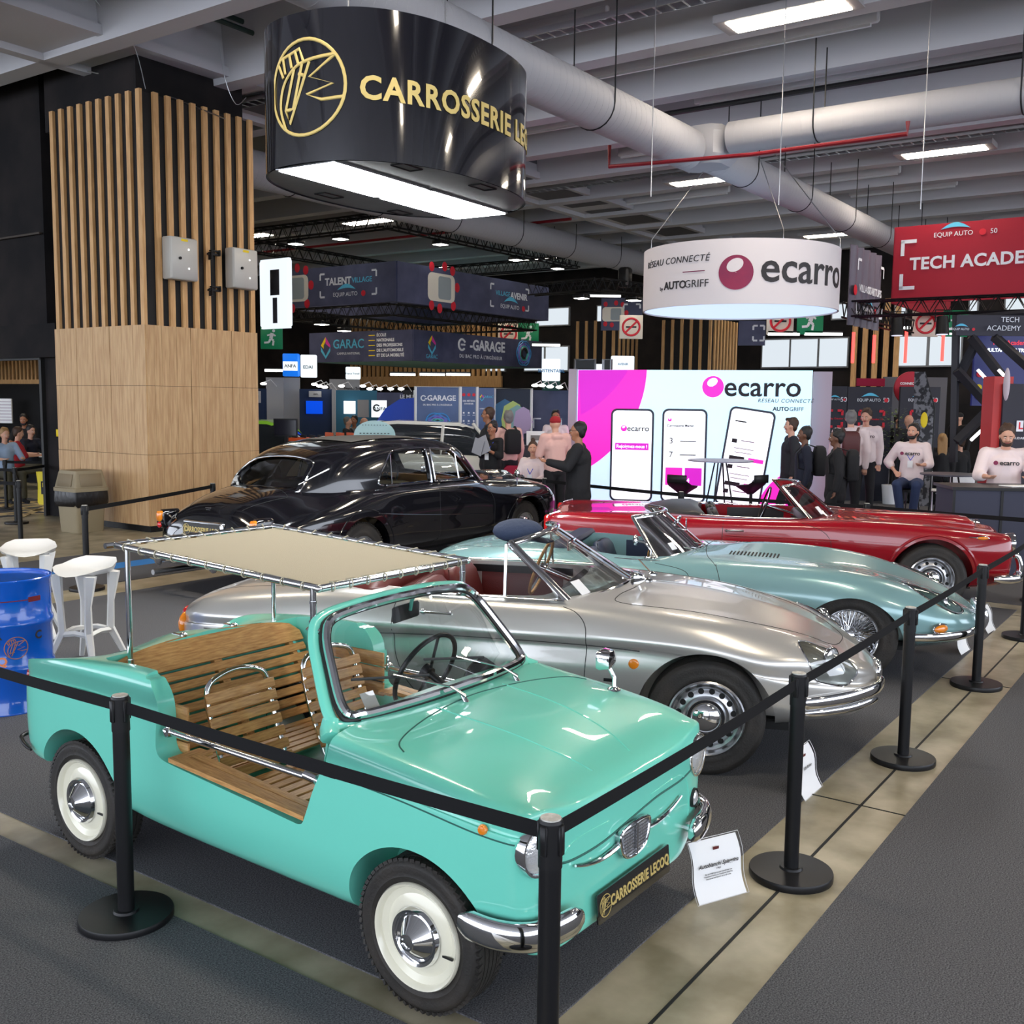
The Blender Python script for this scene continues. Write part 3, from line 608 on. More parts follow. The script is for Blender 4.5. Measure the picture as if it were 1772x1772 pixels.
def wirewheel(parent,x,y,R,w,rr,sd,steer=0):
    t,M,hw=wheel(parent,x,y,R,w,rr,'wire',sd,steer,lug=-1)
    k=MB(); k.lathe([(rr*.86,-.06),(rr*.90,-.03),(rr*.94,hw*.5),(rr*1.03,hw*1.0),(rr*1.0,hw*1.14),(rr*.95,hw*1.05),(rr*.91,hw*.8),(rr*.88,hw*.5),(rr*.84,-.0),(rr*.82,-.06)],60,M); k.build('rim',CHROME,t)
    k=MB(); k.lathe([(rr*.86,-.065),(.02,-.065)],40,M); k.build('brake_shield',DARK,t)
    k=MB(); ns=36
    for i in range(ns):
        a=2*PI*i/ns
        for (ra,za,rb,zb,da) in ((rr*.90,hw*.75,.045,hw*.95,.42),(rr*.87,-.01,.055,hw*.2,-.42)):
            k.tube([M@V((ra*cos(a),ra*sin(a),za)),M@V((rb*cos(a+da),rb*sin(a+da),zb))],.0022,4)
    k.build('spokes',CHROME,t)
    k=MB(); k.lathe([(.06,hw*.0),(.055,hw*.5),(.045,hw*.95),(.043,hw*1.05),(.03,hw*1.15),(.004,hw*1.18)],32,M)
    for i in range(3):
        a=2*PI*i/3+.4; k.M=M; k.rings([[V((q*cos(a)-s*sin(a)*wd,q*sin(a)+s*cos(a)*wd,z)) for s,z in ((-1,hw*1.0),(1,hw*1.0),(.7,hw*1.12),(-.7,hw*1.12))] for q,wd in ((.02,.02),(.06,.016),(.085,.008))])
    k.M=MX.Identity(4); k.build('knock_off_hub',CHROME,t,35); return t
# ---------------------------------------------------------------- silver spider
SILVER=mat('silver_paint',(.60,.59,.56),.30,.6,coat=.8,coatr=.02)
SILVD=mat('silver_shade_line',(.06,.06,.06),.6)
OXBLOOD=mat('oxblood_leather',(.13,.018,.017),.42,bump=(120,.15,(1,1,1)))
BLKLEA=mat('black_leather',(.018,.018,.02),.4,bump=(120,.15,(1,1,1)))
def build_silver():
    SS=[]
    def st(x,zb,yb,ys,zs,yc,zc,yu,zu,yw,zw,yf,zf,ym,zm,zt,dx=0):
        # bottom, sill, lower side, scallop crease below, scallop top, wide, fender top, inner, centre
        e=min(1,max(0,(x+3.3)/.5))*min(1,max(0,(.25-x)/.5)); SS.append([(x+dx*.0,0,zb),(x,yb*.75,zb),(x,yb,zb+.02),(x,ys,zs),(x,yc+.006*e,zc),(x,yu-.012*e,zu-.012),(x,yw-.008*e,zu+.012*e+.004),(x,yw,zw+.01),(x,yf,zf),(x,ym,zm),(x,0,zt)])
    st(-3.44,.46,.12,.16,.52,.18,.55,.18,.58,.17,.61,.14,.64,.08,.655,.66)
    st(-3.41,.40,.26,.36,.46,.38,.53,.38,.58,.36,.63,.30,.67,.15,.69,.695)
    st(-3.32,.35,.38,.50,.42,.53,.52,.53,.60,.51,.65,.42,.71,.22,.735,.74)
    st(-3.15,.32,.50,.62,.42,.65,.52,.66,.62,.65,.68,.55,.765,.32,.79,.795)
    st(-2.85,.29,.58,.70,.42,.735,.53,.745,.64,.74,.70,.64,.815,.40,.845,.85)
    st(-2.32,.26,.62,.75,.40,.78,.535,.79,.66,.80,.73,.71,.875,.45,.905,.91)
    st(-1.9,.24,.63,.755,.40,.78,.545,.785,.672,.81,.74,.725,.885,.50,.915,.92)
    st(-1.5,.235,.63,.755,.40,.785,.55,.782,.685,.815,.745,.73,.888,.50,.915,.92)
    st(-1.0,.235,.63,.755,.40,.785,.553,.782,.687,.815,.745,.735,.885,.50,.92,.935)
    st(-.75,.235,.63,.755,.40,.785,.555,.782,.685,.815,.745,.735,.882,.50,.925,.95)
    st(-.35,.235,.63,.755,.40,.787,.555,.79,.680,.815,.74,.715,.862,.46,.90,.935)
    st(0,.235,.63,.76,.40,.795,.53,.803,.65,.805,.72,.685,.835,.42,.865,.90)
    st(.30,.25,.60,.745,.38,.775,.48,.785,.58,.775,.67,.62,.785,.38,.805,.835)
    st(.52,.265,.54,.69,.37,.715,.45,.72,.55,.69,.65,.55,.735,.33,.745,.765)
    st(.70,.275,.45,.59,.37,.61,.44,.61,.52,.575,.60,.46,.655,.28,.665,.685)
    st(.83,.29,.34,.45,.37,.47,.43,.465,.49,.43,.55,.34,.59,.20,.60,.612)
    st(.91,.33,.20,.29,.38,.31,.43,.30,.47,.27,.51,.21,.54,.12,.545,.55)
    st(.94,.37,.10,.15,.40,.16,.43,.16,.455,.14,.48,.11,.50,.07,.505,.51)
    car,B=roadster('silver_spider','silver two seat open sports car with oxblood red seats, second in the row','',SILVER,SS,2.32,.322,7,6) if 0 else roadster('silver_sports_car','silver open two-seat sports car with oxblood red seats and perforated steel wheels',(1.252,6.242,-.25),SILVER,SS,2.32,.322,arch=(.375,.36),tub=tubcut(-2.02,-.90,.55,.60,.36,wm=.64),archdz=-.01)
    WB=2.32
    for x,st_ in ((0,.13),(-WB,0)):
        for sd in (-1,1): steel_wheel(car,x,sd*.70,.322,.165,.205,sd,steer=st_)
    # shadow line under the scallop edge, painted on as a dark strip
    k=MB(); B.line('x',[(-3.1,.60),(-2.3,.655),(-1.5,.685),(-.75,.687),(-.36,.672)],'side',mb=k,r=.004,lift=-.001); k.build('scallop_shade_strip',SILVD,car)
    # shut lines
    k=MB(); B.line('x',[(-.80,.885),(-.72,.86),(-.665,.80),(-.655,.70),(-.665,.5),(-.68,.30)],'side',mb=k); B.line('x',[(-1.78,.89),(-1.80,.80),(-1.79,.6),(-1.75,.45),(-1.68,.30)],'side',mb=k); k.build('door_gap',GAP,car)
    k=MB(); B.line('x',[(.72,-.20),(.62,-.36),(.2,-.52),(-.2,-.57),(-.50,-.59),(-.53,-.45),(-.46,-.2),(-.44,0),(-.46,.2),(-.53,.45),(-.50,.59),(-.2,.57),(.2,.52),(.62,.36),(.72,.20),(.75,0),(.72,-.20)],'top',mb=k); k.build('bonnet_gap',GAP,car)
    k=MB(); B.line('x',[(-3.2,-.35),(-2.5,-.55),(-2.35,-.5),(-2.33,0),(-2.35,.5),(-2.5,.55),(-3.2,.35)],'top',mb=k,r=.002); k.build('boot_lid_gap',GAP,car)
    # headlight covers, bumpers, lamps
    for sd in (-1,1):
        pts=[]; k=MB(); rings=[]
        c0=[(.49,.585,.745),(.60,.50,.695),(.74,.45,.625),(.80,.47,.56),(.74,.565,.51),(.62,.665,.56),(.53,.68,.66)]
        out=spline([V((a,sd*b,c)) for a,b,c in c0],5,True)
        pr=[]; cen=V((.655,sd*.56,.635)); nrm=V((.62,sd*.35,.5)).normalized()
        for p in out:
            h=B.hit(V(p)+nrm*.5,-nrm); pr.append((h[0] or V(p)))
        k.tube([p+nrm*.002 for p in pr],.006,6,True); k.build('headlamp_cover_trim',CHROME,car)
        k=MB(); n=len(pr); rr=[]
        for s,l in ((1,.004),(.8,.022),(.55,.036),(.25,.042)): rr.append([cen+nrm*.0+(p-cen)*s+nrm*l for p in pr])
        k.rings(rr,cap=False); k.add([cen+nrm*.046]+rr[-1],[(0,1+i,1+(i+1)%n) for i in range(n)]); k.build('headlamp_cover',GLASS,car)
        roundlamp(car,cen+nrm*-.0,.078,nrm,depth=.02,bulge=.2)
    bumper(car,[(.50,-.725,.43),(.62,-.68,.44),(.78,-.56,.45),(.92,-.36,.455),(.97,-.18,.46)],.036,(.5,1),n=6)
    bumper(car,[(.53,-.705,.375),(.64,-.66,.38),(.80,-.53,.385),(.93,-.34,.39)],.020,(.5,1),n=6)
    bumper(car,[(.50,.725,.43),(.62,.68,.44),(.78,.56,.45),(.92,.36,.455),(.97,.18,.46)],.036,(.5,1),n=6)
    k=MB(); k.sphere((.955,0,.46),.06,14,scale=(.5,1.2,1.3)); k.build('grille_shield',CHROME,car)
    for sd in (-1,1):
        h,nn=B.side(-.39,.60,sd); k=MB(); k.sphere(h,.030,14,scale=(1,.25,1)); k.build('side_indicator',AMBER,car)
        k=MB(); k.sphere((-3.37,sd*.43,.56),.10,14,scale=(.5,.75,.85)); o=k.build('tail_lamp',AMBER,car)
        k=MB(); k.sphere((-3.385,sd*.39,.63),.06,12,scale=(.5,.9,.7)); k.build('red_lens',REDLENS,o)
    bumper(car,[(-3.1,-.69,.42),(-3.32,-.58,.42),(-3.47,-.38,.43),(-3.52,-.15,.43)],.035,(.5,1),'rear_bumper'); bumper(car,[(-3.1,.69,.42),(-3.32,.58,.42),(-3.47,.38,.43),(-3.52,.15,.43)],.035,(.5,1),'rear_bumper')
    # screen
    def W(u,v): y=u*(.63-.12*v); return V((-.52-.50*v-.26*u*u*(1-.45*v)+.0,y,.905+.33*v-.02*u*u-.012*v*u*u+.035*(1-v)*(1-u*u)))
    screen(car,W,pillar=.028,top=.024)
    for sd in (-1,1):   # quarter lights
        a=W(sd,0)+V((-.02,0,0)); b=W(sd,.93)+V((-.035,0,0)); c=V((-1.17,sd*.60,1.205)); d=V((-1.16,sd*.665,.90))
        k=MB(); k.tube([a,b],.008,6); k.tube(spline([b,(b+c)/2+V((0,0,.012)),c],3),.008,6); k.build('quarter_light_frame',CHROME,car)
        k=MB(); k.tube([c,d],.013,8,flat=(1,.7)); k.build('quarter_light_post',CHROME,car)
        k=MB(); k.quad(a,b,c,d); k.build('quarter_light_glass',GLASS,car)
        k=MB(); k.tube([(-1.85,sd*.70,.905),(-1.3,sd*.71,.915),(-.80,sd*.70,.912)],.009,8,flat=(1.6,.8)); k.build('door_top_trim',CHROME,car)
        h,nn=B.side(-1.53,.82,sd); k=MB(); k.tube([h+V((-.07,sd*.02,0)),h+V((.08,sd*.028,0))],.008,8); k.sphere(h+V((-.08,sd*.012,0)),.018,10,scale=(1.3,.7,1)); k.sphere(h+V((.085,sd*.01,0)),.012,8); k.build('door_handle',CHROME,car)
    k=MB()
    for sd in (-1,1):
        b=V((-.40,sd*.12+.0,.955)); k.sphere(b,.03,10,scale=(1,1,.6)); k.tube([b,b+V((-.12,sd*.25,.05))],.005,6)
    k.M=place((-.44,-.33,1.0),rotm('Z',.3)); k.rings([[V((sx,a,b)) for a,b in bez_rect(w,h,.02,3)] for sx,w,h in ((-.03,.055,.04),(0,.055,.04),(.04,.03,.025))]); k.tube([(0,0,-.03),(.02,0,-.07)],.009,6); k.M=MX.Identity(4)
    k.build('wing_mirror',CHROME,car)
    k=MB(); k.M=place((-.83,0,1.14)); k.box((-.07,0,.0),(.02,.22,.06),bev=.008); k.build('rear_view_mirror',CHROME,car)
    k=MB(); k.M=frameM(W(-.80,.17)+V((.008,0,0)),W(-.6,.17)-W(-.9,.17),W(-.8,.5)-W(-.8,.1)); k.box((0,0,0),(.075,.11,.002)); k.build('window_sticker',PAPER,car)
    # cockpit
    for y in (-.31,.31): leather_seat(car,-1.62,y,OXBLOOD,.50,.48,.98 if 0 else .96)
    k=MB(); k.box((-1.95,0,.80),(.16,1.10,.14),bev=.04); k.box((-1.45,-.63,.66),(1.0,.04,.42),bev=.012); k.box((-1.45,.63,.66),(1.0,.04,.42),bev=.012); k.build('cockpit_trim',OXBLOOD,car)
    k=MB(); k.box((-.86,0,.83),(.16,1.20,.15),bev=.04); k.box((-1.4,.606,.86),(.9,.02,.05)); k.build('dashboard',BLACKP,car)
    # folded hood cover behind the seats
    k=MB(); rr=[]
    for x,w,z,h in ((-2.44,.30,.905,.01),(-2.38,.48,.91,.05),(-2.25,.60,.92,.085),(-2.10,.66,.92,.10),(-1.98,.66,.92,.08),(-1.92,.60,.92,.03)): rr.append([V((x+.08*(abs(y)/w)**2*(1 if x<-2 else 0),y,z-.01+h*(1-(abs(y)/w)**4))) for y in [-w+2*w*i/14 for i in range(15)]]+[V((x,w,z-.06)),V((x,-w,z-.06))])
    k.rings(rr); k.build('folded_hood_cover',OXBLOOD,car,60)
    steering(car,(-1.17,.33,.93),.19,.35,WOOD,CHROME,3)
    h,nn=B.side(-.80,.40); k=MB(); k.box(V((-.33,-.80,.50)) if 0 else (B.side(-.52,.50)[0]+V((0,-.003,0))),(.07,.006,.018)); k.build('badge',BLACKP,car)
    # flat cap lying over the screen header
    cp=thing('flat_cap','navy blue cap perched on the windscreen header of the silver sports car','cap',car.matrix_basis@(W(-.45,1)+V((-.17,0.1,-.02))),-.25+.0)
    k=MB(); k.sphere((0,0,.02),.14,20,scale=(1.15,.95,.48),rot=rotm('X',.2)); k.rings([[V((x,y,-.02-.02*abs(y)*4+z)) for x,y,z in ((.10,-.10,0),(.20,-.07,-.02),(.23,0,-.02),(.20,.07,-.02),(.10,.10,0),(.08,0,0))],[V((x,y,-.012-.02*abs(y)*4+z)) for x,y,z in ((.10,-.10,0),(.20,-.07,-.02),(.23,0,-.02),(.20,.07,-.02),(.10,.10,0),(.08,0,0))]]); k.build('crown',mat('navy_cloth',(.03,.045,.09),.9,bump=(30,.5,(1,1,1))),cp,50)
    return car
# ---------------------------------------------------------------- pale blue green roadster with the long bonnet
OPAL=mat('opal_green_paint',sr(128,166,168),.26,.25,coat=.8,coatr=.02)
NAVYLEA=mat('navy_leather',(.012,.02,.045),.45)
def build_etype():
    SS=[]
    def st(x,zb,yb,ys,zs,yw,zw,yu,zu,yf,zf,ym,zm,zt):
        SS.append([(x,0,zb),(x,yb*.7,zb),(x,yb,zb+.03),(x,ys,zs),(x,yw,zw),(x,yu,zu),(x,yf,zf),(x,ym,zm),(x,0,zt)])
    st(-3.48,.46,.10,.14,.50,.16,.55,.16,.60,.13,.63,.07,.645,.65)
    st(-3.44,.40,.26,.34,.46,.38,.55,.37,.62,.31,.67,.17,.70,.705)
    st(-3.30,.34,.40,.52,.42,.57,.55,.56,.65,.47,.73,.25,.77,.775)
    st(-3.0,.29,.52,.66,.40,.71,.55,.70,.68,.60,.79,.35,.83,.84)
    st(-2.50,.25,.60,.74,.40,.80,.56,.79,.70,.68,.835,.40,.875,.885)
    st(-2.1,.22,.62,.77,.40,.82,.57,.80,.72,.70,.83,.43,.865,.875)
    st(-1.6,.22,.62,.775,.38,.82,.56,.80,.70,.715,.80,.48,.84,.855)
    st(-1.1,.22,.62,.775,.38,.82,.55,.80,.69,.70,.80,.46,.85,.87)
    st(-.7,.22,.62,.775,.38,.82,.55,.80,.69,.69,.81,.40,.85,.915)
    st(-.3,.22,.62,.78,.38,.82,.54,.80,.68,.69,.805,.38,.835,.905)
    st(.05,.22,.60,.775,.36,.815,.52,.79,.66,.66,.78,.34,.80,.865)
    st(.35,.22,.55,.735,.34,.77,.48,.745,.60,.61,.715,.31,.73,.79)
    st(.60,.23,.46,.65,.33,.68,.44,.655,.53,.53,.625,.27,.64,.69)
    st(.78,.25,.34,.53,.33,.56,.42,.54,.49,.43,.55,.22,.56,.60)
    st(.89,.28,.22,.38,.34,.41,.41,.39,.455,.31,.49,.16,.50,.525)
    st(.945,.33,.10,.19,.37,.22,.41,.21,.43,.16,.455,.09,.46,.47)
    WB=2.50
    car,B=roadster('long_bonnet_roadster','pale blue-green open roadster with a very long louvred bonnet and wire wheels',(2.70,8.19,-.28),OPAL,SS,WB,.34,arch=(.385,.37),tub=tubcut(-2.20,-1.30,.52,.56,.36,wm=.60),archdz=-.09)
    for x,s_ in ((0,0),(-WB,0)):
        for sd in (-1,1): wirewheel(car,x,sd*.665,.34,.165,.205,sd)
    k=MB(); B.line('x',[(-.93,.30),(-.94,.5),(-.95,.70),(-.99,.81)],'side',mb=k); B.line('x',[(-.99,-.70),(-1.07,-.5),(-1.11,-.2),(-1.12,0),(-1.11,.2),(-1.07,.5),(-.99,.70)],'top',mb=k); k.build('bonnet_gap',GAP,car)
    k=MB(); B.line('x',[(-1.45,.80),(-1.25,.77),(-1.18,.72),(-1.165,.6),(-1.17,.3)],'side',mb=k); B.line('x',[(-2.20,.79),(-2.23,.6),(-2.2,.3)],'side',mb=k); k.build('door_gap',GAP,car)
    k=MB(); B.line('x',[(-3.2,-.3),(-2.9,-.50),(-2.62,-.52),(-2.58,0),(-2.62,.52),(-2.9,.50),(-3.2,.3)],'top',mb=k,r=.002); k.build('boot_lid_gap',GAP,car)
    for sd in (-1,1):
        k=MB()
        for i in range(14):
            x=-.90+.028*i; B.line('x',[(x,sd*.30),(x-.01,sd*.40)],'top',mb=k,r=.007,n=2,lift=.0,flat=(1,.6))
        k.build('bonnet_louvres',GAP,car)
        k=MB(); B.line('x',[(-.9,sd*.36),(-.3,sd*.35),(.2,sd*.30),(.55,sd*.22)],'top',mb=k,r=.012,lift=-.008,flat=(1,.6)); k.build('bonnet_bulge_edge',OPAL,car)
        # lamp recess with chrome surround
        cen=V((.635,sd*.485,.61)); nrm=V((.6,sd*.25,.65)).normalized()
        c0=[(.38,.50,.74),(.52,.42,.69),(.70,.40,.58),(.78,.44,.515),(.72,.545,.51),(.56,.60,.60),(.43,.58,.70)]
        out=spline([V((a,sd*b,c)) for a,b,c in c0],5,True); pr=[]
        for p in out:
            h=B.hit(V(p)+nrm*.5,-nrm); pr.append(h[0] or V(p))
        k=MB(); k.tube([p+nrm*.002 for p in pr],.008,6,True); k.build('headlamp_cover_trim',CHROME,car)
        k=MB(); n=len(pr); rr=[[cen+(p-cen)*s+nrm*l for p in pr] for s,l in ((1,.004),(.75,.022),(.4,.033))]; k.rings(rr,cap=False); k.add([cen+nrm*.036]+rr[-1],[(0,1+i,1+(i+1)%n) for i in range(n)]); k.build('headlamp_cover',GLASS,car)
        roundlamp(car,cen+V((.03,0,-.02)),.075,V((1,0,.35)),depth=.02,bulge=.2)
        k=MB(); h=B.hit((.62,sd*2,.425),(0,-sd,0))[0] or V((.66,sd*.6,.425)); k.M=frameM(h+V((.01,0,0)),V((-.75,-.0+sd*.0,0)) if 0 else (V((1,-sd*1.0,0))),(0,0,1)); k.sphere((0,0,0),.075,16,scale=(1,.42,.3)); o=k.build('side_lamp',AMBER,car)
        k2=MB(); k2.M=k.M; k2.tube([(.085*cos(2*PI*i/24),.036*sin(2*PI*i/24),.004) for i in range(24)],.006,6,True); k2.build('bezel',CHROME,o)
        h,nn=B.top(-1.50,sd*.62); b=h; k=MB(); k.sphere(b,.05,12,scale=(1,.5,.3)); k.tube([b,b+V((.0,0,.06)),b+V((-.05,-sd*.0,.12)),b+V((-.10,0,.13))],.010,8); k.sphere(b+V((-.12,0,.135)),.05,14,scale=(.45,1,.9)); k.build('wing_mirror',CHROME,car)
        bumper(car,[(.38,sd*.79,.37),(.60,sd*.735,.375),(.80,sd*.58,.38),(.93,sd*.36,.385),(.97,sd*.22,.39)],.030,(.5,1),n=6)
        bumper(car,[(.94,sd*.20,.33),(.985,sd*.20,.42),(.96,sd*.20,.52)],.036,(1,1),'overrider',up=(0,1,0))
        bumper(car,[(-2.95,sd*.72,.44),(-3.3,sd*.60,.44),(-3.50,sd*.30,.45)],.03,(.5,1),'rear_bumper')
        k=MB(); k.tube([(-2.15,sd*.655,.83),(-1.7,sd*.665,.815),(-1.42,sd*.655,.81)],.010,8,flat=(1.6,.6)); k.build('door_top_trim',CHROME,car)
    k=MB(); k.sphere((.945,0,.41),.05,14,scale=(.3,1.6,.5)); k.build('nose_bar',CHROME,car)
    def W(u,v): y=u*(.60-.15*v); return V((-1.15-.33*v-.30*u*u*(1-.35*v),y,.835+.30*v-.03*u*u*(1-v)-.01*v*u*u+.03*(1-v)*(1-u*u)))
    screen(car,W,pillar=.020,top=.020)
    k=MB(); k.cyl((-1.30,0,.96),(-1.30,0,1.08),.006,None,8); k.M=place((-1.36,0,1.07)); k.box((0,0,0),(.02,.16,.05),bev=.006); k.build('rear_view_mirror',CHROME,car)
    k=MB()
    for y in (-.25,.0,.25): 
        b=W(y/.6,0)+V((.06,0,-.01)); k.sphere(b,.018,8); k.tube([b,b+V((-.12,-.22,.06))],.004,6)
    k.build('wipers',CHROME,car)
    k=MB(); k.M=frameM(W(-.72,.22)+V((.008,0,0)),W(-.5,.2)-W(-.9,.2),W(-.8,.5)-W(-.8,.1)); k.box((0,0,0),(.06,.07,.002)); k.build('window_sticker',PAPER,car)
    for y in (-.29,.29): leather_seat(car,-1.95,y,NAVYLEA,.46,.42,.86)
    k=MB(); k.box((-1.36,0,.76),(.12,1.08,.14),bev=.03); k.box((-1.75,-.59,.62),(.8,.03,.36)); k.box((-1.75,.59,.62),(.8,.03,.36)); k.build('cockpit_trim',NAVYLEA,car)
    k=MB(); k.box((-2.26,0,.865),(.16,1.15,.06),bev=.025); k.build('folded_hood',NAVYLEA,car)
    steering(car,(-1.60,.30,.86),.19,.25,WOOD,CHROME,3)
    return car
# ---------------------------------------------------------------- red spider
REDP=mat('red_paint',(.27,.003,.010),.24,coat=.9,coatr=.02)
def build_red():
    SS=[]
    def st(x,zb,yb,ys,zs,yw,zw,yu,zu,yf,zf,ym,zm,zt):
        SS.append([(x,0,zb),(x,yb*.8,zb),(x,yb,zb+.02),(x,ys,zs),(x,yw,zw),(x,yu,zu),(x,yf,zf),(x,ym,zm),(x,0,zt)])
    st(-3.84,.40,.40,.56,.46,.60,.56,.60,.68,.56,.78,.35,.79,.79)
    st(-3.80,.36,.50,.66,.44,.70,.56,.71,.70,.67,.85,.36,.83,.83)
    st(-3.68,.32,.56,.72,.42,.76,.56,.77,.70,.72,.885,.38,.865,.865)
    st(-3.2,.28,.62,.76,.42,.80,.56,.81,.70,.75,.885,.40,.89,.895)
    st(-2.58,.24,.64,.78,.42,.83,.56,.84,.70,.77,.88,.42,.905,.915)
    st(-2.0,.22,.64,.78,.42,.83,.56,.84,.72,.78,.865,.45,.895,.905)
    st(-1.2,.22,.64,.78,.42,.83,.56,.84,.72,.78,.87,.46,.895,.91)
    st(-.8,.22,.64,.78,.42,.83,.56,.84,.72,.77,.875,.44,.895,.92)
    st(-.3,.22,.64,.78,.42,.83,.55,.84,.70,.76,.865,.40,.865,.895)
    st(.1,.22,.64,.78,.42,.83,.55,.84,.69,.75,.845,.38,.84,.875)
    st(.45,.24,.62,.76,.40,.81,.54,.82,.67,.73,.815,.36,.80,.845)
    st(.68,.26,.58,.71,.38,.76,.52,.775,.66,.69,.79,.34,.765,.81)
    st(.77,.28,.50,.62,.38,.68,.52,.70,.65,.63,.77,.32,.745,.785)
    st(.80,.32,.35,.48,.42,.55,.52,.57,.64,.53,.73,.28,.72,.74)
    WB=2.58
    car,B=roadster('red_sports_car','dark red open sports car with black seats and a bonnet scoop',(4.243,10.83,-.15),REDP,SS,WB,.34,arch=(.40,.38),tub=tubcut(-2.30,-1.06,.58,.62,.36,wm=.66),archdz=.0)
    for x in (0,-WB):
        for sd in (-1,1): steel_wheel(car,x,sd*.72,.34,.175,.215,sd,12)
    k=MB()
    for s in (-1,1):
        k=MB(); a=[( .44*cos(q),.34+.44*sin(q)) for q in [PI*.93-PI*.9*i/14 for i in range(15)]]
        B.line('x',a,'side' if s<0 else 'far',mb=k,r=.016,lift=-.004,n=2); k.build('arch_lip',REDP,car)
    k=MB(); B.line('x',[(-1.25,.86),(-1.08,.80),(-.99,.72),(-.965,.6),(-.97,.3)],'side',mb=k); B.line('x',[(-2.02,.86),(-2.03,.6),(-2.0,.3)],'side',mb=k); k.build('door_gap',GAP,car)
    k=MB(); B.line('x',[(-2.0,.715),(-1.2,.705),(-.9,.70)],'side',mb=k,r=.006); k.build('side_moulding',REDP,car)
    # bonnet scoop
    k=MB(); rr=[]
    for x,w,h in ((-.62,.10,.0),(-.4,.15,.02),(0,.17,.04),(.35,.17,.055),(.50,.165,.055),(.56,.15,.02)):
        z=(B.top(x,0)[0] or V((0,0,.85))).z; rr.append([V((x,w*cos(PI*i/10),z-.02+(h+.02)*sin(PI*i/10)**.7)) for i in range(11)]+[V((x,-w,z-.05)),V((x,w,z-.05))])
    k.rings(rr); k.build('bonnet_scoop',REDP,car,50)
    k=MB(); k.tube([(.565,.13*cos(PI*i/10),.80+.055*sin(PI*i/10)) for i in range(11)],.012,8); k.build('scoop_trim',CHROME,car)
    for sd in (-1,1):
        roundlamp(car,(.79,sd*.62,.70),.095,(1,sd*.1,0),depth=.10)
        k=MB(); h=B.side(.40,.765,sd)[0]; k.tube([h+V((-.2,0,.0)),h+V((.0,0,-.0))],.008,6); k.sphere(h+V((.06,0,-.005)),.05,12,scale=(1.3,.3,.45)); o=k.build('side_trim',CHROME,car)
        k=MB(); k.sphere(h+V((.06,sd*.006,-.005)),.042,12,scale=(1.3,.3,.4)); k.build('amber_lens',AMBER,o)
        bumper(car,[(.58,sd*.80,.36),(.76,sd*.76,.36),(.89,sd*.62,.36),(.93,sd*.35,.36)],.042,(.6,1))
        bumper(car,[(.90,sd*.36,.30),(.955,sd*.36,.40),(.93,sd*.36,.52),(.88,sd*.36,.56)],.034,(1,1),'overrider',up=(0,1,0))
        k=MB(); h=B.side(-1.94,.77,sd)[0]; k.tube([h+V((-.05,sd*.02,0)),h+V((.12,sd*.028,0))],.008,8); k.sphere(h+V((-.05,sd*.01,0)),.016,8); k.build('door_handle',CHROME,car)
        k=MB(); k.box((-3.80,sd*.66,.76),(.10,.06,.20),bev=.02); o=k.build('tail_lamp',REDLENS,car); k=MB(); k.tube([(-3.74,sd*.70,.65),(-3.78,sd*.70,.87),(-3.68,sd*.69,.90)],.012,8); k.build('bezel',CHROME,o)
        k=MB(); k.tube([(-2.25,sd*.70,.905),(-1.7,sd*.72,.89),(-1.25,sd*.71,.895)],.009,8,flat=(1.6,.6)); k.build('door_top_trim',CHROME,car)
    bumper(car,[(-3.5,-.83,.42),(-3.78,-.76,.42),(-3.92,-.55,.42),(-3.95,0,.42),(-3.92,.55,.42),(-3.78,.76,.42),(-3.5,.83,.42)],.04,(.5,1),'rear_bumper')
    k=MB(); 
    for i in range(7): k.box((.805,0,.44+.04*i),(.02,.44-.03*i if 0 else .5,.008))
    k.tube([(.81,.27*cos(q),.55+.17*sin(q)) for q in [2*PI*i/24 for i in range(24)]],.014,8,True); k.build('grille',CHROME,car)
    def W(u,v): y=u*(.64-.13*v); return V((-.80-.40*v-.34*u*u*(1-.35*v),y,.895+.32*v-.02*u*u*(1-v)-.02*v*u*u))
    screen(car,W,pillar=.020,top=.018)
    k=MB(); k.tube([W(u,.02)+V((.02,0,.0)) for u in (-.6,-.4,-.2)],.012,6); k.tube([(-.72,.0,.925),(-.9,-.25,.96)],.005,6); k.tube([(-.72,.3,.925),(-.9,.05,.96)],.005,6); k.build('wipers',CHROME,car)
    k=MB(); k.M=frameM(W(-.70,.22)+V((.008,0,0)),W(-.5,.2)-W(-.9,.2),W(-.8,.5)-W(-.8,.1)); k.box((0,0,0),(.07,.10,.002)); k.build('window_sticker',PAPER,car)
    for y in (-.32,.32): leather_seat(car,-1.98,y,BLKLEA,.52,.45,.97)
    k=MB(); k.box((-1.14,0,.82),(.14,1.2,.14),bev=.04); k.box((-1.7,-.65,.65),(1.0,.03,.40)); k.box((-1.7,.65,.65),(1.0,.03,.42)); k.build('cockpit_trim',BLKLEA,car)
    k=MB(); rr=[]
    for x,w,h in ((-2.85,.35,.0),(-2.75,.52,.04),(-2.55,.62,.075),(-2.35,.66,.08),(-2.25,.62,.03)): rr.append([V((x+.06*(abs(y)/w)**2,y,.90+h*(1-(abs(y)/w)**4))) for y in [-w+2*w*i/12 for i in range(13)]]+[V((x,w,.85)),V((x,-w,.85))])
    k.rings(rr); k.build('folded_hood_cover',BLKLEA,car,60)
    steering(car,(-1.52,.32,.93),.20,.3,BLACKP,CHROME,2)
    k=MB(); k.sphere((-1.38,-.10,1.10),.05,10,scale=(.4,1.6,.8)) if 0 else k.box((-1.30,0,1.10),(.02,.18,.05),bev=.006); k.build('rear_view_mirror',CHROME,car)
    return car
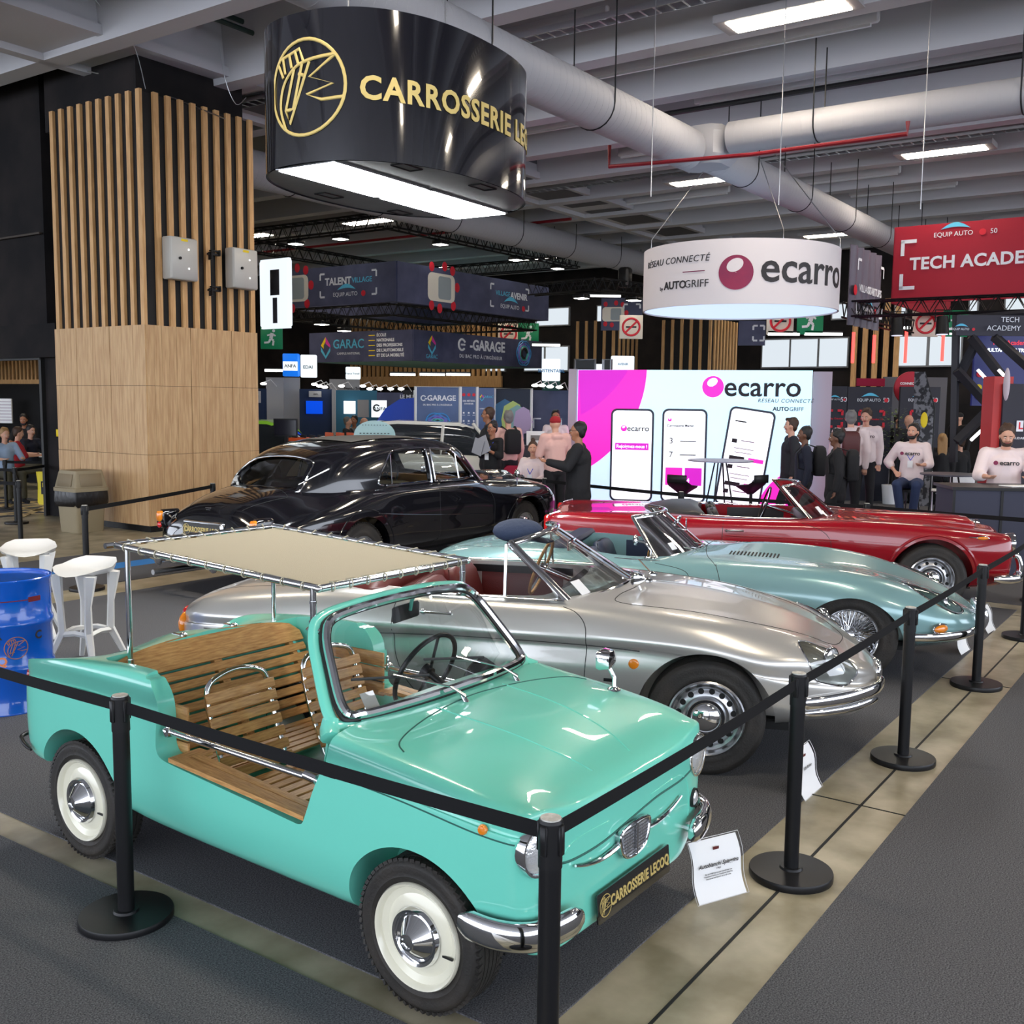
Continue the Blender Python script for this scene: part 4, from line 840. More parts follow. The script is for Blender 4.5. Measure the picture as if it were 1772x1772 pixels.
# ---------------------------------------------------------------- black limousine
BLKP=mat('black_paint',(.004,.004,.006),.12,coat=1,coatr=.01)
BEIGELEA=mat('beige_leather',(.42,.33,.20),.5)
def build_limo():
    car=thing('black_limousine','large black vintage limousine seen from behind with chrome window frames','car',(-2.3226,11.55,0),.97)
    SS=[]
    def st(x,zb,yb,ys,zs,yw,zw,yu,zu,yf,zf,ym,zm,zt,dx=0):
        SS.append([(x,0,zb),(x,yb*.8,zb),(x,yb,zb+.02),(x,ys,zs),(x,yw,zw),(x,yu,zu),(x,yf,zf),(x,ym,zm),(x,0,zt)])
    # lower body: wings and doors, boot, bonnet
    st(-1.42,.42,.30,.42,.46,.50,.52,.48,.60,.40,.66,.25,.72,.74)
    st(-1.36,.34,.50,.64,.42,.72,.52,.70,.66,.55,.76,.30,.84,.86)
    st(-1.22,.30,.60,.76,.42,.82,.54,.80,.72,.62,.84,.36,.94,.97)
    st(-.95,.28,.64,.84,.42,.88,.56,.86,.78,.68,.92,.40,1.03,1.06)
    st(-.55,.28,.66,.88,.42,.925,.58,.90,.84,.72,.98,.44,1.10,1.13)
    st(-.1,.28,.66,.89,.42,.935,.60,.91,.86,.78,1.02,.46,1.12,1.15)
    st(.35,.28,.66,.88,.42,.915,.60,.90,.84,.80,1.04,.46,1.10,1.13)
    st(.8,.28,.66,.84,.42,.87,.60,.87,.82,.81,1.045,.46,1.08,1.10)
    st(1.5,.28,.66,.84,.42,.86,.60,.86,.82,.80,1.045,.46,1.08,1.10)
    st(2.1,.28,.66,.85,.42,.87,.60,.87,.82,.78,1.04,.45,1.09,1.12)
    st(2.5,.28,.66,.87,.42,.90,.62,.885,.82,.74,.995,.40,1.06,1.10)
    st(3.1,.28,.66,.90,.42,.935,.64,.91,.82,.76,.955,.34,1.03,1.09)
    st(3.6,.30,.64,.89,.44,.925,.64,.90,.80,.76,.93,.30,1.00,1.08)
    st(3.85,.33,.58,.84,.46,.88,.62,.86,.77,.72,.88,.27,.96,1.06)
    st(4.0,.38,.48,.70,.48,.76,.60,.74,.70,.62,.78,.25,.90,1.03)
    st(4.05,.42,.36,.52,.50,.58,.58,.56,.64,.46,.68,.22,.84,.98)
    me=loft(SS,6,6)
    # greenhouse shell
    G=[]
    def gt(x,yb,zb,ym,zm,yt,zt,yc,zc,z0): G.append([(x,0,zb-.15),(x,yb*.9,zb-.15),(x,yb,zb),(x,ym,zm),(x,yt,zt),(x,yc,zc),(x,0,z0)])
    gt(-.80,.30,1.02,.30,1.04,.28,1.06,.2,1.08,1.085)
    gt(-.62,.52,1.00,.50,1.10,.46,1.15,.32,1.19,1.20)
    gt(-.40,.64,1.00,.61,1.18,.55,1.27,.38,1.33,1.35)
    gt(-.15,.72,1.00,.68,1.26,.60,1.38,.42,1.45,1.47)
    gt(.20,.76,1.00,.71,1.30,.63,1.46,.44,1.535,1.555)
    gt(.7,.78,1.00,.725,1.32,.645,1.50,.46,1.575,1.60)
    gt(1.3,.78,1.00,.725,1.32,.645,1.50,.46,1.575,1.60)
    gt(1.8,.77,1.00,.72,1.30,.635,1.465,.45,1.54,1.565)
    gt(2.05,.76,1.00,.71,1.25,.62,1.40,.44,1.475,1.50)
    gt(2.25,.75,1.00,.70,1.15,.60,1.24,.42,1.31,1.33)
    gt(2.42,.72,1.00,.66,1.05,.56,1.09,.38,1.13,1.14)
    gm=loft(G,6,6)
    # hollow it: subtract a slightly smaller copy, then the windows
    inner=loft([[(x*.97+.025,y*.945,(z-.9)*.95+.885) for x,y,z in r] for r in G],4,4)
    wins=[]
    def wp(pts): return cutprism_y(spline(pts,3,True),-1.2,1.2)
    wins.append(wp([(.46,1.10),(.40,1.14),(.56,1.33),(.66,1.42),(.78,1.445),(1.22,1.455),(1.27,1.43),(1.27,1.12),(1.23,1.095),(.8,1.09)]))
    wins.append(wp([(1.41,1.095),(1.38,1.13),(1.38,1.42),(1.42,1.45),(1.70,1.43),(1.82,1.39),(2.08,1.14),(2.07,1.10),(1.8,1.09)]))
    rw=spline([(-.52,1.12),(-.50,1.25),(-.40,1.36),(0,1.40),(.40,1.36),(.50,1.25),(.52,1.12),(.45,1.07),(0,1.055),(-.45,1.07)],3,True)
    n=len(rw); c=MB(); c.add([(-1.2,y,z) for y,z in rw]+[(.12,y*.95,z) for y,z in rw],[list(range(n))[::-1],[n+i for i in range(n)]]+[(i,(i+1)%n,n+(i+1)%n,n+i) for i in range(n)]); wins.append(c.mesh('c',[],0))
    fw=spline([(-.56,1.16),(-.5,1.38),(-.35,1.41),(0,1.42),(.35,1.41),(.5,1.38),(.56,1.16),(.5,1.12),(0,1.10),(-.5,1.12)],3,True)
    n=len(fw); c=MB(); c.add([(1.75,y,z) for y,z in fw]+[(2.9,y,z) for y,z in fw],[list(range(n))[::-1],[n+i for i in range(n)]]+[(i,(i+1)%n,n+(i+1)%n,n+i) for i in range(n)]); wins.append(c.mesh('c',[],0))
    gm=boolean(gm,[inner]+wins)
    tubp=spline([(-.1,-.60),(-.1,.60),(.1,.70),(1.9,.70),(2.1,.6),(2.1,-.6),(1.9,-.70),(.1,-.70)],3,True)
    me=boolean(me,[archcut(0,.36,.42,-1.1,-.5),archcut(0,.36,.42,.5,1.1),archcut(3.16,.36,.43,-1.1,-.5),archcut(3.16,.36,.43,.5,1.1),cutprism_z(tubp,.5,2)])
    B=Body(me,BLKP,car,smooth=35); gm.materials.clear(); gm.materials.append(BLKP); fin(gm,35); link('cabin_shell',gm,car)
    GB=Body.__new__(Body); GB.bvh=BVHTree.FromPolygons([v.co for v in gm.vertices],[p.vertices for p in gm.polygons]); GB.p=car
    MB().box((1.6,0,.28),(4.6,1.1,.08)).build('underbody',DARK,car)
    # sunroof fabric panel
    k=MB(); vs=[]; nx,ny=10,8
    for i in range(nx+1):
        for j in range(ny+1):
            x=.30+1.25*i/nx; y=-.42+.84*j/ny; h=GB.top(x,y)[0]; vs.append(h+V((0,0,.008)))
    k.add(vs,[(i*(ny+1)+j,(i+1)*(ny+1)+j,(i+1)*(ny+1)+j+1,i*(ny+1)+j+1) for i in range(nx) for j in range(ny)]); k.build('fabric_sunroof',mat('grey_roof_fabric',(.10,.095,.085),.9),car)
    for x in (0,3.16):
        for sd in (-1,1):
            t,M,hw=wheel(car,x,sd*.76,.36,.20,.21,'l',sd)
            k=MB(); k.lathe([(.12,-.05),(.20,-.04),(.216,hw*1.0),(.21,hw*1.12),(.20,hw*.9),(.15,hw*.8),(.145,hw*1.1),(.10,hw*1.35),(.004,hw*1.4)],44,M); k.build('hub_cap',CHROME,t,40)
    for sd in (-1,1):
        # window frames in chrome
        for pts,nm in (([(.44,1.085),(.385,1.14),(.55,1.345),(.66,1.44),(.78,1.46),(1.24,1.47),(1.29,1.43),(1.29,1.10),(1.23,1.08),(.8,1.075)],'rear_door_window'),([(1.40,1.08),(1.365,1.12),(1.365,1.43),(1.42,1.465),(1.70,1.445),(1.83,1.40),(2.11,1.13),(2.08,1.09),(1.8,1.075)],'front_door_window')):
            P=[]; 
            for a,b in spline(pts,4,True):
                h=GB.hit((a,sd*2,b),(0,-sd,0))[0]; 
                if h and abs(h.y)>.5 and h.y*sd>0: P.append(h)
            k=MB(); k.tube([p+V((0,sd*.003,0)) for p in P],.010,6,True); o=k.build(nm+'_frame',CHROME,car)
            n=len(P); c=sum(P,V())/n; k=MB(); k.add([c]+[p+V((0,-sd*.02,0)) for p in P],[(0,1+i,1+(i+1)%n) for i in range(n)]); k.build('pane',GLASS,o)
        k=MB(); k.tube([(.62,sd*.745,1.08),(.66,sd*.68,1.43)],.009,6); k.build('quarter_light_bar',CHROME,car); k=MB(); k.tube([(1.86,sd*.745,1.08),(1.84,sd*.69,1.39)],.009,6); k.build('quarter_light_bar',CHROME,car)
        k=MB(); B.line('x',[(-.75,.985) if 0 else (.2,1.005),(.9,1.01),(1.6,1.01),(2.3,1.0)],'side' if sd<0 else 'far',mb=k,r=.008); k.build('waist_moulding',CHROME,car)
        h=B.side(3.1,.93,sd)[0] or V((3.1,sd*.8,.93)); h=B.top(3.05,sd*.80)[0]; k=MB(); k.cyl(h,h+V((0,0,.10)),.008,None,8); k.sphere(h+V((0,0,.15)),.055,14,scale=(.5,.8,1)); k.build('wing_mirror',CHROME,car)
        k=MB(); k.rings([[V((-1.30+dx,sd*.72+a*s,.76+b*s)) for a,b in bez_rect(.055,.10,.04,4)] for dx,s in ((.12,1),(-.06,1),(-.10,.7))]); o=k.build('tail_lamp_housing',BLKP,car); k=MB(); k.rings([[V((-1.375+dx,sd*.72+a*s,.79+b*s)) for a,b in bez_rect(.045,.06,.03,4)] for dx,s in ((.02,1),(-.03,.9),(-.045,.5))]); k.build('amber_lens',AMBER,o); k=MB(); k.sphere((-1.40,sd*.72,.70),.035,10,scale=(.5,1,1)); k.build('red_lens',REDLENS,o)
    k=MB(); B.line('x',[(1.36,1.0),(1.35,.8),(1.36,.6),(1.35,.32)],'side',mb=k,r=.003); B.line('x',[(2.30,1.0),(2.40,.85),(2.42,.6),(2.40,.32)],'side',mb=k,r=.003); k.build('door_gap',GAP,car)
    k=MB(); a=[(.50*cos(q),.34+.52*sin(q)) for q in [PI*.02+PI*.9*i/14 for i in range(15)]]; B.line('x',a,'side',mb=k,r=.007,n=2); a=[(3.16+.52*cos(q),.34+.50*sin(q)) for q in [PI*.05+PI*.9*i/14 for i in range(15)]]; B.line('x',a,'side',mb=k,r=.007,n=2); k.build('arch_trim',BLKP,car)
    k=MB(); B.line('x',[(.2,.80),(1.2,.70),(2.4,.62)],'side',mb=k,r=.006); k.build('side_swage',BLKP,car)
    # rear window
    P=[]
    for a,b in spline([(-.54,1.11),(-.52,1.26),(-.42,1.375),(0,1.415),(.42,1.375),(.52,1.26),(.54,1.11),(.46,1.055),(0,1.04),(-.46,1.055)],4,True):
        h=GB.hit((-3,a,b),(1,0,0))[0]
        if h and h.x<.1: P.append(h)
    k=MB(); k.tube(P,.010,6,True); o=k.build('rear_window_trim',CHROME,car); n=len(P); c=sum(P,V())/n+V((-.03,0,0)); k=MB(); k.add([c]+[p+V((.02,0,0)) for p in P],[(0,1+i,1+(i+1)%n) for i in range(n)]); k.build('pane',GLASS,o)
    k=MB(); k.quad((2.28,-.56,1.13),(2.28,.56,1.13),(1.98,.5,1.41),(1.98,-.5,1.41)); k.build('windscreen_glass',GLASS,car)
    for y in (-.36,.36): leather_seat(car,1.25,y,BEIGELEA,.6,.5,1.12)
    leather_seat(car,.15,0,BEIGELEA,1.25,.5,1.10,name='rear_bench')
    k=MB(); k.box((-.22,0,1.045),(.42,1.2,.03)); k.build('parcel_shelf',BEIGELEA,car)
    k=MB(); k.box((2.0,0,1.02),(.15,1.35,.14),bev=.04); k.build('dashboard',WOOD,car)
    steering(car,(1.75,.36,1.08),.21,.3,BLACKP,BLACKP,3)
    # plate housing, badge, handle, exhausts, bumpers
    k=MB(); k.rings([[V((-1.40+dx,a*s,.70+b*s)) for a,b in bez_rect(.31,.095,.04,4)] for dx,s in ((.20,1),(-.02,1),(-.04,.93))]); o=k.build('plate_housing',CHROME,car)
    plate(car,(-1.445,0,.70),(0,-1,0),(0,0,1),.56,.15,'CARROSSERIE LECOQ','number_plate',sx=.78)
    k=MB(); h=B.hit((-4,.02,.90),(1,0,0)); M=frameM(h[0],(0,-1,0),(0,0,1)); k.M=M; [k.box((0,.02-.02*i,.006),(.09-.02*i,.007,.008)) for i in range(3)]; k.tube([(0,-.05,.006),(.02,-.07,.006)],.006,6); k.build('boot_badge',CHROME,car)
    k=MB(); B.line('x',[(-1.25,-.40),(-.9,-.52),(-.75,-.50),(-.68,0),(-.75,.50),(-.9,.52),(-1.25,.40)],'top',mb=k,r=.003); k.build('boot_lid_gap',GAP,car)
    bumper(car,[(-.9,-.96,.40),(-1.3,-.92,.41),(-1.55,-.72,.42),(-1.62,0,.42),(-1.55,.72,.42),(-1.3,.92,.41),(-.9,.96,.40)],.055,(.5,1),'rear_bumper'); 
    bumper(car,[(3.75,-.95,.42),(4.1,-.88,.42),(4.25,0,.42),(4.1,.88,.42),(3.75,.95,.42)],.055,(.5,1),'front_bumper')
    for s_ in (-.42,.42): bumper(car,[(-1.63,s_,.34),(-1.66,s_,.44),(-1.63,s_,.54)],.04,(1,1),'overrider',up=(0,1,0))
    k=MB(); k.tube([(-1.0,.55,.24),(-1.62,.55,.24)],.028,12); k.build('exhaust_pipe',STEEL,car)
    k=MB(); k.box((4.04,0,.74),(.08,.50,.50),bev=.03); k.build('radiator_shell',CHROME,car)
    for sd in (-1,1): roundlamp(car,(4.0,sd*.60,.74),.10,(1,0,0),depth=.1)
    return car
build_beach_car(); build_silver(); build_etype(); build_red(); build_limo()
# ================================================================= THE HALL
CONC=mat('worn_concrete',sr(128,120,96),.34,noise=(3.2,sr(182,173,150),.33,.70,(1,1,1)),bump=(25,.05,(1,1,1)),spec=.5)
CARP=mat('charcoal_carpet',sr(66,66,69),.95,noise=(170,sr(122,122,125),.35,.7,(1,1,1)),bump=(700,.5,(1,1,1)),spec=.1)
CARPB=mat('blue_carpet',sr(45,120,190),.95)
CARPP=mat('pink_carpet',sr(220,60,170),.9)
CEIL=mat('ceiling_paint',(.34,.34,.36),.8,noise=(.8,(.40,.40,.43),.3,.7,(1,1,1)))
BEAM=mat('beam_paint',(.50,.50,.53),.75)
DUCT=mat('duct_fabric',(.36,.36,.385),.6,bump=(4,.2,(1,1,1)))
BLKW=mat('black_wall',sr(26,25,27),.85,spec=.2,noise=(1.2,sr(42,38,38),.4,.7,(1,1,1)))
OAK=mat('oak_panel',sr(178,140,98),.55,noise=(5,sr(206,172,128),.3,.7,(6,6,.5)),bump=(30,.05,(6,6,.6)))
OAK2=mat('oak_slat',sr(186,142,92),.55,noise=(7,sr(212,170,118),.3,.7,(4,4,.5)))
def hobj(name,k,m,p=0,q=0,z=0,parent=None,**kw): # mesh laid out in hall axes at (p,q,z)
    return k.build(name,m,parent,loc=hall(p,q,z),rz=HA,**kw)
def hthing(name,label,cat,p,q,z=0,group=None,rz=0): return thing(name,label,cat,hall(p,q,z),HA+rz,group)
def S(k,name,m,**kw): return hobj(name,k,m,kind='structure',**kw)
# floor
S(MB().box((14,10,-.05),(60,70,.1)),'floor',CONC)
def carpet(p0,p1,q0,q1,m=CARP): S(MB().box(((p0+p1)/2,(q0+q1)/2,.003),(p1-p0,q1-q0,.006)),'floor',m)
carpet(2.57,11.3,1.71,9.43); carpet(-4,40,-14,1.23); carpet(-4,2.42,1.71,20); 
carpet(5.2,20,10.0,10.80); carpet(5.2,30,10.80,11.17,CARPB); carpet(5.2,20,11.17,12.1)
carpet(11.6,34,1.6,9.6)
S(MB().box((15.2,1.8,.008),(2.9,1.4,.008)),'floor',CARPP); S(MB().box((17.3,8.6,.008),(5.5,5.5,.008)),'floor',CARPP)
k=MB(); k.box((20,1.45,.001),(60,.012,.004)); 
for p in (5.2,8.1,11,13.9): k.box((p,1.6,.001),(.008,3,.004))
for q in (5.0,8.2,11.4): k.box((2.5,q,.001),(.3,.008,.004))
S(k,'trim_1',GAP)
# patterned mat by the doorway
k=MB(); k.box((9.6,18.6,.004),(3.4,3.4,.008)); S(k,'floor',CARP)
k=MB()
for a in (0,.8,1.6,2.4):
    for d in (-1.1,-.3,.5,1.2): k.box((9.6+d*sin(a),18.6-d*cos(a),.010),(3.0,.12,.004),rot=rotm('Z',a))
S(k,'trim_2',mat('sand_inlay',sr(205,180,130),.7))
# ceiling, beams
S(MB().box((14,12,8.15),(60,60,.1)),'ceiling',CEIL)
i=0
for n in range(-5,17):
    p=13.55+2.2*n
    k=MB(); w=.17
    if p<0 or n%1==0:
        k.add([(-w,-24,-.0),(w,-24,0),(w+.12,-24,1.15),(-w-.12,-24,1.15),(-w,24,0),(w,24,0),(w+.12,24,1.15),(-w-.12,24,1.15)],[(0,1,2,3),(4,7,6,5),(0,4,5,1),(3,2,6,7),(0,3,7,4),(1,5,6,2)])
    hobj('ceiling_beam',k,BEAM,p,14,6.95,kind='structure')
# side girder along the pillar line; flat dark quads paint the shade of its slots
k=MB(); k.box((16,14.15,8.0),(44,1.5,1.9)); k.box((16,13.38,7.10),(44,.12,.14)); k.box((16,14.9,7.05),(44,.2,.2)); S(k,'girder',BEAM)
k=MB()
for p in range(12,30,3):
    k.add([(p,13.39,7.35),(p+2.4,13.39,7.35),(p+1.9,13.39,7.75),(p,13.39,7.75)],[(0,1,2,3)]); k.add([(p,13.5,7.04),(p+2.4,13.5,7.04),(p+2.4,14.6,7.04),(p,14.6,7.04)],[(0,1,2,3)])
S(k,'girder_slot_shade',mat('slot_shade',(.10,.10,.11),.8))
# walls
wl=MB(); wl.box((10.05,22,5.6),(.3,11.0,5.0)); wl.box((10.05,16.2,1.6),(.34,.9,3.2)); wl.box((9.98,22,2.95),(.5,12,.55)); wl.box((10.05,26.5,1.6),(.3,2,3.2)); S(wl,'wall_left',BLKW)
wl=MB(); wl.box((10.05,22,8.9),(.3,11.0,1.6)); S(wl,'wall_left.upper' if 0 else 'wall_left',BEAM)
S(MB().box((9.84,22,4.72),(.05,11,.03)),'trim_3',mat('wall_seam',sr(60,52,45),.7))
k=MB(); k.box((9.86,16.62,1.35),(.10,.07,2.7)); k.box((9.86,19.6,2.68),(.12,6.0,.08)); S(k,'door_1',BLKRUB)
S(MB().box((30,33,4),(60,.3,8.5)),'wall_far_left',BLKW)
S(MB().box((34.4,8,4.1),(.3,64,8.2)),'wall_back',BLKW)
# room behind the doorway
S(MB().box((13.5,22,1.8),(.2,10,3.6)),'wall_side_room',mat('black_drape',sr(12,12,14),.9))
k=MB()
for j in range(60): k.box((13.3,17.4+j*.16,2.75),(.05,.06,.72))
k.box((13.3,22,2.36),(.07,9.6,.10)); k.box((13.3,22,3.14),(.07,9.6,.08)); S(k,'trim_4',OAK2)
# windows in the far wall
WINL=emis('daylight_pane',(.80,.88,.95),.85)
def winrow(n,qs,z0,z1,p=34.2):
    for a,b in qs:
        global i; i+=1
        f=hobj('window_%d'%i,MB().box((0,(a+b)/2,(z0+z1)/2),(.08,abs(a-b)+.10,z1-z0+.1)),mat('window_frame',sr(120,122,125),.5),p,0,0,kind='structure')
        k=MB(); k.box((-.05,(a+b)/2,(z0+z1)/2),(.02,abs(a-b),z1-z0)); hobj('pane',k,WINL,0,0,0,f).location=(0,0,0); f.children[0].rotation_euler=(0,0,0)
winrow(1,[(13.55,12.62),(12.55,11.66),(11.58,10.67)],3.3,4.2); winrow(1,[(9.15,8.2),(8.1,7.2),(5.5,4.7)],3.3,4.2)
winrow(1,[(25.3,24.4),(23.4,22.5),(22.4,21.4)],3.26,4.15); winrow(1,[(22.9,21.4),(20.1,19.4)],5.0,5.62); winrow(1,[(11.2,10.7),(9.2,8.9),(7.0,6.8),(6.0,5.0)],4.85,5.3)
# slatted cladding on the far wall
def slatwall(nm,p,q0,q1,z0,z1,zp,w=.14,gap=.26,base=True):
    k=MB(); n=int(abs(q1-q0)/gap)
    for j in range(n): k.box((0,q0+(q1-q0)*(j+.5)/n-q0,(z0+z1)/2),(.08,w,z1-z0))
    if base: k.box((0,(q1-q0)/2,(zp+z0)/2),(.10,abs(q1-q0),z0-zp))
    return hobj(nm,k,OAK2,p,q0,0,kind='structure')
slatwall('trim_5',34.15,24.5,40,3.05,5.62,2.6); slatwall('trim_6',34.0,8.9,10.55,2.6,5.4,2.2,w=.16,gap=.30)
def ceiling_lamp(first,p,q,z,L=1.5,W=.42,lab=None):
    t=hthing('ceiling_light',lab,'ceiling light',p,q,z,'louvred lamps between the ceiling beams')
    k=MB(); k.box((0,0,.05),(W+.12,L+.3,.10)); 
    k.build('housing',mat('lamp_housing',(.35,.33,.34),.5),t)
    k=MB(); k.box((0,0,-.004),(W,L,.01)); k.build('diffuser',LAMPM,t)
    k=MB()
    for j in range(1,5): k.box((-W/2+W*j/5,0,-.012),(.012,L,.018))
    k.build('louvre',WHITE,t)
LAMPM=emis('warm_tube_light',(1.0,.86,.68),60)
rows=[('overhead nearest row',4.7),('front row above the stand',13.2),('second row, smaller with distance',21.7),('furthest row',30.4)]
for rn,p in rows:
    for q,qn in ((-5,'far right'),(0.0,'right'),(5.07,'above the open cars'),(10.1,'above the duct'),(20.2,'left, past the girder'),(25,'far left')):
        if p<10 and q>12: continue
        ceiling_lamp(0,p,q,6.93,lab='louvred warm ceiling light, %s, %s'%(rn,qn))
# trunking and long white battens hung under the beams
BATT=mat('white_batten',(.62,.62,.64),.5)
n_=0
for (p,q,L,z) in ((15.0,7.2,5.5,7.35),(14.9,1.2,3.2,7.35),(17.1,5.4,5.6,7.3),(17.1,-1.5,3.0,7.3),(12.7,8.6,2.4,7.3),(12.7,12.0,2.0,7.3),(19.6,9.6,3.0,7.25),(24,8,3,7.2),(24,12,3,7.2),(26,7,2.5,7.2),(17.1,11.2,2.6,7.3)):
    n_+=1; t=hthing('strip_light','unlit white batten under the beams, %s of the duct, bay %d from the front'%('right' if q<7.1 else 'left',int((p-11)/2.2)+1),'strip light',p,q,z,'unlit battens under the ceiling')
    k=MB(); k.box((0,0,0),(.10,L,.16),bev=.02); k.build('batten',BATT,t); k=MB(); k.box((0,0,-.10),(.05,L*.96,.04)); k.build('tube',WHITE,t)
for (p,z) in ((12.2,7.0),(20.6,6.95)):
    k=MB(); 
    k.box((-.12,4,0),(.012,26,.08)); k.box((.12,4,0),(.012,26,.08))
    for j in range(130): k.box((0,-9+.2*j,-.03),(.24,.03,.012))
    t=hthing('cable_tray','perforated steel cable tray running under the %s ceiling beams'%('near' if p<15 else 'farther'),'cable tray',p,0,z); k.build('tray',STEEL,t)
def pipe(name,label,pts,r,m):
    k=MB(); k.tube([hall(*a) for a in pts],r,8); t=link(name,k.mesh(name,m,40)); tag(t,label,'pipe'); return t
REDPIPE=mat('red_pipe',sr(120,20,30),.4); GRNPIPE=mat('dark_green_pipe',sr(30,50,45),.4)
pipe('pipe','red sprinkler pipe crossing below the white duct',[(13.5,7.8,5.75),(13.5,7.8,5.45),(13.5,5.6,5.35),(13.5,3.6,5.35),(13.5,3.6,5.5)],.028,REDPIPE)
pipe('pipe','dark pipe running above the cross duct',[(15.8,8.6,6.75),(15.8,-8,6.75)],.045,BLACKM)
pipe('pipe','dark green pipe along the girder, upper one',[(2,12.9,7.75),(30,12.9,7.75)],.04,GRNPIPE); pipe('pipe','dark green pipe along the girder, lower one',[(2,12.7,7.55),(30,12.7,7.55)],.04,GRNPIPE)
pipe('pipe','red pipe far left under the ceiling',[(24,15,6.89),(24,30,6.89)],.04,REDPIPE)
def duct(name,label,a,b,r,rings=0,r2=None):
    t=thing(name,label,'duct',hall(*a)); A=hall(*a)-hall(*a); Bv=hall(*b)-hall(*a); k=MB(); n=max(2,int(Bv.length/.35)); pts=[]; rr=[]
    for j in range(n+1):
        pts.append(Bv*(j/n)); rr.append(r)
    k.tube(pts,rr,40); k.build('duct_run',DUCT,t,60)
    k=MB(); d=Bv.normalized(); nn=int(Bv.length/.14)
    for j in range(1,nn): 
        c=Bv*(j/nn); k.lathe([(r*1.001,-.003),(r*1.006,0),(r*1.001,.003)],36,frameM(c,d.cross(V((0,0,1))),V((0,0,1))))
    k.build('spiral_seam',DUCT,t)
    for j in range(int(Bv.length/2.6)):
        c=d*(1.3+2.6*j); k=MB(); w=d.cross(V((0,0,1))).normalized(); pts=[c+w*(r*1.02*cos(a_))+V((0,0,r*1.02*sin(a_))) for a_ in [PI+PI*q/10 for q in range(11)]]
        k.tube([pts[0]+V((0,0,7.0-a[2]))]+pts+[pts[-1]+V((0,0,7.0-a[2]))],.010,6); k.build('hanger',BLACKM,t)
    return t
duct('air_duct','large pale round air duct running away over the stand',(0,7.0,5.78),(14.4,7.0,5.78),.30)
duct('air_duct','slimmer far half of the pale duct above the white ring sign',(15.2,7.0,5.86),(33,7.0,5.86),.27)
duct('air_duct','cross duct branching to the right above the white ring sign',(14.6,6.4,5.90),(14.6,-7,5.90),.225)
duct('air_duct','far left air duct behind the oval black sign',(11,16.0,6.45),(34,16.0,6.45),.36)
k=MB(); k.box((14.8,6.9,5.85),(.75,.85,.56),bev=.12); hobj('duct_junction',k,DUCT)
o=[x for x in COL.objects if x.name.startswith('duct_junction')][0]; tag(o,'pale junction box joining the main duct and the cross duct','duct')
# ---------------------------------------------------------------- clad pillars
def pillar(label,p,q,w1,w2,h,zp,n1,n2,detail=True,bottom=True):
    t=hthing('clad_pillar',label,'pillar',p,q)
    k=MB(); k.box((w2/2,w1/2,h/2),(w2-.10,w1-.10,h-.04)); k.build('core',mat('black_core',sr(20,19,21),.7),t)
    for j in range(n1):
        k=MB(); y=w1*(j+.02)/(n1-.45); x=0; k.box((.02,min(y+.045,w1-.045),(zp+h)/2),(.05,.088,h-zp)); k.build('slat',OAK2,t)
    for j in range(1,n2):
        k=MB(); x_=w2*(j+.02)/(n2-.45); k.box((min(x_+.045,w2-.045),.02,(zp+h)/2),(.088,.05,h-zp)); k.build('slat',OAK2,t)
    if bottom:
        rnd=random.Random(3)
        for f,(w,nb) in enumerate(((w1,16),(w2,16))):
            k=MB(); z0=.10
            for (za,zb) in ((z0,1.17),(1.175,2.20),(2.205,zp)):
                for j in range(nb):
                    a=w*j/nb+.0015; b=w*(j+1)/nb-.0015; d=rnd.uniform(-.002,.002)+(.004 if j in (5,11) else 0)
                    if j in (5,11): b-=.006
                    c=((0+d,(a+b)/2,(za+zb)/2),(.03,b-a,zb-za)) if f==0 else (((a+b)/2,0+d,(za+zb)/2),(b-a,.03,zb-za)); k.box(*c)
            k.build('plank_cladding',OAK,t)
        k=MB(); k.box((w2/2,w1/2,.05),(w2-.04,w1-.04,.10)); k.build('plinth',BLACKP,t)
    return t
pil=pillar('big square pillar clad in oak slats above and oak planks below',9.55,13.34,2.35,2.12,6.47,3.10,10,10)
S(MB().box((10.75,14.9,6.9),(2.0,2.4,1.3)),'wall_pillar_head',BLKW)
pillar('distant oak slatted pillar behind the lit wall, right one of the pair',29.4,13.3,1.75,2.0,4.6,2.3,6,9,bottom=False)
pillar('distant oak slatted pillar behind the lit wall, left one of the pair',28.6,16.2,1.5,1.6,4.6,2.3,5,6,bottom=False)
def ebox(p,q,z,lab):
    t=hthing('electrical_box',lab,'electrical box',p,q,z,'grey boxes on the oak pillar'); k=MB(); k.box((0,0,0),(.50,.20,.62),bev=.015); k.build('housing',mat('grey_enclosure',sr(178,176,170),.5),t)
    k=MB(); k.box((0,-.105,0),(.47,.015,.59),bev=.006); d=k.build('door',mat('grey_enclosure_door',sr(190,189,184),.45),t)
    k=MB(); k.cyl((-.09,-.11,0),(-.09,-.135,0),.022,None,14); k.build('lock',BLACKP,d)
    for z_ in (.14,-.14): k=MB(); k.cyl((.07,-.11,z_),(.07,-.12,z_),.016,None,12); k.build('indicator',emis('tiny_lamp',(1,1,1),1.2),d)
    k=MB(); k.box((0,-.112,.27),(.12,.004,.035)); k.build('sticker',mat('yellow_sticker',sr(230,200,20),.5),d)
ebox(10.10,13.22,4.10,'grey electrical box on the pillar, left one of two'); ebox(11.27,13.22,4.08,'grey electrical box on the pillar, right one of two')
for z,nm in ((4.25,'upper'),(3.70,'lower')):
    t=hthing('cable_bracket','black cable bracket between the grey boxes, %s one'%nm,'bracket',10.75,13.25,z); k=MB(); k.box((0,0,0),(.22,.06,.03)); k.box((.0,-.02,.05),(.16,.06,.02)); k.box((-.08,-.02,-.03),(.02,.08,.12)); k.box((.08,-.02,.03),(.02,.08,.08)); k.build('bracket',BLACKP,t)
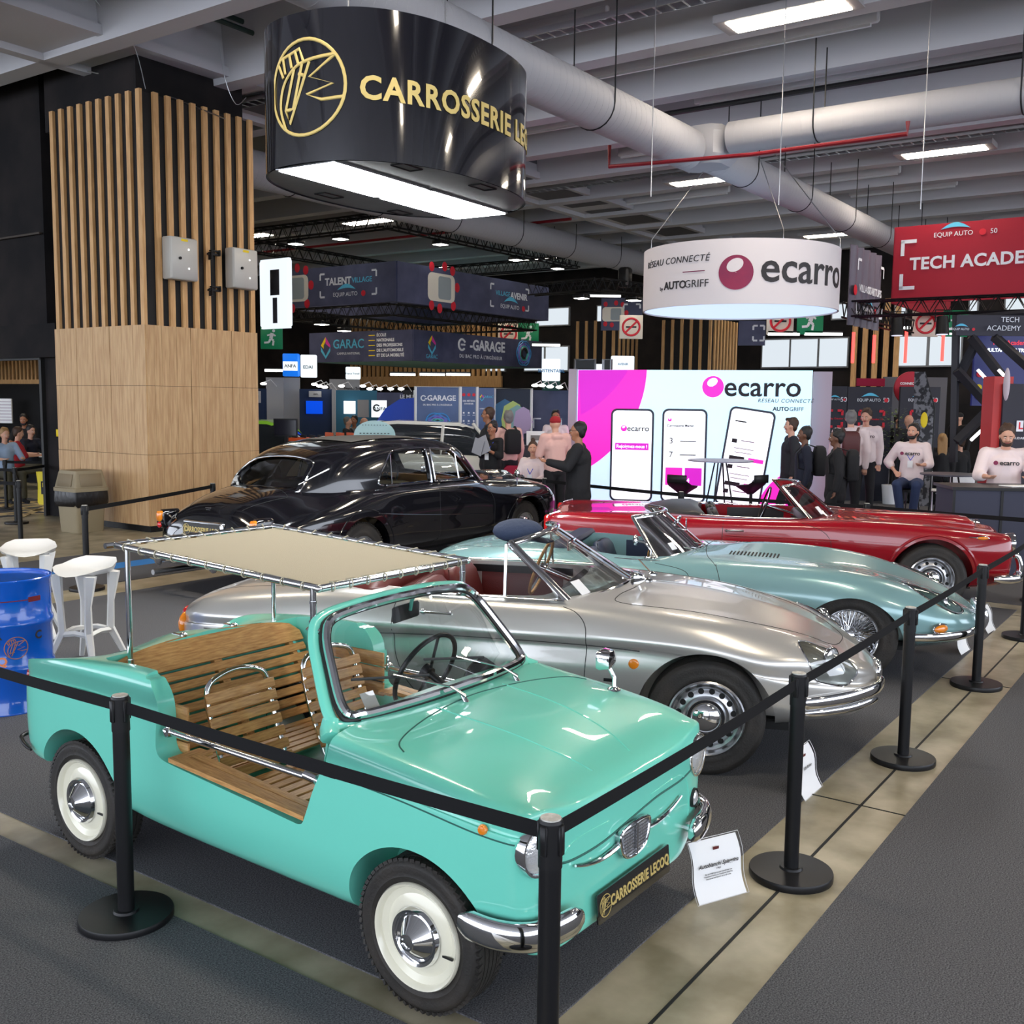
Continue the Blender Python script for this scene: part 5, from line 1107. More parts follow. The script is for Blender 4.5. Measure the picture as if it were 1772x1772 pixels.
t=hthing('hall_number_sign','lit white round-cornered hall sign sticking out behind the oak pillar','sign',12.15,13.4,3.78); k=MB(); k.box((0,0,0),(.12,.75,1.15),bev=.05) ; k.build('light_box',emis('sign_white',(.85,.93,1),1.0),t)
k=MB(); k.box((-.07,-.05,.18),(.01,.22,.42),bev=.004); k.box((-.07,-.05,-.28),(.01,.10,.42)); k.build('numeral',INK,t)
# steel cables and drooping wires near the girder
def wire(name,label,pts,r=.006,m=STEEL,cat='cable',n=5): k=MB(); k.tube(spline([tuple(hall(*a)) for a in pts],n),r,5); return tag(link(name,k.mesh(name,m,40)),label,cat)
wire('wire','grey wire drooping from the girder onto the pillar head',[(8.2,13.3,8.2),(8.8,13.3,7.5),(9.4,13.3,7.1),(9.7,13.4,6.5)])
wire('wire','grey tension cable from the left wall to the black oval sign',[(9.3,16.5,7.3),(9.8,14.5,6.9),(10.9,13.1,6.3)],.010)
wire('wire','thin wire hooked over the right end of the pillar head',[(10.9,13.2,7.4),(11.0,13.2,6.9),(11.2,13.2,6.6),(11.4,13.2,6.75)])
# ---------------------------------------------------------------- hanging signs
def curvebend(C,s0,z0,off,flip=False,rev=False):
    acc=[0]
    for a,b in zip(C,C[1:]): acc.append(acc[-1]+(b-a).length)
    def f(co):
        s=s0+co.x; s=min(max(s,0),acc[-1]-1e-4); j=0
        while acc[j+1]<s: j+=1
        t=(s-acc[j])/(acc[j+1]-acc[j]); p=C[j].lerp(C[j+1],t); d=(C[j+1]-C[j]).normalized(); n=V((d.y,-d.x,0)); return V((p.x,p.y,0))+n*(off+co.z)+V((0,0,z0+co.y))
    return f,acc[-1]
def subdiv(me,cut=.12):
    bm=bmesh.new(); bm.from_mesh(me)
    for _ in range(3):
        es=[e for e in bm.edges if e.calc_length()>cut]
        if not es: break
        bmesh.ops.subdivide_edges(bm,edges=es,cuts=1); bmesh.ops.triangulate(bm,faces=[f for f in bm.faces if len(f.verts)>4])
    bm.to_mesh(me); bm.free(); return me
def btext(name,s,size,f,parent,m,x=0,y=0,**k):
    me=subdiv(textmesh(s,size,mats=m,**k))
    for v in me.vertices: v.co=f(V((v.co.x+x,v.co.y+y,v.co.z)))
    me.update(); return link(name,me,parent)
# oval black sign
LQ=V((6.92,6.03)); LA=HA+.055; LO=hall(LQ.x,LQ.y,3.8)
lq=thing('oval_hanging_sign','large black oval hanging sign with gold lettering and a lit underside','sign',LO,LA)
SA,SB,SH=1.27,.88,1.09
def sup(a,n=2.35): c,s=cos(a),sin(a); return V((SA*math.copysign(abs(c)**(2/n),c),SB*math.copysign(abs(s)**(2/n),s),0))
nP=96; ring=[sup(2*PI*i/nP) for i in range(nP)]
VINYL=mat('black_vinyl',(.006,.006,.010),.10,coat=1,bump=(3,.10,(1,1,.35)))
k=MB(); k.rings([[p+V((0,0,z)) for p in ring] for z in (0,SH*.33,SH*.66,SH)],cap=False); k.rings([[p*.985+V((0,0,z)) for p in ring] for z in (SH,0)],cap=False); k.build('drum_skin',VINYL,lq,60)
k=MB(); k.add([p+V((0,0,.01)) for p in ring]+[p*.99+V((0,0,.05)) for p in ring],[list(range(nP)),[2*nP-1-i for i in range(nP)]]+[(i,(i+1)%nP,nP+(i+1)%nP,nP+i) for i in range(nP)]); k.build('underside',mat('grey_underside',(.10,.10,.105),.5,bump=(5,.4,(1,1,1))),lq)
for xx in (-.615,.615):
    k=MB(); k.box((xx,-.0,.002),(1.20,.60,.02)); f=k.build('light_frame',STEEL,lq); k=MB(); k.box((xx,0,-.010),(1.16,.565,.012)); k.build('light_panel',emis('led_panel',(.96,.99,1),42),f)
k=MB()
for a,b in ((-.2,.66),(.75,.62),(-.75,-.62),(.15,-.72)): k.tube([(a-.12,b-.06,.006),(a+.12,b-.06,.006),(a+.12,b+.06,.006),(a-.12,b+.06,.006)],.006,4,True)
k.build('hatch_outline',BLACKM,lq)
# near side of the oval, ordered from the viewer's left to right (local -x end to +x end along -y)
C=[sup(PI+PI*i/80-.25+0*i) for i in range(96)]
f,Lc=curvebend(C,0,0,.006)
# arc position of the letters measured from the left end
btext('lettering','CARROSSERIE LECOQ',.235,f,lq,GOLD,x=2.04,y=SH*.47,bold=.028,ext=.002,space=1.12)
lg=logo(.345,.016); me=lg.mesh('emblem',GOLD); 
for v in me.vertices: v.co=f(V((v.co.x+.33,v.co.y+SH*.50,v.co.z)))
link('emblem',me,lq)
for (x,y) in ((-.7,0),(.75,.1)):
    k=MB(); k.tube([(x,y,SH),(x,y,3.1)],.008,6)
    for j in range(24): k.box((x+.0,y,SH+.04+.055*j),(.018,.010,.04),rot=rotm('Z',PI/2*(j%2)))
    k.build('chain',STEEL,lq)
k=MB(); k.tube(spline([(-.75,-.1,SH),(-.70,0,SH+.12),(-.66,.1,SH)],4),.02,6); k.build('sling',mat('orange_sling',sr(230,80,40),.6),lq)
# white ring sign
RC=V((3.53,16.5,0)); RR=1.50; RZ=3.46; RH=.92
rg=thing('ring_hanging_sign','round white hanging sign with a large dark word and crimson ball','sign',RC+V((0,0,RZ)),0)
FAB=mat('white_stretch_fabric',(.66,.62,.64),.7); ring=[V((RR*cos(2*PI*i/96),RR*sin(2*PI*i/96),0)) for i in range(96)]
k=MB(); k.rings([ring,[p+V((0,0,RH)) for p in ring]],cap=False); k.rings([[p*.985+V((0,0,RH)) for p in ring],[p*.985 for p in ring]],cap=False); k.build('drum_skin',FAB,rg,60)
k=MB(); k.lathe([(RR*.985,.02),(RR*.98,.03)],96); k.build('underside',emis('blue_white_glow',(.60,.76,1),1.0),rg)
C=[V((RR*cos(a),RR*sin(a),0)) for a in [PI+PI*i/90 for i in range(91)]]; f,Lc=curvebend(C,0,0,.006)
DKT=mat('charcoal_print',(.02,.018,.022),.6); MAG=mat('crimson_ball',(.25,.008,.055),.5,noise=(1.1,(.08,.01,.06),.35,.65,(1,1,1)))
btext('lettering','ecarro',.62,f,rg,DKT,x=3.16,y=.50,bold=.012,sx=1.02)
btext('small_lettering','RÉSEAU CONNECTÉ',.135,f,rg,DKT,x=.93,y=.66,shear=.2,space=1.1); btext('small_lettering','AUTO',.155,f,rg,DKT,x=1.02,y=.30,bold=.03); btext('small_lettering','GRIFF',.155,f,rg,DKT,x=1.40,y=.30,bold=0); btext('small_lettering','by',.08,f,rg,DKT,x=.74,y=.27)
k=MB(); k.box((1.35,.48,.001),(.36,.014,.002)); me=subdiv(k.mesh('rule',MAG,0));
for v in me.vertices: v.co=f(v.co)
link('rule',me,rg)
def ballmesh(r,m1,m2,f,parent,x,y):
    for nm,rx,ry,cx,cy,m,z,rot in (('ball',r,r,0,0,m1,.001,0),('ball_opening',r*.50,r*.36,-.02*r/.3,r*.42,m2,.004,.5)):
        k=MB(); P=[(rx*cos(2*PI*i/40)*cos(rot)-ry*sin(2*PI*i/40)*sin(rot)+cx,rx*cos(2*PI*i/40)*sin(rot)+ry*sin(2*PI*i/40)*cos(rot)+cy) for i in range(40)]
        rings=[[V((cx+(a-cx)*s,cy+(b-cy)*s,z)) for a,b in P] for s in (1,.75,.5,.25,.02)]; k.rings(rings,cap=False); k.rings([[V((a,b,0)) for a,b in P],[V((a,b,z)) for a,b in P]],cap=False)
        me=k.mesh(nm,m,0)
        for v in me.vertices: v.co=f(V((v.co.x+x,v.co.y+y,v.co.z)))
        link(nm,me,parent)
ballmesh(.245,MAG,FAB,f,rg,1.98,.44)
for a in (3.4,4.9,5.8):
    q=V((RR*cos(a),RR*sin(a),RH)); k=MB(); k.tube([q,q+V((0,0,.12)),V((q.x*.2,q.y*.2,2.6))],.007,5); k.build('suspension_cable',STEEL,rg)
# long rigging ropes
for (p,q,z0,lab) in ((11.4,6.0,4.5,'pale rigging rope over the left of the white ring sign'),(12.7,4.9,4.5,'pale rigging rope over the middle of the white ring sign'),(13.9,3.5,4.5,'pale rigging rope over the right of the white ring sign')):
    wire('rigging_rope',lab,[(p,q,z0),(p,q,8.1)],.007,STEEL,'rope',1)
# ---------------------------------------------------------------- hanging fascias
NAVYF=mat('navy_print',sr(62,66,92),.6,noise=(2,sr(84,88,118),.3,.8,(1,1,1))); WP=mat('white_print',sr(225,228,235),.6); SKY=mat('sky_blue_print',sr(90,190,225),.6); TOYR=mat('red_print',sr(205,30,50),.6); YEL=mat('yellow_print',sr(240,210,30),.6)
def fasciabox(name,label,p,q,dp,dq,z0,z1,m,th=.06):
    """L-shaped fascia: face A along -q..(p const), face B along +p"""
    t=hthing(name,label,'sign',p,q,z0); k=MB(); H=z1-z0
    k.box((0,dq/2,H/2),(th,dq,H)); k.box((dp/2,0,H/2),(dp,th,H)); k.box((dp,dq/2,H/2),(th,dq,H)); k.box((dp/2,dq,H/2),(dp,th,H)); k.build('fascia',m,t)
    MA=frameM((-th/2-.004,dq,0),(0,-1,0),(0,0,1)); MBm=frameM((0,-th/2-.004,0),(1,0,0),(0,0,1)); return t,MA,MBm
def ftext(parent,s,size,M,x,y,m=None,**k): return text('lettering',s,size,M@place((x,y,0)),parent,m or WP,**k)
def corners(parent,M,cx,cy,w,h,s=.16,m=None):
    for sx in (-1,1):
        for sy in (-1,1):
            k=MB(); k.M=M; X=cx+sx*w/2; Y=cy+sy*h/2; k.box((X-sx*s/2,Y,.002),(s,.05,.004)); k.box((X,Y-sy*s/2,.002),(.05,s,.004)); k.build('corner_mark',m or WP,parent)
def eqauto(parent,M,x,y,s=1):
    k=MB(); k.M=M; k.tube([(x-.22*s+.44*s*i/12,y+.10*s+.08*s*sin(PI*i/12),.004) for i in range(13)],[.012*s+.022*s*sin(PI*i/12) for i in range(13)],6,flat=(1,.1),up=(0,0,1)) if 0 else k.rings([[V((x-.22*s+.44*s*i/12,y+.08*s+.10*s*sin(PI*i/12),.003)) for i in range(13)]+[V((x+.22*s-.44*s*i/12,y+.08*s+.03*s*sin(PI*i/12),.003)) for i in range(13)],[V((x-.22*s+.44*s*i/12,y+.08*s+.10*s*sin(PI*i/12),.0)) for i in range(13)]+[V((x+.22*s-.44*s*i/12,y+.08*s+.03*s*sin(PI*i/12),.0)) for i in range(13)]]); k.build('swoosh',SKY,parent)
    ftext(parent,'EQUIP AUTO',.10*s,M,x-.03*s,y,ext=.001); k=MB(); k.M=M; k.cyl((x+.40*s,y,0),(x+.40*s,y,.004),.05*s,None,20); k.build('dot',TOYR,parent)
def topcar(parent,M,x,y,s=1):
    k=MB(); k.M=M; k.rings([[V((x+a*s,y+b*s,z)) for a,b in bez_rect(.42,.27,.12,4)] for z in (0,.004)]); o=k.build('printed_car',mat('cream_print',sr(225,218,205),.6),parent)
    k=MB(); k.M=M; k.rings([[V((x+.10*s+a*s,y+b*s,z)) for a,b in bez_rect(.20,.22,.06,3)] for z in (.004,.006)]); k.build('roof',mat('grey_print',sr(150,160,165),.6),o)
    k=MB(); k.M=M
    for a,b in ((.35,.36),(.5,.05),(.38,-.32),(-.3,.38),(-.3,-.36),(.1,.42),(-.05,-.40)): k=MB(); k.M=M; k.sphere((x+a*s,y+b*s,0),.08*s,12,scale=(1,1.2,.08)); k.build('printed_figure',TOYR,parent)
t,MA,MB_=fasciabox('hanging_fascia','upper dark blue hanging fascia box printed with cars seen from above',19.95,17.6,6.95,4.6,4.5,5.5,NAVYF)
corners(t,MA,2.95,.52,2.0,.60); ftext(t,'TALENT',.26,MA,2.6,.60,bold=.03); ftext(t,'VILLAGE',.19,MA,3.45,.60,SKY,bold=.01); eqauto(t,MA,2.9,.26,1.5); topcar(t,MA,.95,.5,1.3)
corners(t,MB_,4.9,.52,1.9,.62); ftext(t,'VILLAGE',.19,MB_,4.55,.60,SKY); ftext(t,'AVENIR',.25,MB_,5.35,.58,bold=.03); eqauto(t,MB_,4.95,.25,1.6); topcar(t,MB_,1.75,.5,1.35)
t,MA,MB_=fasciabox('hanging_fascia','lower dark blue hanging fascia box with a coloured shield logo, pale blue panel below standing for its lit inside',24.1,20.6,7.0,4.4,3.22,4.16,NAVYF)
k=MB(); k.box((3.5,2.2,.02),(6.9,4.3,.03)); k.build('underside',mat('lit_inside_panel',sr(130,190,205),.6),t)  # added bottom panel: light on the inner faces put into its pale blue
def shield(parent,M,x,y,s):
    for pts,m in (([(-.28,.05),(0,.40),(0,.22),(-.12,.05),(-.12,-.1)],YEL),([(0,.40),(.28,.05),(.28,-.06),(.0,.12)],mat('magenta_print',sr(220,60,160),.6)),([(-.28,-.02),(0,-.40),(.28,-.02),(.28,-.2),(0,-.52),(-.28,-.2)],SKY)):
        k=MB(); k.M=M; k.prism([(x+a*s,y+b*s) for a,b in pts],0,.005); k.build('shield_logo',m,parent)
shield(t,MA,.75,.5,.75); ftext(t,'GARAC',.40,MA,1.75,.55,SKY,bold=.01); ftext(t,'CAMPUS NATIONAL',.11,MA,1.75,.26)
for j,s in enumerate(('ÉCOLE','NATIONALE','DES PROFESSIONS','DE L\'AUTOMOBILE','ET DE LA MOBILITÉ')):
    ftext(t,s,.13,MA,2.95,.80-.155*j,align='LEFT',bold=.03); k=MB(); k.M=MA; k.box((2.75,.80-.155*j,.002),(.26,.025,.004)); k.build('rule',YEL,t)
shield(t,MB_,.85,.55,.65); ftext(t,'GARAC',.17,MB_,.85,.16,SKY); ftext(t,'-GARAGE',.46,MB_,3.75,.60,bold=.03); ftext(t,"DU BAC PRO À L'INGÉNIEUR",.16,MB_,3.4,.24,bold=.01,space=1.15)
k=MB(); k.M=MB_; k.tube([(2.35+.17*cos(a),.60+.17*sin(a),.004) for a in [.5+5*i/20 for i in range(21)]],.035,6); k.tube([(2.3,.60,.004),(2.5,.60,.004)],.03,6); k.build('round_letter',WP,t)
def glowball(parent,M,x,y,s):
    for r,c in ((.42,sr(70,150,215)),(.34,sr(150,110,210)),(.26,sr(90,200,190))):
        k=MB(); k.M=M
        for q in (0,1.0,2.1): k.tube([(x+s*(r*cos(a)*cos(q)-r*.75*sin(a)*sin(q)),y+s*(r*cos(a)*sin(q)+r*.75*sin(a)*cos(q)),.004) for a in [2*PI*i/28 for i in range(28)]],.018*s,5,True)
        k.build('printed_orb',mat('orb_%d'%int(r*100),c,.5),parent)
    k=MB(); k.M=M; k.tube([(x+s*.16*cos(a),y+s*.16*sin(a),.008) for a in [2*PI*i/24 for i in range(20)]],.05*s,6); k.build('orb_core',DKT,parent)
glowball(t,MB_,5.85,.48,1.05)
# ---- truss frames
def truss(parent,a,b,s=.14,r=.012,m=BLACKM):
    a=V(a);b=V(b); d=(b-a); L=d.length; d.normalize(); w=d.cross(V((0,0,1))).normalized()*s; u=V((0,0,s)); k=MB(); n=max(2,int(L/(s*2.2)))
    for c in (w+u,w-u,-w+u,-w-u): k.tube([a+c,b+c],r*1.4,6)
    for i in range(n):
        p=a+d*(L*i/n); q=a+d*(L*(i+.5)/n); e=a+d*(L*(i+1)/n)
        for c1,c2 in ((w+u,w-u),(-w+u,-w-u),(w+u,-w+u)): k.tube([p+c1,q+c2,e+c1],r*.8,4)
    k.build('truss_run',m,parent)
tr=hthing('lighting_truss','black lighting truss frame above the upper dark blue fascia','truss',19.2,17.2,6.35); 
for a,b in (((0,0,0),(8.6,0,0)),((0,0,0),(0,6.2,0)),((8.6,0,0),(8.6,6.2,0)),((0,6.2,0),(8.6,6.2,0))): truss(tr,a,b,.17,.018)
tr2=hthing('lighting_truss','black lighting truss frame between the two dark blue fascias','truss',20.3,18,4.35)
for a,b in (((0,0,0),(6.4,0,0)),((0,0,0),(0,4,0)),((6.4,0,0),(6.4,4,0)),((0,4,0),(6.4,4,0))): truss(tr2,a,b,.14,.015)
SPOTM=emis('spot_face',(1,.97,.9),12)
def spot(x,y,z,lab,tr_,g='flood lamps on the truss'):
    P=tr_.matrix_basis@V((x,y,z)); t=thing('flood_lamp',lab,'lamp',P,HA,g); k=MB(); k.box((0,0,-.05),(.34,.34,.10),bev=.02); k.tube([(0,-.18,0),(0,-.18,.22),(0,.18,.22),(0,.18,0)],.012,6); k.build('housing',BLACKP,t); k=MB(); k.box((0,0,-.105),(.28,.28,.01)); k.build('lens',SPOTM,t)
for x,y,l in ((0,5.4,'leftmost'),(0,3.2,'second from left'),(0,1.6,'third from left'),(2.0,0,'right of the truss corner'),(5.4,0,'fourth, towards the right end'),(7.6,0,'rightmost')): spot(x,y,-.22,'flood lamp on the upper truss, '+l,tr)
for x,y,l in ((0,2.6,'left'),(2.2,3.9,'middle'),(5.6,3.9,'right')): spot(x,y,-.2,'flood lamp on the lower truss, '+l,tr2)
tr3=hthing('lighting_truss','small black lighting truss left of the white ring sign','truss',22.6,13.3,4.95); truss(tr3,(0,0,0),(3.0,-.6,0),.14,.015); truss(tr3,(0,0,0),(.3,2.2,0),.14,.015)
for x,y,l in ((.2,.6,'left'),(1.3,-.3,'middle'),(2.3,-.5,'right')): spot(x,y,-.2,'flood lamp on the small truss beside the ring sign, '+l,tr3)
k=MB(); k.box((1.0,-.2,.25),(.3,.3,.5),bev=.05); k.build('hoist',BLACKP,tr3)
tr4=hthing('lighting_truss','black lighting truss under the red banner','truss',20.2,6.3,3.86); truss(tr4,(0,0,0),(.2,-5.5,0),.14,.015); truss(tr4,(0,0,0),(5,0.2,0),.14,.015)
for y,l in ((-.9,'left'),(-1.7,'right')):
    P=tr4.matrix_basis@V((0,y,-.2)); t=thing('stage_lamp','black round stage lamp under the red banner, '+l,'lamp',P,0,'stage lamps under the red banner'); k=MB(); k.cyl((0,0,0),(0,-.03,-.32),.10,.12,18); k.tube([(-.13,0,-.1),(-.13,0,.12),(.13,0,.12),(.13,0,-.1)],.014,6); k.build('body',BLACKP,t); k=MB(); k.cyl((0,-.03,-.322),(0,-.03,-.33),.10,None,18); k.build('lens',emis('stage_lens',(.8,.8,1),1.2),t)
# ---- banners right
t=hthing('hanging_banner','large red hanging banner with white corner marks and lettering','banner',22,6.0,4.1); k=MB(); k.box((0,-2.2,.76),(.05,4.4,1.52)); k.box((2.5,0,.76),(5,.05,1.52)); k.build('banner_cloth',mat('crimson_banner',sr(160,16,42),.6),t)
MA=frameM((-.03,0,0),(0,-1,0),(0,0,1)); ftext(t,'TECH ACADEMY',.33,MA,1.60,.76,bold=.03,space=1.05); 
for Y,s in ((1.22,-1),(.30,1)): k=MB(); k.M=MA; k.box((.28,Y,.003),(.30,.07,.004)); k.box((.165,Y+s*.13,.003),(.07,.30,.004)); k.build('corner_mark',WP,t)
eqauto(t,MA,1.15,1.30,1.25); ftext(t,'50',.13,MA,1.85,1.30)
t=hthing('hanging_banner','tall grey-blue draped banner left of the red banner','banner',19.85,6.22,3.55); k=MB(); vs=[]
for i in range(30):
    for j in range(2): vs.append((2.05*i/29,.04*sin(i*1.1),1.5*j))
k.add(vs,[(2*i,2*i+2,2*i+3,2*i+1) for i in range(29)]); k.build('banner_cloth',mat('slate_banner',sr(98,94,108),.4,bump=(4,.3,(6,1,.3))),t); MA=frameM((0,-.05,0),(1,0,0),(0,0,1)); ftext(t,'VILLAGE',.20,MA,.85,.72); ftext(t,'STARTUPS',.20,MA,1.5,.72,bold=.03); corners(t,MA,1.2,.75,1.7,1.0,.2); eqauto(t,MA,1.15,.35,1.1); k=MB(); k.M=MA; k.cyl((.22,.66,0),(.22,.66,.01),.10,None,12); k.build('printed_figure',TOYR,t)
# red neon rods and lamp bars, exit signs
for px,y0,y1,Y,l in ((1475,575,628,24,'leftmost'),(1511,580,628,24,'second'),(1566,572,628,24,'third'),(1630,570,625,24,'rightmost')):
    a=atY(px,y1,Y); b=atY(px,y0,Y); t=thing('neon_rod','hanging red glowing rod under the banners, '+l,'lamp',a,0,'red glowing rods'); k=MB(); k.cyl((0,0,0),(0,0,b.z-a.z),.035,None,10); k.build('tube',emis('red_neon',(1,.06,.05),3),t); k=MB(); k.cyl((0,0,b.z-a.z),(0,0,b.z-a.z+1.5),.004,None,5); k.build('wire',BLACKM,t)
EXG=mat('exit_green',sr(20,120,80),.6,emit=sr(20,120,80),es=.15); CREAMS=mat('cream_sign',sr(225,215,200),.6)
def runner(parent,M,s,m):
    k=MB(); k.M=M
    def L(a,b,w): k.tube([V((a[0]*s,a[1]*s,.01)),V((b[0]*s,b[1]*s,.01))],w*s,6,flat=(1,.15),up=(0,0,1))
    k.sphere((.13*s,.36*s,.012),.08*s,10,scale=(1,1,.1)); L((.06,.24),(-.02,-.02),.09); L((.06,.22),(.22,.10),.04); L((.02,.20),(-.2,.12),.04); L((-.02,-.02),(.12,-.14),.055); L((.12,-.14),(.08,-.38),.05); L((-.04,-.04),(-.12,-.22),.055); L((-.12,-.22),(-.36,-.24),.05); k.build('running_figure',m,parent)
def hangsign(kind,px,py,Y,w,lab,rz=0,h=None):
    P=atY(px,py,Y); t=thing('exit_sign' if kind=='e' else 'no_smoking_sign',lab,'sign',P,rz,'green exit signs' if kind=='e' else 'no smoking signs'); h=h or w
    k=MB(); k.box((0,0,0),(w,.05,h),bev=.01); k.build('sign_board',EXG if kind=='e' else CREAMS,t); M=frameM((0,-.03,0),(1,0,0),(0,0,1))
    if kind=='e': runner(t,M,w*.9,WP)
    else:
        k=MB(); k.M=M; k.tube([(w*.36*cos(2*PI*i/32),w*.36*sin(2*PI*i/32),.008) for i in range(32)],w*.045,6,True); k.tube([(-w*.25,-w*.25,.01),(w*.25,w*.25,.01)],w*.04,6); k.build('red_ring',TOYR,t); k=MB(); k.M=M; k.box((0,0,.004),(w*.45,w*.07,.006)); k.build('cigarette',INK,t)
hangsign('n',1350,556,25,.64,'cream no smoking sign under the white ring sign'); hangsign('e',1402,556,25,.62,'green exit sign under the white ring sign'); hangsign('n',1092,566,27,.6,'cream no smoking sign left of the white ring sign'); hangsign('n',880,578,39.5,.80,'cream no smoking sign behind the lower fascia'); hangsign('e',914,578,39.5,.80,'green exit sign behind the lower fascia'); hangsign('e',470,585,24,.5,'green exit sign beside the oak pillar'); hangsign('n',1601,560,25,.62,'cream no smoking sign under the red banner'); hangsign('e',1652,560,25,.62,'green exit sign under the red banner')
TUBE=emis('white_tube',(1,1,.98),3)
for px,py,Y,w,l in ((1356,578,25,.75,'under the cream no smoking sign'),(1425,578,25,.9,'under the green exit sign'),(945,597,30,.8,'behind the lower fascia'),(1562,567,25,.35,'under the grey banner'),(1655,578,25,.35,'under the red banner'),(1040,512,32,1.2,'high beside the ring sign'),(697,648,27,.65,'left of three on the slatted wall'),(748,648,27,.65,'middle of three on the slatted wall'),(793,648,27,.62,'right of three on the slatted wall'),(474,641,26,.45,'beside the oak pillar')):
    t=thing('tube_light','lit white tube lamp '+l,'lamp',atY(px,py,Y),0,'lit tube lamps'); k=MB(); k.cyl((-w/2,0,0),(w/2,0,0),.035,None,10); k.build('tube',TUBE,t); k=MB(); k.box((0,0,.05),(w,.05,.04)); k.build('housing',BLACKP,t)
# ================================================================= THINGS ON THE FLOOR
POSTC=mat('post_cap',(.62,.61,.56),.7,noise=(40,(.45,.44,.40),.4,.6,(1,1,1)))
BELT=mat('belt_webbing',(.009,.009,.010),.8,spec=.2)
PH=.90
def make_post(P,label,group='black belt barrier posts',rz=HA,rb=.178,scratched=True):
    t=thing('barrier_post',label,'barrier post',P,rz,group)
    k=MB(); k.lathe([(rb*.99,0),(rb,.006),(rb,.026),(rb*.985,.032),(.05,.036),(.046,.045)],48); k.build('base',BLACKM,t,30)
    k=MB(); k.cyl((0,0,.034),(0,0,PH-.13),.0315,None,28); k.build('pole',BLACKM,t)
    k=MB(); k.cyl((0,0,PH-.14),(0,0,PH-.012),.034,None,28); k.cyl((0,0,PH-.012),(0,0,PH-.004),.0345,.032,28)
    for a in range(4): k.box((.034*cos(a*PI/2),.034*sin(a*PI/2),PH-.058),(.014 if a%2==0 else .022,.022 if a%2==0 else .014,.085),bev=.003)
    k.build('head',BLACKP,t)
    k=MB(); k.cyl((0,0,PH-.004),(0,0,PH),.029,None,24); k.build('cap',POSTC,t)
    return t
POST0=None
def post(p,q,label,world=None,rz=HA):
    global POST0
    P=world if world is not None else hall(p,q)
    if POST0 is None: POST0=make_post(P,label); return POST0
    o=copy_tree(POST0); o.location=P; o['label']=label; return o
def belt(a,b,label,z=PH-.045,sag=.006,h=.046,group='black barrier belts'):
    a=V((a.x,a.y,z)); b=V((b.x,b.y,z)); d=(b-a).normalized(); L=(b-a).length; a2=a+d*.036; b2=b-d*.036; w=d.cross(V((0,0,1)))
    t=thing('barrier_belt',label,'belt',a2,0,group); k=MB(); R=[]
    for i in range(17):
        u=i/16; c=a2.lerp(b2,u)-a2+V((0,0,-sag*4*u*(1-u))); R.append([c+w*.0012+V((0,0,h/2)),c-w*.0012+V((0,0,h/2)),c-w*.0012-V((0,0,h/2)),c+w*.0012-V((0,0,h/2))])
    k.rings(R); k.build('webbing',BELT,t); return t
P=dict(a=hall(2.30,5.45),b=hall(2.30,3.43),c=hall(2.30,1.47),d=hall(4.22,1.46),e=hall(6.02,1.455),f=hall(8.0,1.45),g=hall(9.95,1.44),h=hall(11.9,1.6))
labs=dict(a='barrier post left of the mint beach car, past the photo edge',b='barrier post in front of the mint car rear wheel',c='nearest corner barrier post at the mint car front',d='barrier post beside the paper sheet at the mint car nose',e='barrier post before the silver sports car bumper',f='barrier post before the pale blue-green roadster',g='barrier post at the right edge by the red car bumper',h='barrier post out of the photo at the far right corner')
for n_ in 'abcdefgh': post(0,0,labs[n_],P[n_])
bl=dict(ab='barrier belt running off the left edge',bc='barrier belt along the side of the mint car',cd='barrier belt across the nose of the mint car',de='barrier belt across the silver car front wheel',ef='barrier belt before the pale roadster nose',fg='barrier belt before the red car bumper',gh='barrier belt leaving at the right edge')
for n_ in bl: belt(P[n_[0]],P[n_[1]],bl[n_],sag=.008)
# back row of posts behind the cars
B=[hall(11.9,1.6),hall(12.2,3.5),hall(12.15,5.85),hall(12.9,8.45),hall(13.6,10.4)]
bn=['right end','behind the red bonnet','behind the red car screen','beside the black limousine bonnet','hidden behind the limousine']
for i,(q,l) in enumerate(zip(B[1:],bn[1:])): post(0,0,'rear row barrier post '+l,q)
for i in range(4): belt(B[i],B[i+1],'rear row barrier belt, stretch %s'%['behind the red car nose','behind the red car screen','before the lit wall','beside the limousine wing'][i])
L=[hall(6.26,9.86),hall(9.0,11.2)]
post(0,0,'barrier post beside the white stool and blue drum',L[0]); post(0,0,'barrier post hidden behind the limousine boot',L[1]); belt(L[0],L[1],'barrier belt across the foot of the oak pillar')
LL=[hall(7.55,13.4),hall(8.9,15.9),hall(9.9,18.0),hall(7.2,15.5),hall(10.6,17.2),hall(8.6,17.9)]
ll=['barrier post before the beige litter bin','barrier post in the doorway queue, behind the nearest','barrier post at the back of the doorway queue','barrier post at the left edge before the doorway','barrier post by the yellow bag','barrier post second at the left edge']
for q,l in zip(LL,ll): post(0,0,l,q)
for a,b,l in ((0,3,'nearest belt at the doorway, left'),(0,1,'belt from the bin post into the doorway'),(1,4,'belt in front of the yellow bag'),(4,2,'back belt of the doorway queue'),(5,1,'middle belt of the doorway queue')): belt(LL[a],LL[b],l)
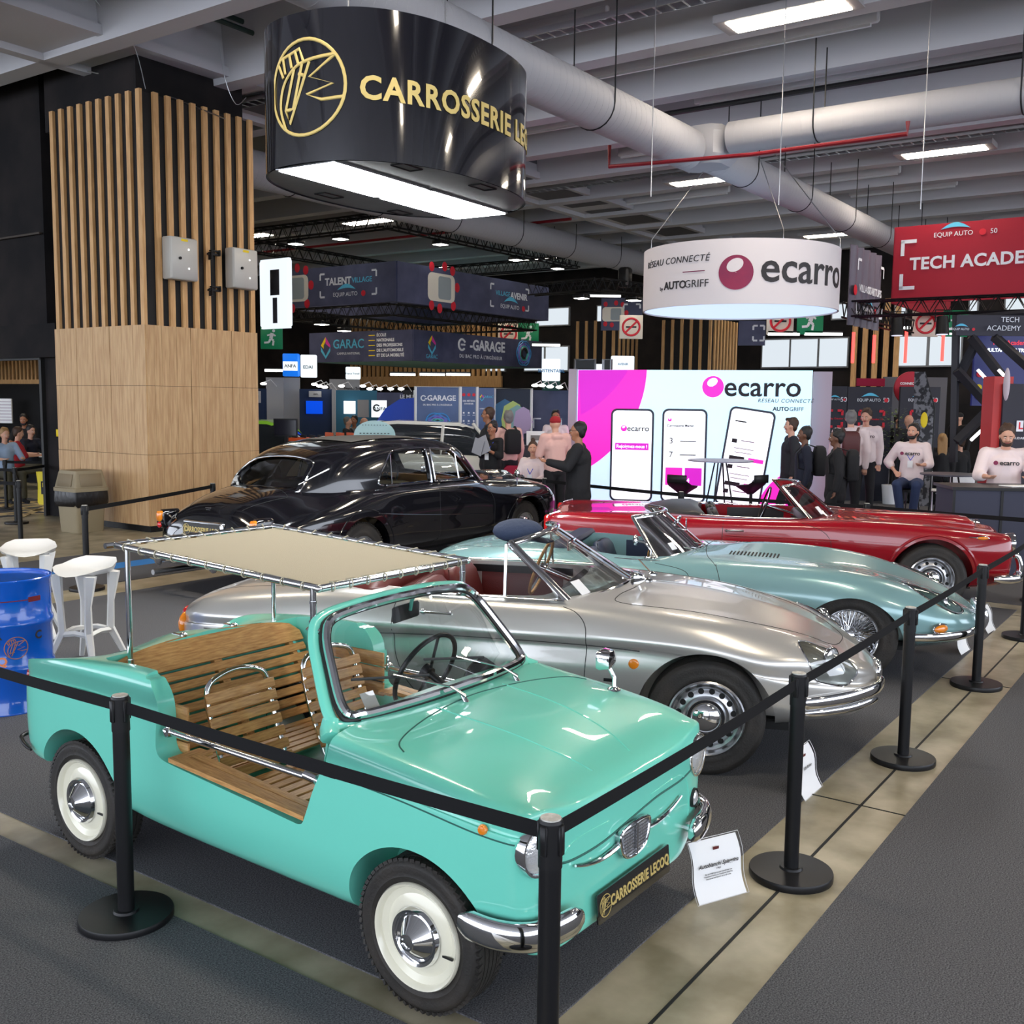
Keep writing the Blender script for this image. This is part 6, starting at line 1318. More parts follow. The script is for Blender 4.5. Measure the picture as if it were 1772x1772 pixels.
# paper description sheets in clear sleeves standing on the floor
SLEEVE=glassmat('clear_sleeve',mixf=.0,ior=1.08)
def sheet(P,yaw,label,title,year,lines,w=.25,h=.245):
    t=thing('description_sheet',label,'sign',P,yaw,'description sheets standing before the cars')
    k=MB(); R=[]; 
    for i in range(9):
        v=i/8; y=.085*v+.012*sin(2*PI*v); z=h*.93*v; R.append([V((-w/2,y,z)),V((w/2,y,z)),V((w/2,y+.0015,z)),V((-w/2,y+.0015,z))])
    k.rings(R); k.build('paper_sheet',PAPER,t)
    k=MB(); R=[[V((-w*.54,a.y-.003,a.z*1.04)),V((w*.54,a.y-.003,a.z*1.04)),V((w*.54,a.y-.004,a.z*1.04)),V((-w*.54,a.y-.004,a.z*1.04))] for a in [r[0] for r in R]]; k.tube([r[0] for r in R]+[r[1] for r in R[::-1]],.0013,4,True); k.build('clear_sleeve',mat('clear_plastic_edge',(.7,.72,.74),.2),t)
    def f(x,v): y=.085*v+.012*sin(2*PI*v); return V((x,y-.0065,h*.93*v))
    def put(s,size,v,m=INK,**kk):
        me=textmesh(s,size,mats=m,ext=.0002,bold=.02,**kk)
        for q in me.vertices: q.co=f(q.co.x,v+q.co.y/(h*.93))
        me.update(); link('print',me,t)
    put(title,.024,.60,shear=.35) if title else None; put(year,.012,.52) if year else None
    for i,s in enumerate(lines): put(s,.0082,.44-.042*i)
    k=MB(); a=f(0,.86); k.box(a,(.03,.001,.012)); k.build('stamp',mat('dark_red_print',sr(90,20,20),.6),t)
def sp(px,py): return atZ(px,py,0)
def face(P): return math.atan2(-P.x,P.y)*-1+0
sheet(sp(1252,1555),.50,'white sheet on the concrete strip beside the mint car nose','Autobianchi Spiaggina','1963',["Plus de 2 000 heures pour transformer une","Autobianchi berline en Autobianchi Spiaggina.","Decouvrez son histoire via le QR code."])
sheet(sp(1408,1373),.95,'white sheet seen edge-on behind the barrier post before the silver car','Alfa Romeo','',[])
sheet(sp(1672,1130),.9,'white sheet by the chrome overrider of the pale roadster','','',[])
sheet(sp(1717,1094),.9,'white sheet furthest along the strip before the red car','','',[])
# blue oil drum
BLUE=mat('blue_drum_enamel',sr(8,86,190),.2,coat=.8)
D=sp(8,1236)+V((-.08,.20,0)); D=V((-2.30,0,0)) if 0 else D
dr=thing('oil_drum','glossy blue steel oil drum with black and orange lettering at the left edge','drum',D,0)
k=MB(); r=.29; H=.87
k.lathe([(r*.97,0),(r*1.02,.005),(r*1.02,.02),(r,.03),(r,.26),(r*1.03,.275),(r*1.04,.29),(r*1.03,.305),(r,.32),(r,.55),(r*1.03,.565),(r*1.04,.58),(r*1.03,.595),(r,.61),(r,H-.03),(r*1.02,H-.02),(r*1.025,H-.005),(r*1.01,H),(r*.97,H-.004),(r*.965,H-.018),(.01,H-.02)],72); k.build('barrel',BLUE,dr,35)
C=[V((r*cos(a),r*sin(a),0)) for a in [PI+PI*i/80 for i in range(121)]]; f,Lc=curvebend(C,0,0,.002)
aS=r*(PI/2+.62)
for i,(s,m_) in enumerate((('CARR',INK),('OSSE',INK),('RIE',INK),('LECOQ',mat('orange_print',sr(235,140,90),.5)))): btext('lettering',s,.075,f,dr,m_,x=aS-.16,y=.525-.056*i,bold=.03,align='CENTER',ext=.0008)
me=logo(.07,.0035).mesh('emblem',mat('copper_print',sr(160,110,90),.5))
for v in me.vertices: v.co=f(V((v.co.x+aS+.02,v.co.y+.44,v.co.z)))
link('emblem',me,dr)
k=MB(); k.box((0,0,.0005),(.24,.006,.001)); k.cyl((-.13,0,0),(-.13,0,.003),.026,None,16); k.box((.15,0,.0005),(.09,.032,.002)); me=subdiv(k.mesh('stripe_badge',mat('dark_red_decal',sr(110,25,30),.4),0),.03)
for v in me.vertices: v.co=f(V((v.co.x+aS+.0,v.co.y+.74,v.co.z)))
link('stripe_badge',me,dr)
btext('lettering','C',.075,f,dr,INK,x=aS+.17,y=.50,bold=.03,ext=.0008)
# white moulded stools
WST=mat('white_stool_plastic',(.74,.74,.72),.28,coat=.3)
def stool(P,yaw,label):
    t=thing('bar_stool',label,'stool',P,yaw,'white faceted bar stools'); H=.77
    k=MB(); st=spline([(-.20,-.10),(-.07,-.21),(.07,-.21),(.20,-.10),(.215,.03),(.13,.20),(-.13,.20),(-.215,.03)],2,True)
    top=[V((x*1.02,y,H-.02-.035*max(0,-(y+.08)/.12)+.05*max(0,(y-.02)/.18)+.010*abs(x)/.2)) for x,y in st]; bot=[V((x*.92,y*.9,H-.05+.02*max(0,(y-.05)/.15))) for x,y in st]
    inn=[V((x*.55,y*.55-.02,H-.03)) for x,y in st]; cen=[V((x*.12,y*.12,H-.034)) for x,y in st]
    k.rings([cen,inn,top,bot,[V((x*.4,y*.4,H-.075)) for x,y in st]]); k.build('seat',WST,t,50)
    foot=[(-.21,-.21),(.21,-.21),(.21,.21),(-.21,.21)]; hi=[(-.15,-.14),(.15,-.14),(.15,.14),(-.15,.14)]; kn=[(-.115,-.13),(.115,-.13),(.115,.13),(-.115,.13)]
    for (fx,fy),(hx,hy),(kx,ky) in zip(foot,hi,kn):
        k=MB(); k.tube([V((hx,hy,H-.06)),V((kx*1.05,ky*1.05,.48)),V((kx,ky,.27)),V((fx,fy,0))],[.050,.027,.032,.020],5,flat=(1,1)); k.build('leg',WST,t,20)
    k=MB(); pts=[V((a,b,.255)) for a,b in kn]; 
    for i in range(4): k.tube([pts[i],(pts[i]+pts[(i+1)%4])/2+V((0,0,.015)),pts[(i+1)%4]],.022,5)
    k.build('footrest',WST,t,20); return t
stool(sp(152,1150),-.25,'white faceted bar stool between the blue drum and the mint car'); stool(sp(55,1100),.3,'white bar stool mostly hidden behind the blue drum')
# litter bin
BIN=mat('beige_bin_plastic',sr(150,138,112),.6); BAG=mat('black_bin_bag',(.012,.011,.012),.28,bump=(14,.7,(1,1,.4)))
t=hthing('litter_bin','beige plastic litter bin with a hooded lid and black bag, beside the oak pillar','bin',9.02,14.28)
k=MB(); k.rings([[V((a*s,b*s,z)) for a,b in bez_rect(.26,.26,.05,4)] for z,s in ((0,.86),(.02,.88),(.62,1))]); k.build('body',BIN,t)
k=MB(); n=40; R=[]
rn=random.Random(5)
for z,s in ((.40,.98),(.42,1.04),(.48,1.08),(.56,1.07),(.62,1.05)): R.append([V((a*s*(1+rn.uniform(-.012,.012)),b*s*(1+rn.uniform(-.012,.012)),z+.02*sin(i*.9)*(z<.5))) for i,(a,b) in enumerate(bez_rect(.27,.27,.05,6))])
k.rings(R,cap=False); k.build('bin_bag',BAG,t,60)
k=MB(); k.rings([[V((a*s,b*s,z)) for a,b in bez_rect(.29,.29,.04,4)] for z,s in ((.62,1),(.67,1),(.68,.95),(.90,.80),(.93,.76))]); lid=k.build('lid',BIN,t)
k=MB(); k.M=place((-.262,0,.79),rotm('Y',.19)); k.box((0,0,0),(.012,.36,.19),bev=.004); k.M=MX.Identity(4); k.M=place((0,-.262,.79),rotm('X',-.19)); k.box((0,0,0),(.36,.012,.19),bev=.004); k.build('flap',mat('beige_bin_flap',sr(138,124,100),.6),lid)
for (q,z,w,h,lab,m_) in ((16.05,.98,.20,.14,'white wall switch beside the doorway',WHITE),(16.2,1.42,.16,.12,'small yellow sticker on the black wall',YEL)):
    tt=hthing('wall_switch' if m_ is WHITE else 'wall_sticker',lab,'switch' if m_ is WHITE else 'sticker',9.86,q,z); k=MB(); k.box((0,0,0),(.03 if m_ is WHITE else .006,w,h),bev=.002); k.build('plate',m_,tt); 
    if m_ is WHITE: k=MB(); k.box((-.02,-.04,0),(.012,.05,.08)); k.build('rocker',BLACKP,tt)
t=hthing('storage_crate','white crate with a yellow lid behind the limousine boot','crate',12.1,13.0); k=MB(); k.rings([[V((a*s,b*s,z)) for a,b in bez_rect(.38,.26,.03,3)] for z,s in ((0,.85),(.36,1))]); k.build('box',WHITE,t); k=MB(); k.box((0,0,.385),(.80,.56,.05),bev=.015); k.build('lid',YEL,t)
bg=thing('shopping_bag','large yellow bag with dark lettering on the floor in the doorway','bag',hall(10.9,18.1,0),-.3); k=MB(); k.rings([[V((a*s,b*(1-z*.5)+.03*sin(z*4),z)) for a,b in bez_rect(.34,.12,.05,3)] for z,s in ((0,.85),(.05,1),(.4,1.05),(.62,1.15))],cap=True); k.build('bag_body',mat('yellow_bag',sr(225,205,20),.5,bump=(6,.5,(1,1,1))),bg); k=MB(); k.box((0,-.13,.33),(.40,.01,.24)); k.build('print_panel',INK,bg); ftext(bg,'MANN',.11,frameM((0,-.14,.38),(1,0,0),(0,0,1)),0,0,YEL,bold=.03); ftext(bg,'FILTER',.10,frameM((0,-.14,.28),(1,0,0),(0,0,1)),0,0,YEL,bold=.03)
# ================================================================= PEOPLE
SKIN=mat('skin_light',sr(205,155,130),.5); SKIND=mat('skin_tan',sr(160,108,80),.5); SKINB=mat('skin_brown',sr(105,70,52),.5)
HB=mat('hair_black',sr(18,16,16),.5,bump=(80,.5,(1,1,.3))); HBR=mat('hair_brown',sr(62,42,30),.55,bump=(80,.5,(1,1,.3))); HG=mat('hair_grey',sr(110,108,106),.55,bump=(80,.5,(1,1,.3))); HBL=mat('hair_blond',sr(150,115,70),.5,bump=(60,.6,(1,1,.2)))
def cloth(n,c,r=.85): return mat('cloth_'+n,c,r,bump=(14,.35,(1,1,1)))
C_BLK=cloth('black',sr(22,22,25)); C_WHT=cloth('off_white',sr(225,208,208)); C_NVY=cloth('navy',sr(24,28,44)); C_DNM=cloth('denim',sr(48,62,95)); C_GRY=cloth('grey',sr(120,118,118)); C_RED=cloth('red',sr(150,25,35)); C_OLV=cloth('olive',sr(70,66,52)); C_PNK=cloth('pale_pink',sr(215,170,160)); C_SHR=cloth('light_blue_shirt',sr(150,170,195)); C_CHR=cloth('charcoal',sr(40,40,44))
EYEW=mat('eye_white',(.75,.73,.7),.3); LIP=mat('lip',sr(165,85,80),.5); PHONE=mat('phone_glass',(.01,.01,.012),.15)
def capsule(k,a,b,ra,rb,n=12):
    a=V(a); b=V(b); d=b-a; L=d.length
    if L<1e-4: k.sphere(a,ra,n); return
    d.normalize(); pts=[];rs=[]
    for i in (0,.35,.7,.95): t=PI/2*(1-i); pts.append(a-d*ra*sin(t)); rs.append(max(ra*cos(t),.001))
    pts.append(a); rs.append(ra); pts.append(b); rs.append(rb)
    for i in (.95,.7,.35,0): t=PI/2*(1-i); pts.append(b+d*rb*sin(t)); rs.append(max(rb*cos(t),.001))
    k.tube(pts,rs,n)
def person(label,P,yaw,H=1.75,skin=None,hair=None,hairstyle='short',top=C_BLK,trousers=C_BLK,shoes=C_BLK,pose='stand',armL='down',armR='down',head=0,nod=0,lean=0,vox=.011,build_=1.0,hood=False,sleeve='long',extra=None,backpack=None,lanyard=False,glasses=False,beard=None,apron=None,female=False,legs=True,seat=.46,coat=False,logo_=None,cap=None,group=None):
    """local +x is where the person faces; origin on the floor under the hips"""
    skin=skin or SKIN; hair=hair or HBR
    t=thing('person',label,'person',P,yaw,group); s=H/1.75; b=build_
    hy=.92*s if pose!='sit' else seat+.10; sit=pose=='sit'
    hip=V((0,0,hy)); up=V((sin(lean),0,cos(lean))); ch=hip+up*.40*s; neck=hip+up*.56*s; hd=neck+up*.15*s+V((.025*s+.05*sin(nod),0,-.02*abs(sin(nod))))
    sw=(.165 if female else .185)*s*b
    J={}
    for sd in (-1,1):
        sh=neck+V((0,sd*sw,-.035*s)); J['sh',sd]=sh; m=armL if sd>0 else armR
        if m=='down': e=sh+V((-.03,sd*.05,-.29))*s; w=e+V((.05,-sd*.01,-.25))*s
        elif m=='front': e=sh+V((.06,sd*.06,-.27))*s; w=e+V((.22,-sd*.12,.03))*s
        elif m=='hold': e=sh+V((.05,sd*.05,-.27))*s; w=e+V((.20,-sd*.14,.12))*s
        elif m=='point': e=sh+V((.12,sd*.06,-.23))*s; w=e+V((.25,0,.06))*s
        elif m=='lap': e=sh+V((.06,sd*.08,-.26))*s; w=e+V((.20,-sd*.10,-.06))*s
        elif m=='hip': e=sh+V((-.04,sd*.16,-.24))*s; w=e+V((.12,-sd*.13,-.14))*s
        elif m=='table': e=sh+V((.14,sd*.08,-.25))*s; w=e+V((.22,-sd*.08,-.0))*s
        elif m=='face': e=sh+V((.16,sd*.05,-.22))*s; w=e+V((.06,-sd*.07,.24))*s
        else: e,w=sh+V(m[0])*s,sh+V(m[1])*s
        J['e',sd]=e; J['w',sd]=w
        hp=hip+V((0,sd*.085*s,-.02))
        if sit: kn=hp+V((.42,sd*.05,.0))*s; an=kn+V((.04,0,-(kn.z-.09)/1)) if not isinstance(legs,tuple) else None; 
        elif pose=='walk': kn=hp+V((.06+.10*sd,sd*.01,-.42))*s; an=kn+V((-.10+.10*sd,0,-.40))*s
        else: kn=hp+V((.02,sd*.02,-.42))*s; an=kn+V((-.03,sd*.01,-.40))*s
        if sit and seat>.6: an=kn+V((-.12,-sd*.05,-.42))*s
        if not sit: an.z=.08*s
        J['h',sd]=hp; J['k',sd]=kn; J['a',sd]=an
    # ---- one continuous body
    k=MB()
    capsule(k,hip,ch,.115*s*b,.125*s*b,14); capsule(k,ch+V((0,-.07,0))*s,ch+V((0,.07,0))*s,.10*s*b,.10*s*b); capsule(k,neck+V((0,0,-.03)),hd+V((-.02,0,-.03)),.052*s,.050*s)
    R=rotm('Z',head)@rotm('Y',nod)
    def hp_(x,y,z): return hd+R@V((x,y,z))*s
    hr=.092*s
    k.sphere(hp_(-.012,0,.045),hr,20,scale=(1.05,.84,1.12),rot=R); capsule(k,hp_(.018,0,-.01),hp_(.040,0,-.055),.058*s,.036*s); capsule(k,hp_(.085,0,.035),hp_(.098,0,.008),.010*s,.014*s,8)
    for sd in (-1,1): k.sphere(hp_(-.005,sd*.080,.02),.024*s,10,scale=(.7,.4,1.15),rot=R); k.sphere(hp_(.062,sd*.033,.0),.026*s,8)
    for sd in (-1,1):
        sh,e,w=J['sh',sd],J['e',sd],J['w',sd]; capsule(k,neck+V((0,0,-.05)),sh,.055*s,.052*s*b); capsule(k,sh,e,.047*s*b,.037*s*b); capsule(k,e,w,.036*s*b,.024*s)
        f=(w-e).normalized(); fd=V((f.x,f.y,f.z)); side_=V((0,-sd,0)) if abs(f.y)<.8 else V((1,0,0)); side_=(side_-fd*side_.dot(fd)).normalized(); nn=fd.cross(side_)
        pm=w+fd*.045*s; capsule(k,w+fd*.01+side_*.012,pm+fd*.03+side_*.018,.020*s,.020*s,8); capsule(k,w+fd*.01-side_*.012,pm+fd*.03-side_*.018,.020*s,.020*s,8)
        for j,(o_,L_) in enumerate(((-.030,.050),(-.010,.062),(.011,.058),(.030,.044))):
            a=pm+fd*.030*s+side_*o_*s; c1=a+fd*L_*.55*s-nn*sd*.010; c2=c1+fd*L_*.38*s-nn*sd*.022; capsule(k,a,c1,.0098,.0092,7); capsule(k,c1,c2,.0092,.0082,7)
        a=w+fd*.025*s+side_*.026*s; c1=a+fd*.030*s+side_*.026*s-nn*sd*.012; capsule(k,a,c1,.012,.0105,7); capsule(k,c1,c1+fd*.024*s-nn*sd*.008,.0105,.009,7)
        capsule(k,J['h',sd],J['k',sd],.080*s*b,.052*s*b); capsule(k,J['k',sd],J['a',sd],.050*s,.034*s); capsule(k,hip,J['h',sd],.10*s*b,.085*s*b)
        fo=J['a',sd]; capsule(k,fo+V((-.02,0,-.045))*s,fo+V((.13,sd*.01,-.055))*s,.032*s,.028*s,8)
    me=remesh(k.mesh('b',[],0),vox,3); me.materials.clear(); me.materials.append(skin); me.polygons.foreach_set('use_smooth',[True]*len(me.polygons)); link('body',me,t)
    def part(name,k,m,v=None,par=None):
        me=remesh(k.mesh('b',[],0),v or vox*1.1,4); me.materials.clear(); me.materials.append(m); me.polygons.foreach_set('use_smooth',[True]*len(me.polygons)); return link(name,me,par or t)
    # ---- clothes follow the body
    k=MB(); g=.018*s*(1.5 if hood or coat else 1)
    [capsule(k,hip+V((0,yy,.075 if not coat else 0))*s,ch,.118*s*b+g,.128*s*b+g,14) for yy in (-.035,.035)]; capsule(k,ch+V((0,-.075,0))*s,ch+V((0,.075,0))*s,.103*s*b+g,.103*s*b+g)
    if coat: capsule(k,hip+V((0,0,-.10))*s,hip,.135*s*b+g,.125*s*b+g,14)
    for sd in (-1,1):
        sh,e,w=J['sh',sd],J['e',sd],J['w',sd]; capsule(k,neck+V((0,0,-.055)),sh,.058*s+g*.5,.056*s*b+g*.6); capsule(k,sh,e if sleeve!='vest' else sh.lerp(e,.1),.050*s*b+g,.041*s*b+g)
        if sleeve=='long': capsule(k,e,w-(w-e).normalized()*.01,.040*s*b+g,.030*s+g*.7)
        elif sleeve=='rolled': capsule(k,e,e.lerp(w,.35),.040*s*b+g,.036*s+g)
    if hood: k.tube([neck+V((.05*cos(a),.085*sin(a),.0+.018*(-cos(a))))*s for a in [2*PI*i/16 for i in range(16)]],.034*s,8,True); capsule(k,neck+V((-.085,-.05,-.02))*s,neck+V((-.085,.05,-.02))*s,.05*s,.05*s)
    tp=part('jacket' if coat else 'hooded_top' if hood else 'top',k,top)
    k=MB(); g=.014*s
    capsule(k,hip+V((0,-.03,.02)),hip+V((0,.03,.02)),.115*s*b+g,.115*s*b+g)
    for sd in (-1,1): capsule(k,hip,J['h',sd],.105*s*b+g,.088*s*b+g); capsule(k,J['h',sd],J['k',sd],.084*s*b+g,.058*s*b+g); a=J['a',sd]; q=J['k',sd]; capsule(k,q,q.lerp(a,.93),.055*s+g,.046*s+g)
    part('trousers',k,trousers)
    for sd in (-1,1):
        k=MB(); fo=J['a',sd]; capsule(k,fo+V((-.03,0,-.045))*s,fo+V((.15,sd*.012,-.058))*s,.042*s,.034*s,10); capsule(k,fo+V((-.02,0,-.03))*s,fo+V((.0,0,.0)),.042*s,.042*s); part('shoe',k,shoes)
    # ---- hair, face
    if hairstyle!='bald' or cap:
        k=MB()
        if cap: k.sphere(hp_(-.012,0,.075),.098*s,18,scale=(1.08,.90,.80),rot=R); capsule(k,hp_(.07,-.03,.075),hp_(.15,-.02,.06),.022*s,.012*s); capsule(k,hp_(.07,.03,.075),hp_(.15,.02,.06),.022*s,.012*s); part('cap',k,cap)
        else:
            k.sphere(hp_(-.036,0,.082),.096*s,18,scale=(1.02,.90,.95),rot=R); k.sphere(hp_(-.055,0,.03),.083*s,16,scale=(.72,.98,1.1),rot=R)
            for sd in (-1,1): capsule(k,hp_(-.01,sd*.066,.06),hp_(-.03,sd*.070,.03),.022*s,.016*s)
            if hairstyle in('short','quiff','bob'):
                rn=random.Random(int(H*977))
                for _ in range(34): a=rn.uniform(-2.4,2.4)+PI; z=rn.uniform(.04,.165); r=.082*(1-max(0,z-.10)*7); k.sphere(hp_(-.03+r*cos(a),r*.92*sin(a),z),.019*s,6)
            if hairstyle=='curly':
                rn=random.Random(int(H*1000))
                for _ in range(26): a=rn.uniform(0,2*PI); z=rn.uniform(.05,.17); r=.075*(1-max(0,z-.1)*5); k.sphere(hp_(-.02+r*cos(a)*1.05,r*sin(a),z),.026*s,8)
            if hairstyle=='quiff':
                for j in range(7): k.sphere(hp_(.045-.02*j*.5,-.05+.017*j,.135),.03*s,8)
            if hairstyle=='bob': k.sphere(hp_(-.03,0,.02),.10*s,14,scale=(.85,1.0,1.05),rot=R)
            if hairstyle=='long':
                for j in range(7): y=-.07+.023*j; capsule(k,hp_(-.06,y,.06),hp_(-.12,y*1.1,-.20),.032*s,.022*s); capsule(k,hp_(-.12,y*1.1,-.20),hp_(-.14,y*.9,-.34),.022*s,.012*s)
            if hairstyle=='bun': k.sphere(hp_(-.04,0,.185),.042*s,12)
            # cut the fringe: keep the forehead clear by a skin coloured brow is the body itself
            part('hair',k,hair,vox*.9)
    for sd in (-1,1):
        k=MB(); k.sphere(hp_(.076,sd*.030,.038),.0082*s,10); o=k.build('eye',EYEW,t); k=MB(); k.sphere(hp_(.0815,sd*.030,.038),.0048*s,8); k.build('iris',INK,o)
        k=MB(); capsule(k,hp_(.086,sd*.018,.060),hp_(.078,sd*.046,.058),.0042*s,.003*s,6); k.build('eyebrow',hair if hairstyle!='bald' else HBR,t)
    k=MB(); capsule(k,hp_(.083,-.018,-.022),hp_(.083,.018,-.022),.0055*s,.0055*s,8); k.build('mouth',LIP,t)
    if beard:
        k=MB(); capsule(k,hp_(.050,-.028,-.045),hp_(.050,.028,-.045),.034*s,.034*s); capsule(k,hp_(.035,0,-.058),hp_(.060,0,-.055),.032*s,.026*s)
        for sd in (-1,1): capsule(k,hp_(.04,sd*.045,-.035),hp_(.005,sd*.072,.02),.020*s,.012*s)
        part('beard',k,beard,vox*.9)
    if glasses:
        k=MB()
        for sd in (-1,1): k.tube([hp_(.096,sd*.032+.022*cos(a),.038+.018*sin(a)) for a in [2*PI*i/14 for i in range(14)]],.002,5,True); k.tube([hp_(.092,sd*.054,.042),hp_(.0,sd*.080,.045)],.002,5)
        k.build('glasses',BLACKP,t)
    if lanyard:
        k=MB(); c=ch+V((.135*s*b+.02,0,-.02)); pass
        for sd in (-1,1): k.tube([neck+V((-.03,sd*.06,.01))*s,neck+V((.075,sd*.07,-.06))*s,neck+V((.145,sd*.045,-.16))*s,c+V((0,0,-.06))],.006,6)
        k.build('lanyard',mat('blue_lanyard',sr(40,70,190),.6),t); k=MB(); k.box(c+V((.012,0,-.12)),(.004,.08,.11)); k.build('badge_card',PAPER,t)
    if logo_:
        M=frameM(ch+V((.125*s*b+.045*s,0,.03)),(0,1,0),(0,0,1)); text('chest_lettering','ecarro',.085,M@place((.03,0,.0)),t,DKT,bold=.02,ext=.004); k=MB(); k.M=M; k.cyl((-.13,0,0),(-.13,0,.006),.028,None,14); k.build('chest_ball',MAG,t)
    if backpack:
        k=MB(); c=ch+V((-.17*s*b-.05,0,-.05)); k.rings([[V((c.x+a,c.y+b_,c.z+z)) for a,b_ in bez_rect(.085*sc,.145*sc,.05*sc,4)] for z,sc in ((-.22,.8),(-.18,1),(.12,1),(.19,.85),(.22,.5))]); o=k.build('backpack',backpack,t,60)
        k=MB(); 
        for sd in (-1,1): k.tube([c+V((.06,sd*.09,.20)),neck+V((0,sd*.12,.045))*s,neck+V((.13,sd*.125,-.10))*s,ch+V((.11,sd*.15,-.16))*s,c+V((.08,sd*.12,-.18))],.016,6,flat=(1.4,.5))
        k.build('strap',backpack,o)
    return t,J
def at_px(px,Y): p=atY(px,700,Y); return V((p.x,p.y,0))
def toward(P,Q): d=Q-P; return math.atan2(d.y,d.x)
def held(name,label,cat,P,yaw,mk): t=thing(name,label,cat,P,yaw); mk(t); return t
PX=at_px
# around the lit wall
person('person in a black coat facing left, glasses on, forearm raised',PX(1003,13.4),PI-.15,1.74,SKIND,HB,top=C_BLK,coat=True,armR='down',armL='point',glasses=True,build_=1.12)
person('person in a red baseball cap and cream hooded top, back turned',PX(962,16.4),PI*.62,1.78,SKIN,HG,top=C_PNK,hood=True,armR='front',armL='front',cap=C_RED)
person('seated person with a hair bun in a cream hooded top, hands together',PX(924,16.9),-PI*.62,1.66,SKIN,HBR,'bun',top=C_WHT,trousers=C_DNM,hood=True,pose='sit',armL='lap',armR='lap',lanyard=True,female=True,head=.3)
pa,Ja=person('smiling person in black with short black hair and glasses holding leaflets',PX(853,17.4),-PI*.70,1.66,SKIND,HB,'curly',top=C_BLK,armL='hold',armR='hold',lanyard=True,glasses=True,female=True,sleeve='rolled')
person('person in a dark suit and glasses standing behind the one in black',PX(846,18.8),PI*1.02,1.88,SKIND,HBR,top=C_CHR,coat=True,glasses=True,armL='down',armR='down')
person('person with grey hair, pale top and black backpack, seen from behind',PX(880,18.6),PI*.62,1.82,SKIN,HG,top=C_PNK,backpack=C_BLK,armR='down')
person('person with dark hair behind the counter near the talent wall',PX(962,21.2),-PI*.5,1.82,SKIND,HB,top=C_WHT)
k_=thing('leaflets','grey and silver leaflets held by the smiling person in black',"leaflet",pa.matrix_basis@((Ja['w',1]+Ja['w',-1])/2+V((.10,0,.02))),pa.rotation_euler.z)
k=MB(); k.box((0,.06,.06),(.012,.22,.28),rot=rotm('X',.4)); k.box((.02,-.03,.03),(.012,.20,.26),rot=rotm('X',-.3)); k.build('sheets',mat('silver_paper',sr(150,150,155),.4),k_)
# young visitors before the lit wall
person('tall young person with curly brown hair in a dark jacket, leftmost before the lit wall',PX(1372,16.6),PI*.98,1.78,SKIN,HBR,'quiff',top=C_CHR,pose='walk',coat=True)
person('young person with short black hair and a black backpack, middle of the walking three',PX(1396,15.2),PI*.96,1.68,SKINB,HB,top=C_NVY,pose='walk',backpack=C_BLK)
person('young person with curly black hair, black vest and grey sleeves, rightmost of the three',PX(1452,14.4),PI*.93,1.66,SKINB,HB,'curly',top=C_BLK,pose='walk',backpack=C_BLK,coat=True) 
person('person in a white hooded top with a brown leather backpack, back turned',PX(1474,17.6),PI*.42,1.90,SKIN,HG,top=C_WHT,hood=True,backpack=mat('brown_leather',sr(80,35,35),.5),build_=1.1)
person('person in a white hooded top with a printed word, looking down beside the backpack wearer',PX(1500,18.6),-PI*.58,1.93,SKIN,HBR,top=C_WHT,hood=True,head=-.4,nod=.25,armL='down',armR='down',logo_=1)
person('bearded person in jeans and a white hooded top sitting on a high stool',PX(1583,16.6),-PI*.66,1.88,SKIN,HB,top=C_WHT,trousers=C_DNM,shoes=cloth('red_shoe',sr(190,20,60)),hood=True,pose='sit',seat=.72,armR='hip',armL='table',lanyard=True,beard=HB,logo_=1,sleeve='rolled',head=-.25)
person('person with short hair in a white printed top looking down at the dark counter',PX(1745,13.2),-PI*.60,1.92,SKIN,HBR,top=C_WHT,trousers=C_BLK,hood=True,pose='sit',seat=.76,armL='table',armR='table',nod=.35,beard=HBR,logo_=1,sleeve='rolled',build_=1.12)
person('person in black with short dark hair leaning far behind the seated one',PX(1556,23),-PI*.35,1.80,SKIN,HB,top=C_BLK,vox=.016,armL='hip',armR='hip',beard=HB)
person('bald person in a black body warmer with a grey sleeve, back turned',PX(1575,21.5),PI*.6,1.82,SKIN,HB,'bald',top=C_BLK,vox=.016,armL='hip')
person('seated person with long blond hair, back turned, at the high table',PX(1634,20.6),PI*.42,1.70,SKIN,HBL,'long',top=C_BLK,pose='sit',seat=.55,vox=.016,female=True)
person('balding seated person in black beside the long blond hair',PX(1666,20.9),PI*.65,1.72,SKIN,HBR,'short',top=C_BLK,pose='sit',seat=.48,vox=.016)
person('person in a dark cap far behind the high tables',PX(1662,25),-PI*.8,1.86,SKIN,HB,top=C_BLK,cap=C_BLK,vox=.018)
# booths at the back left
for px,Y,yaw,H,lab,hr,hs,tp,pose in ((519,25.5,-.6,1.75,'seated person with dark hair at the laptop table in the blue booth',HB,'short',C_BLK,'sit'),(548,24.6,PI*.8,1.72,'seated person with brown bob and black jacket, elbow on the laptop table',HBR,'bob',C_BLK,'sit'),
   (601,26.5,-.2,1.76,'white haired person in a dark suit in the pale blue booth',HG,'short',C_CHR,'sit'),(613,27.2,-PI*.6,1.80,'person in a grey top facing out of the pale blue booth',HB,'short',C_GRY,'sit'),(631,26.4,PI*1.05,1.76,'bald person in a dark suit in the pale blue booth',HG,'bald',C_CHR,'sit')):
    person(lab,PX(px,Y),yaw,H,SKIND if hr is HB else SKIN,hr,hs,top=tp,pose=pose,vox=.018,armL='table',armR='table',seat=.62)
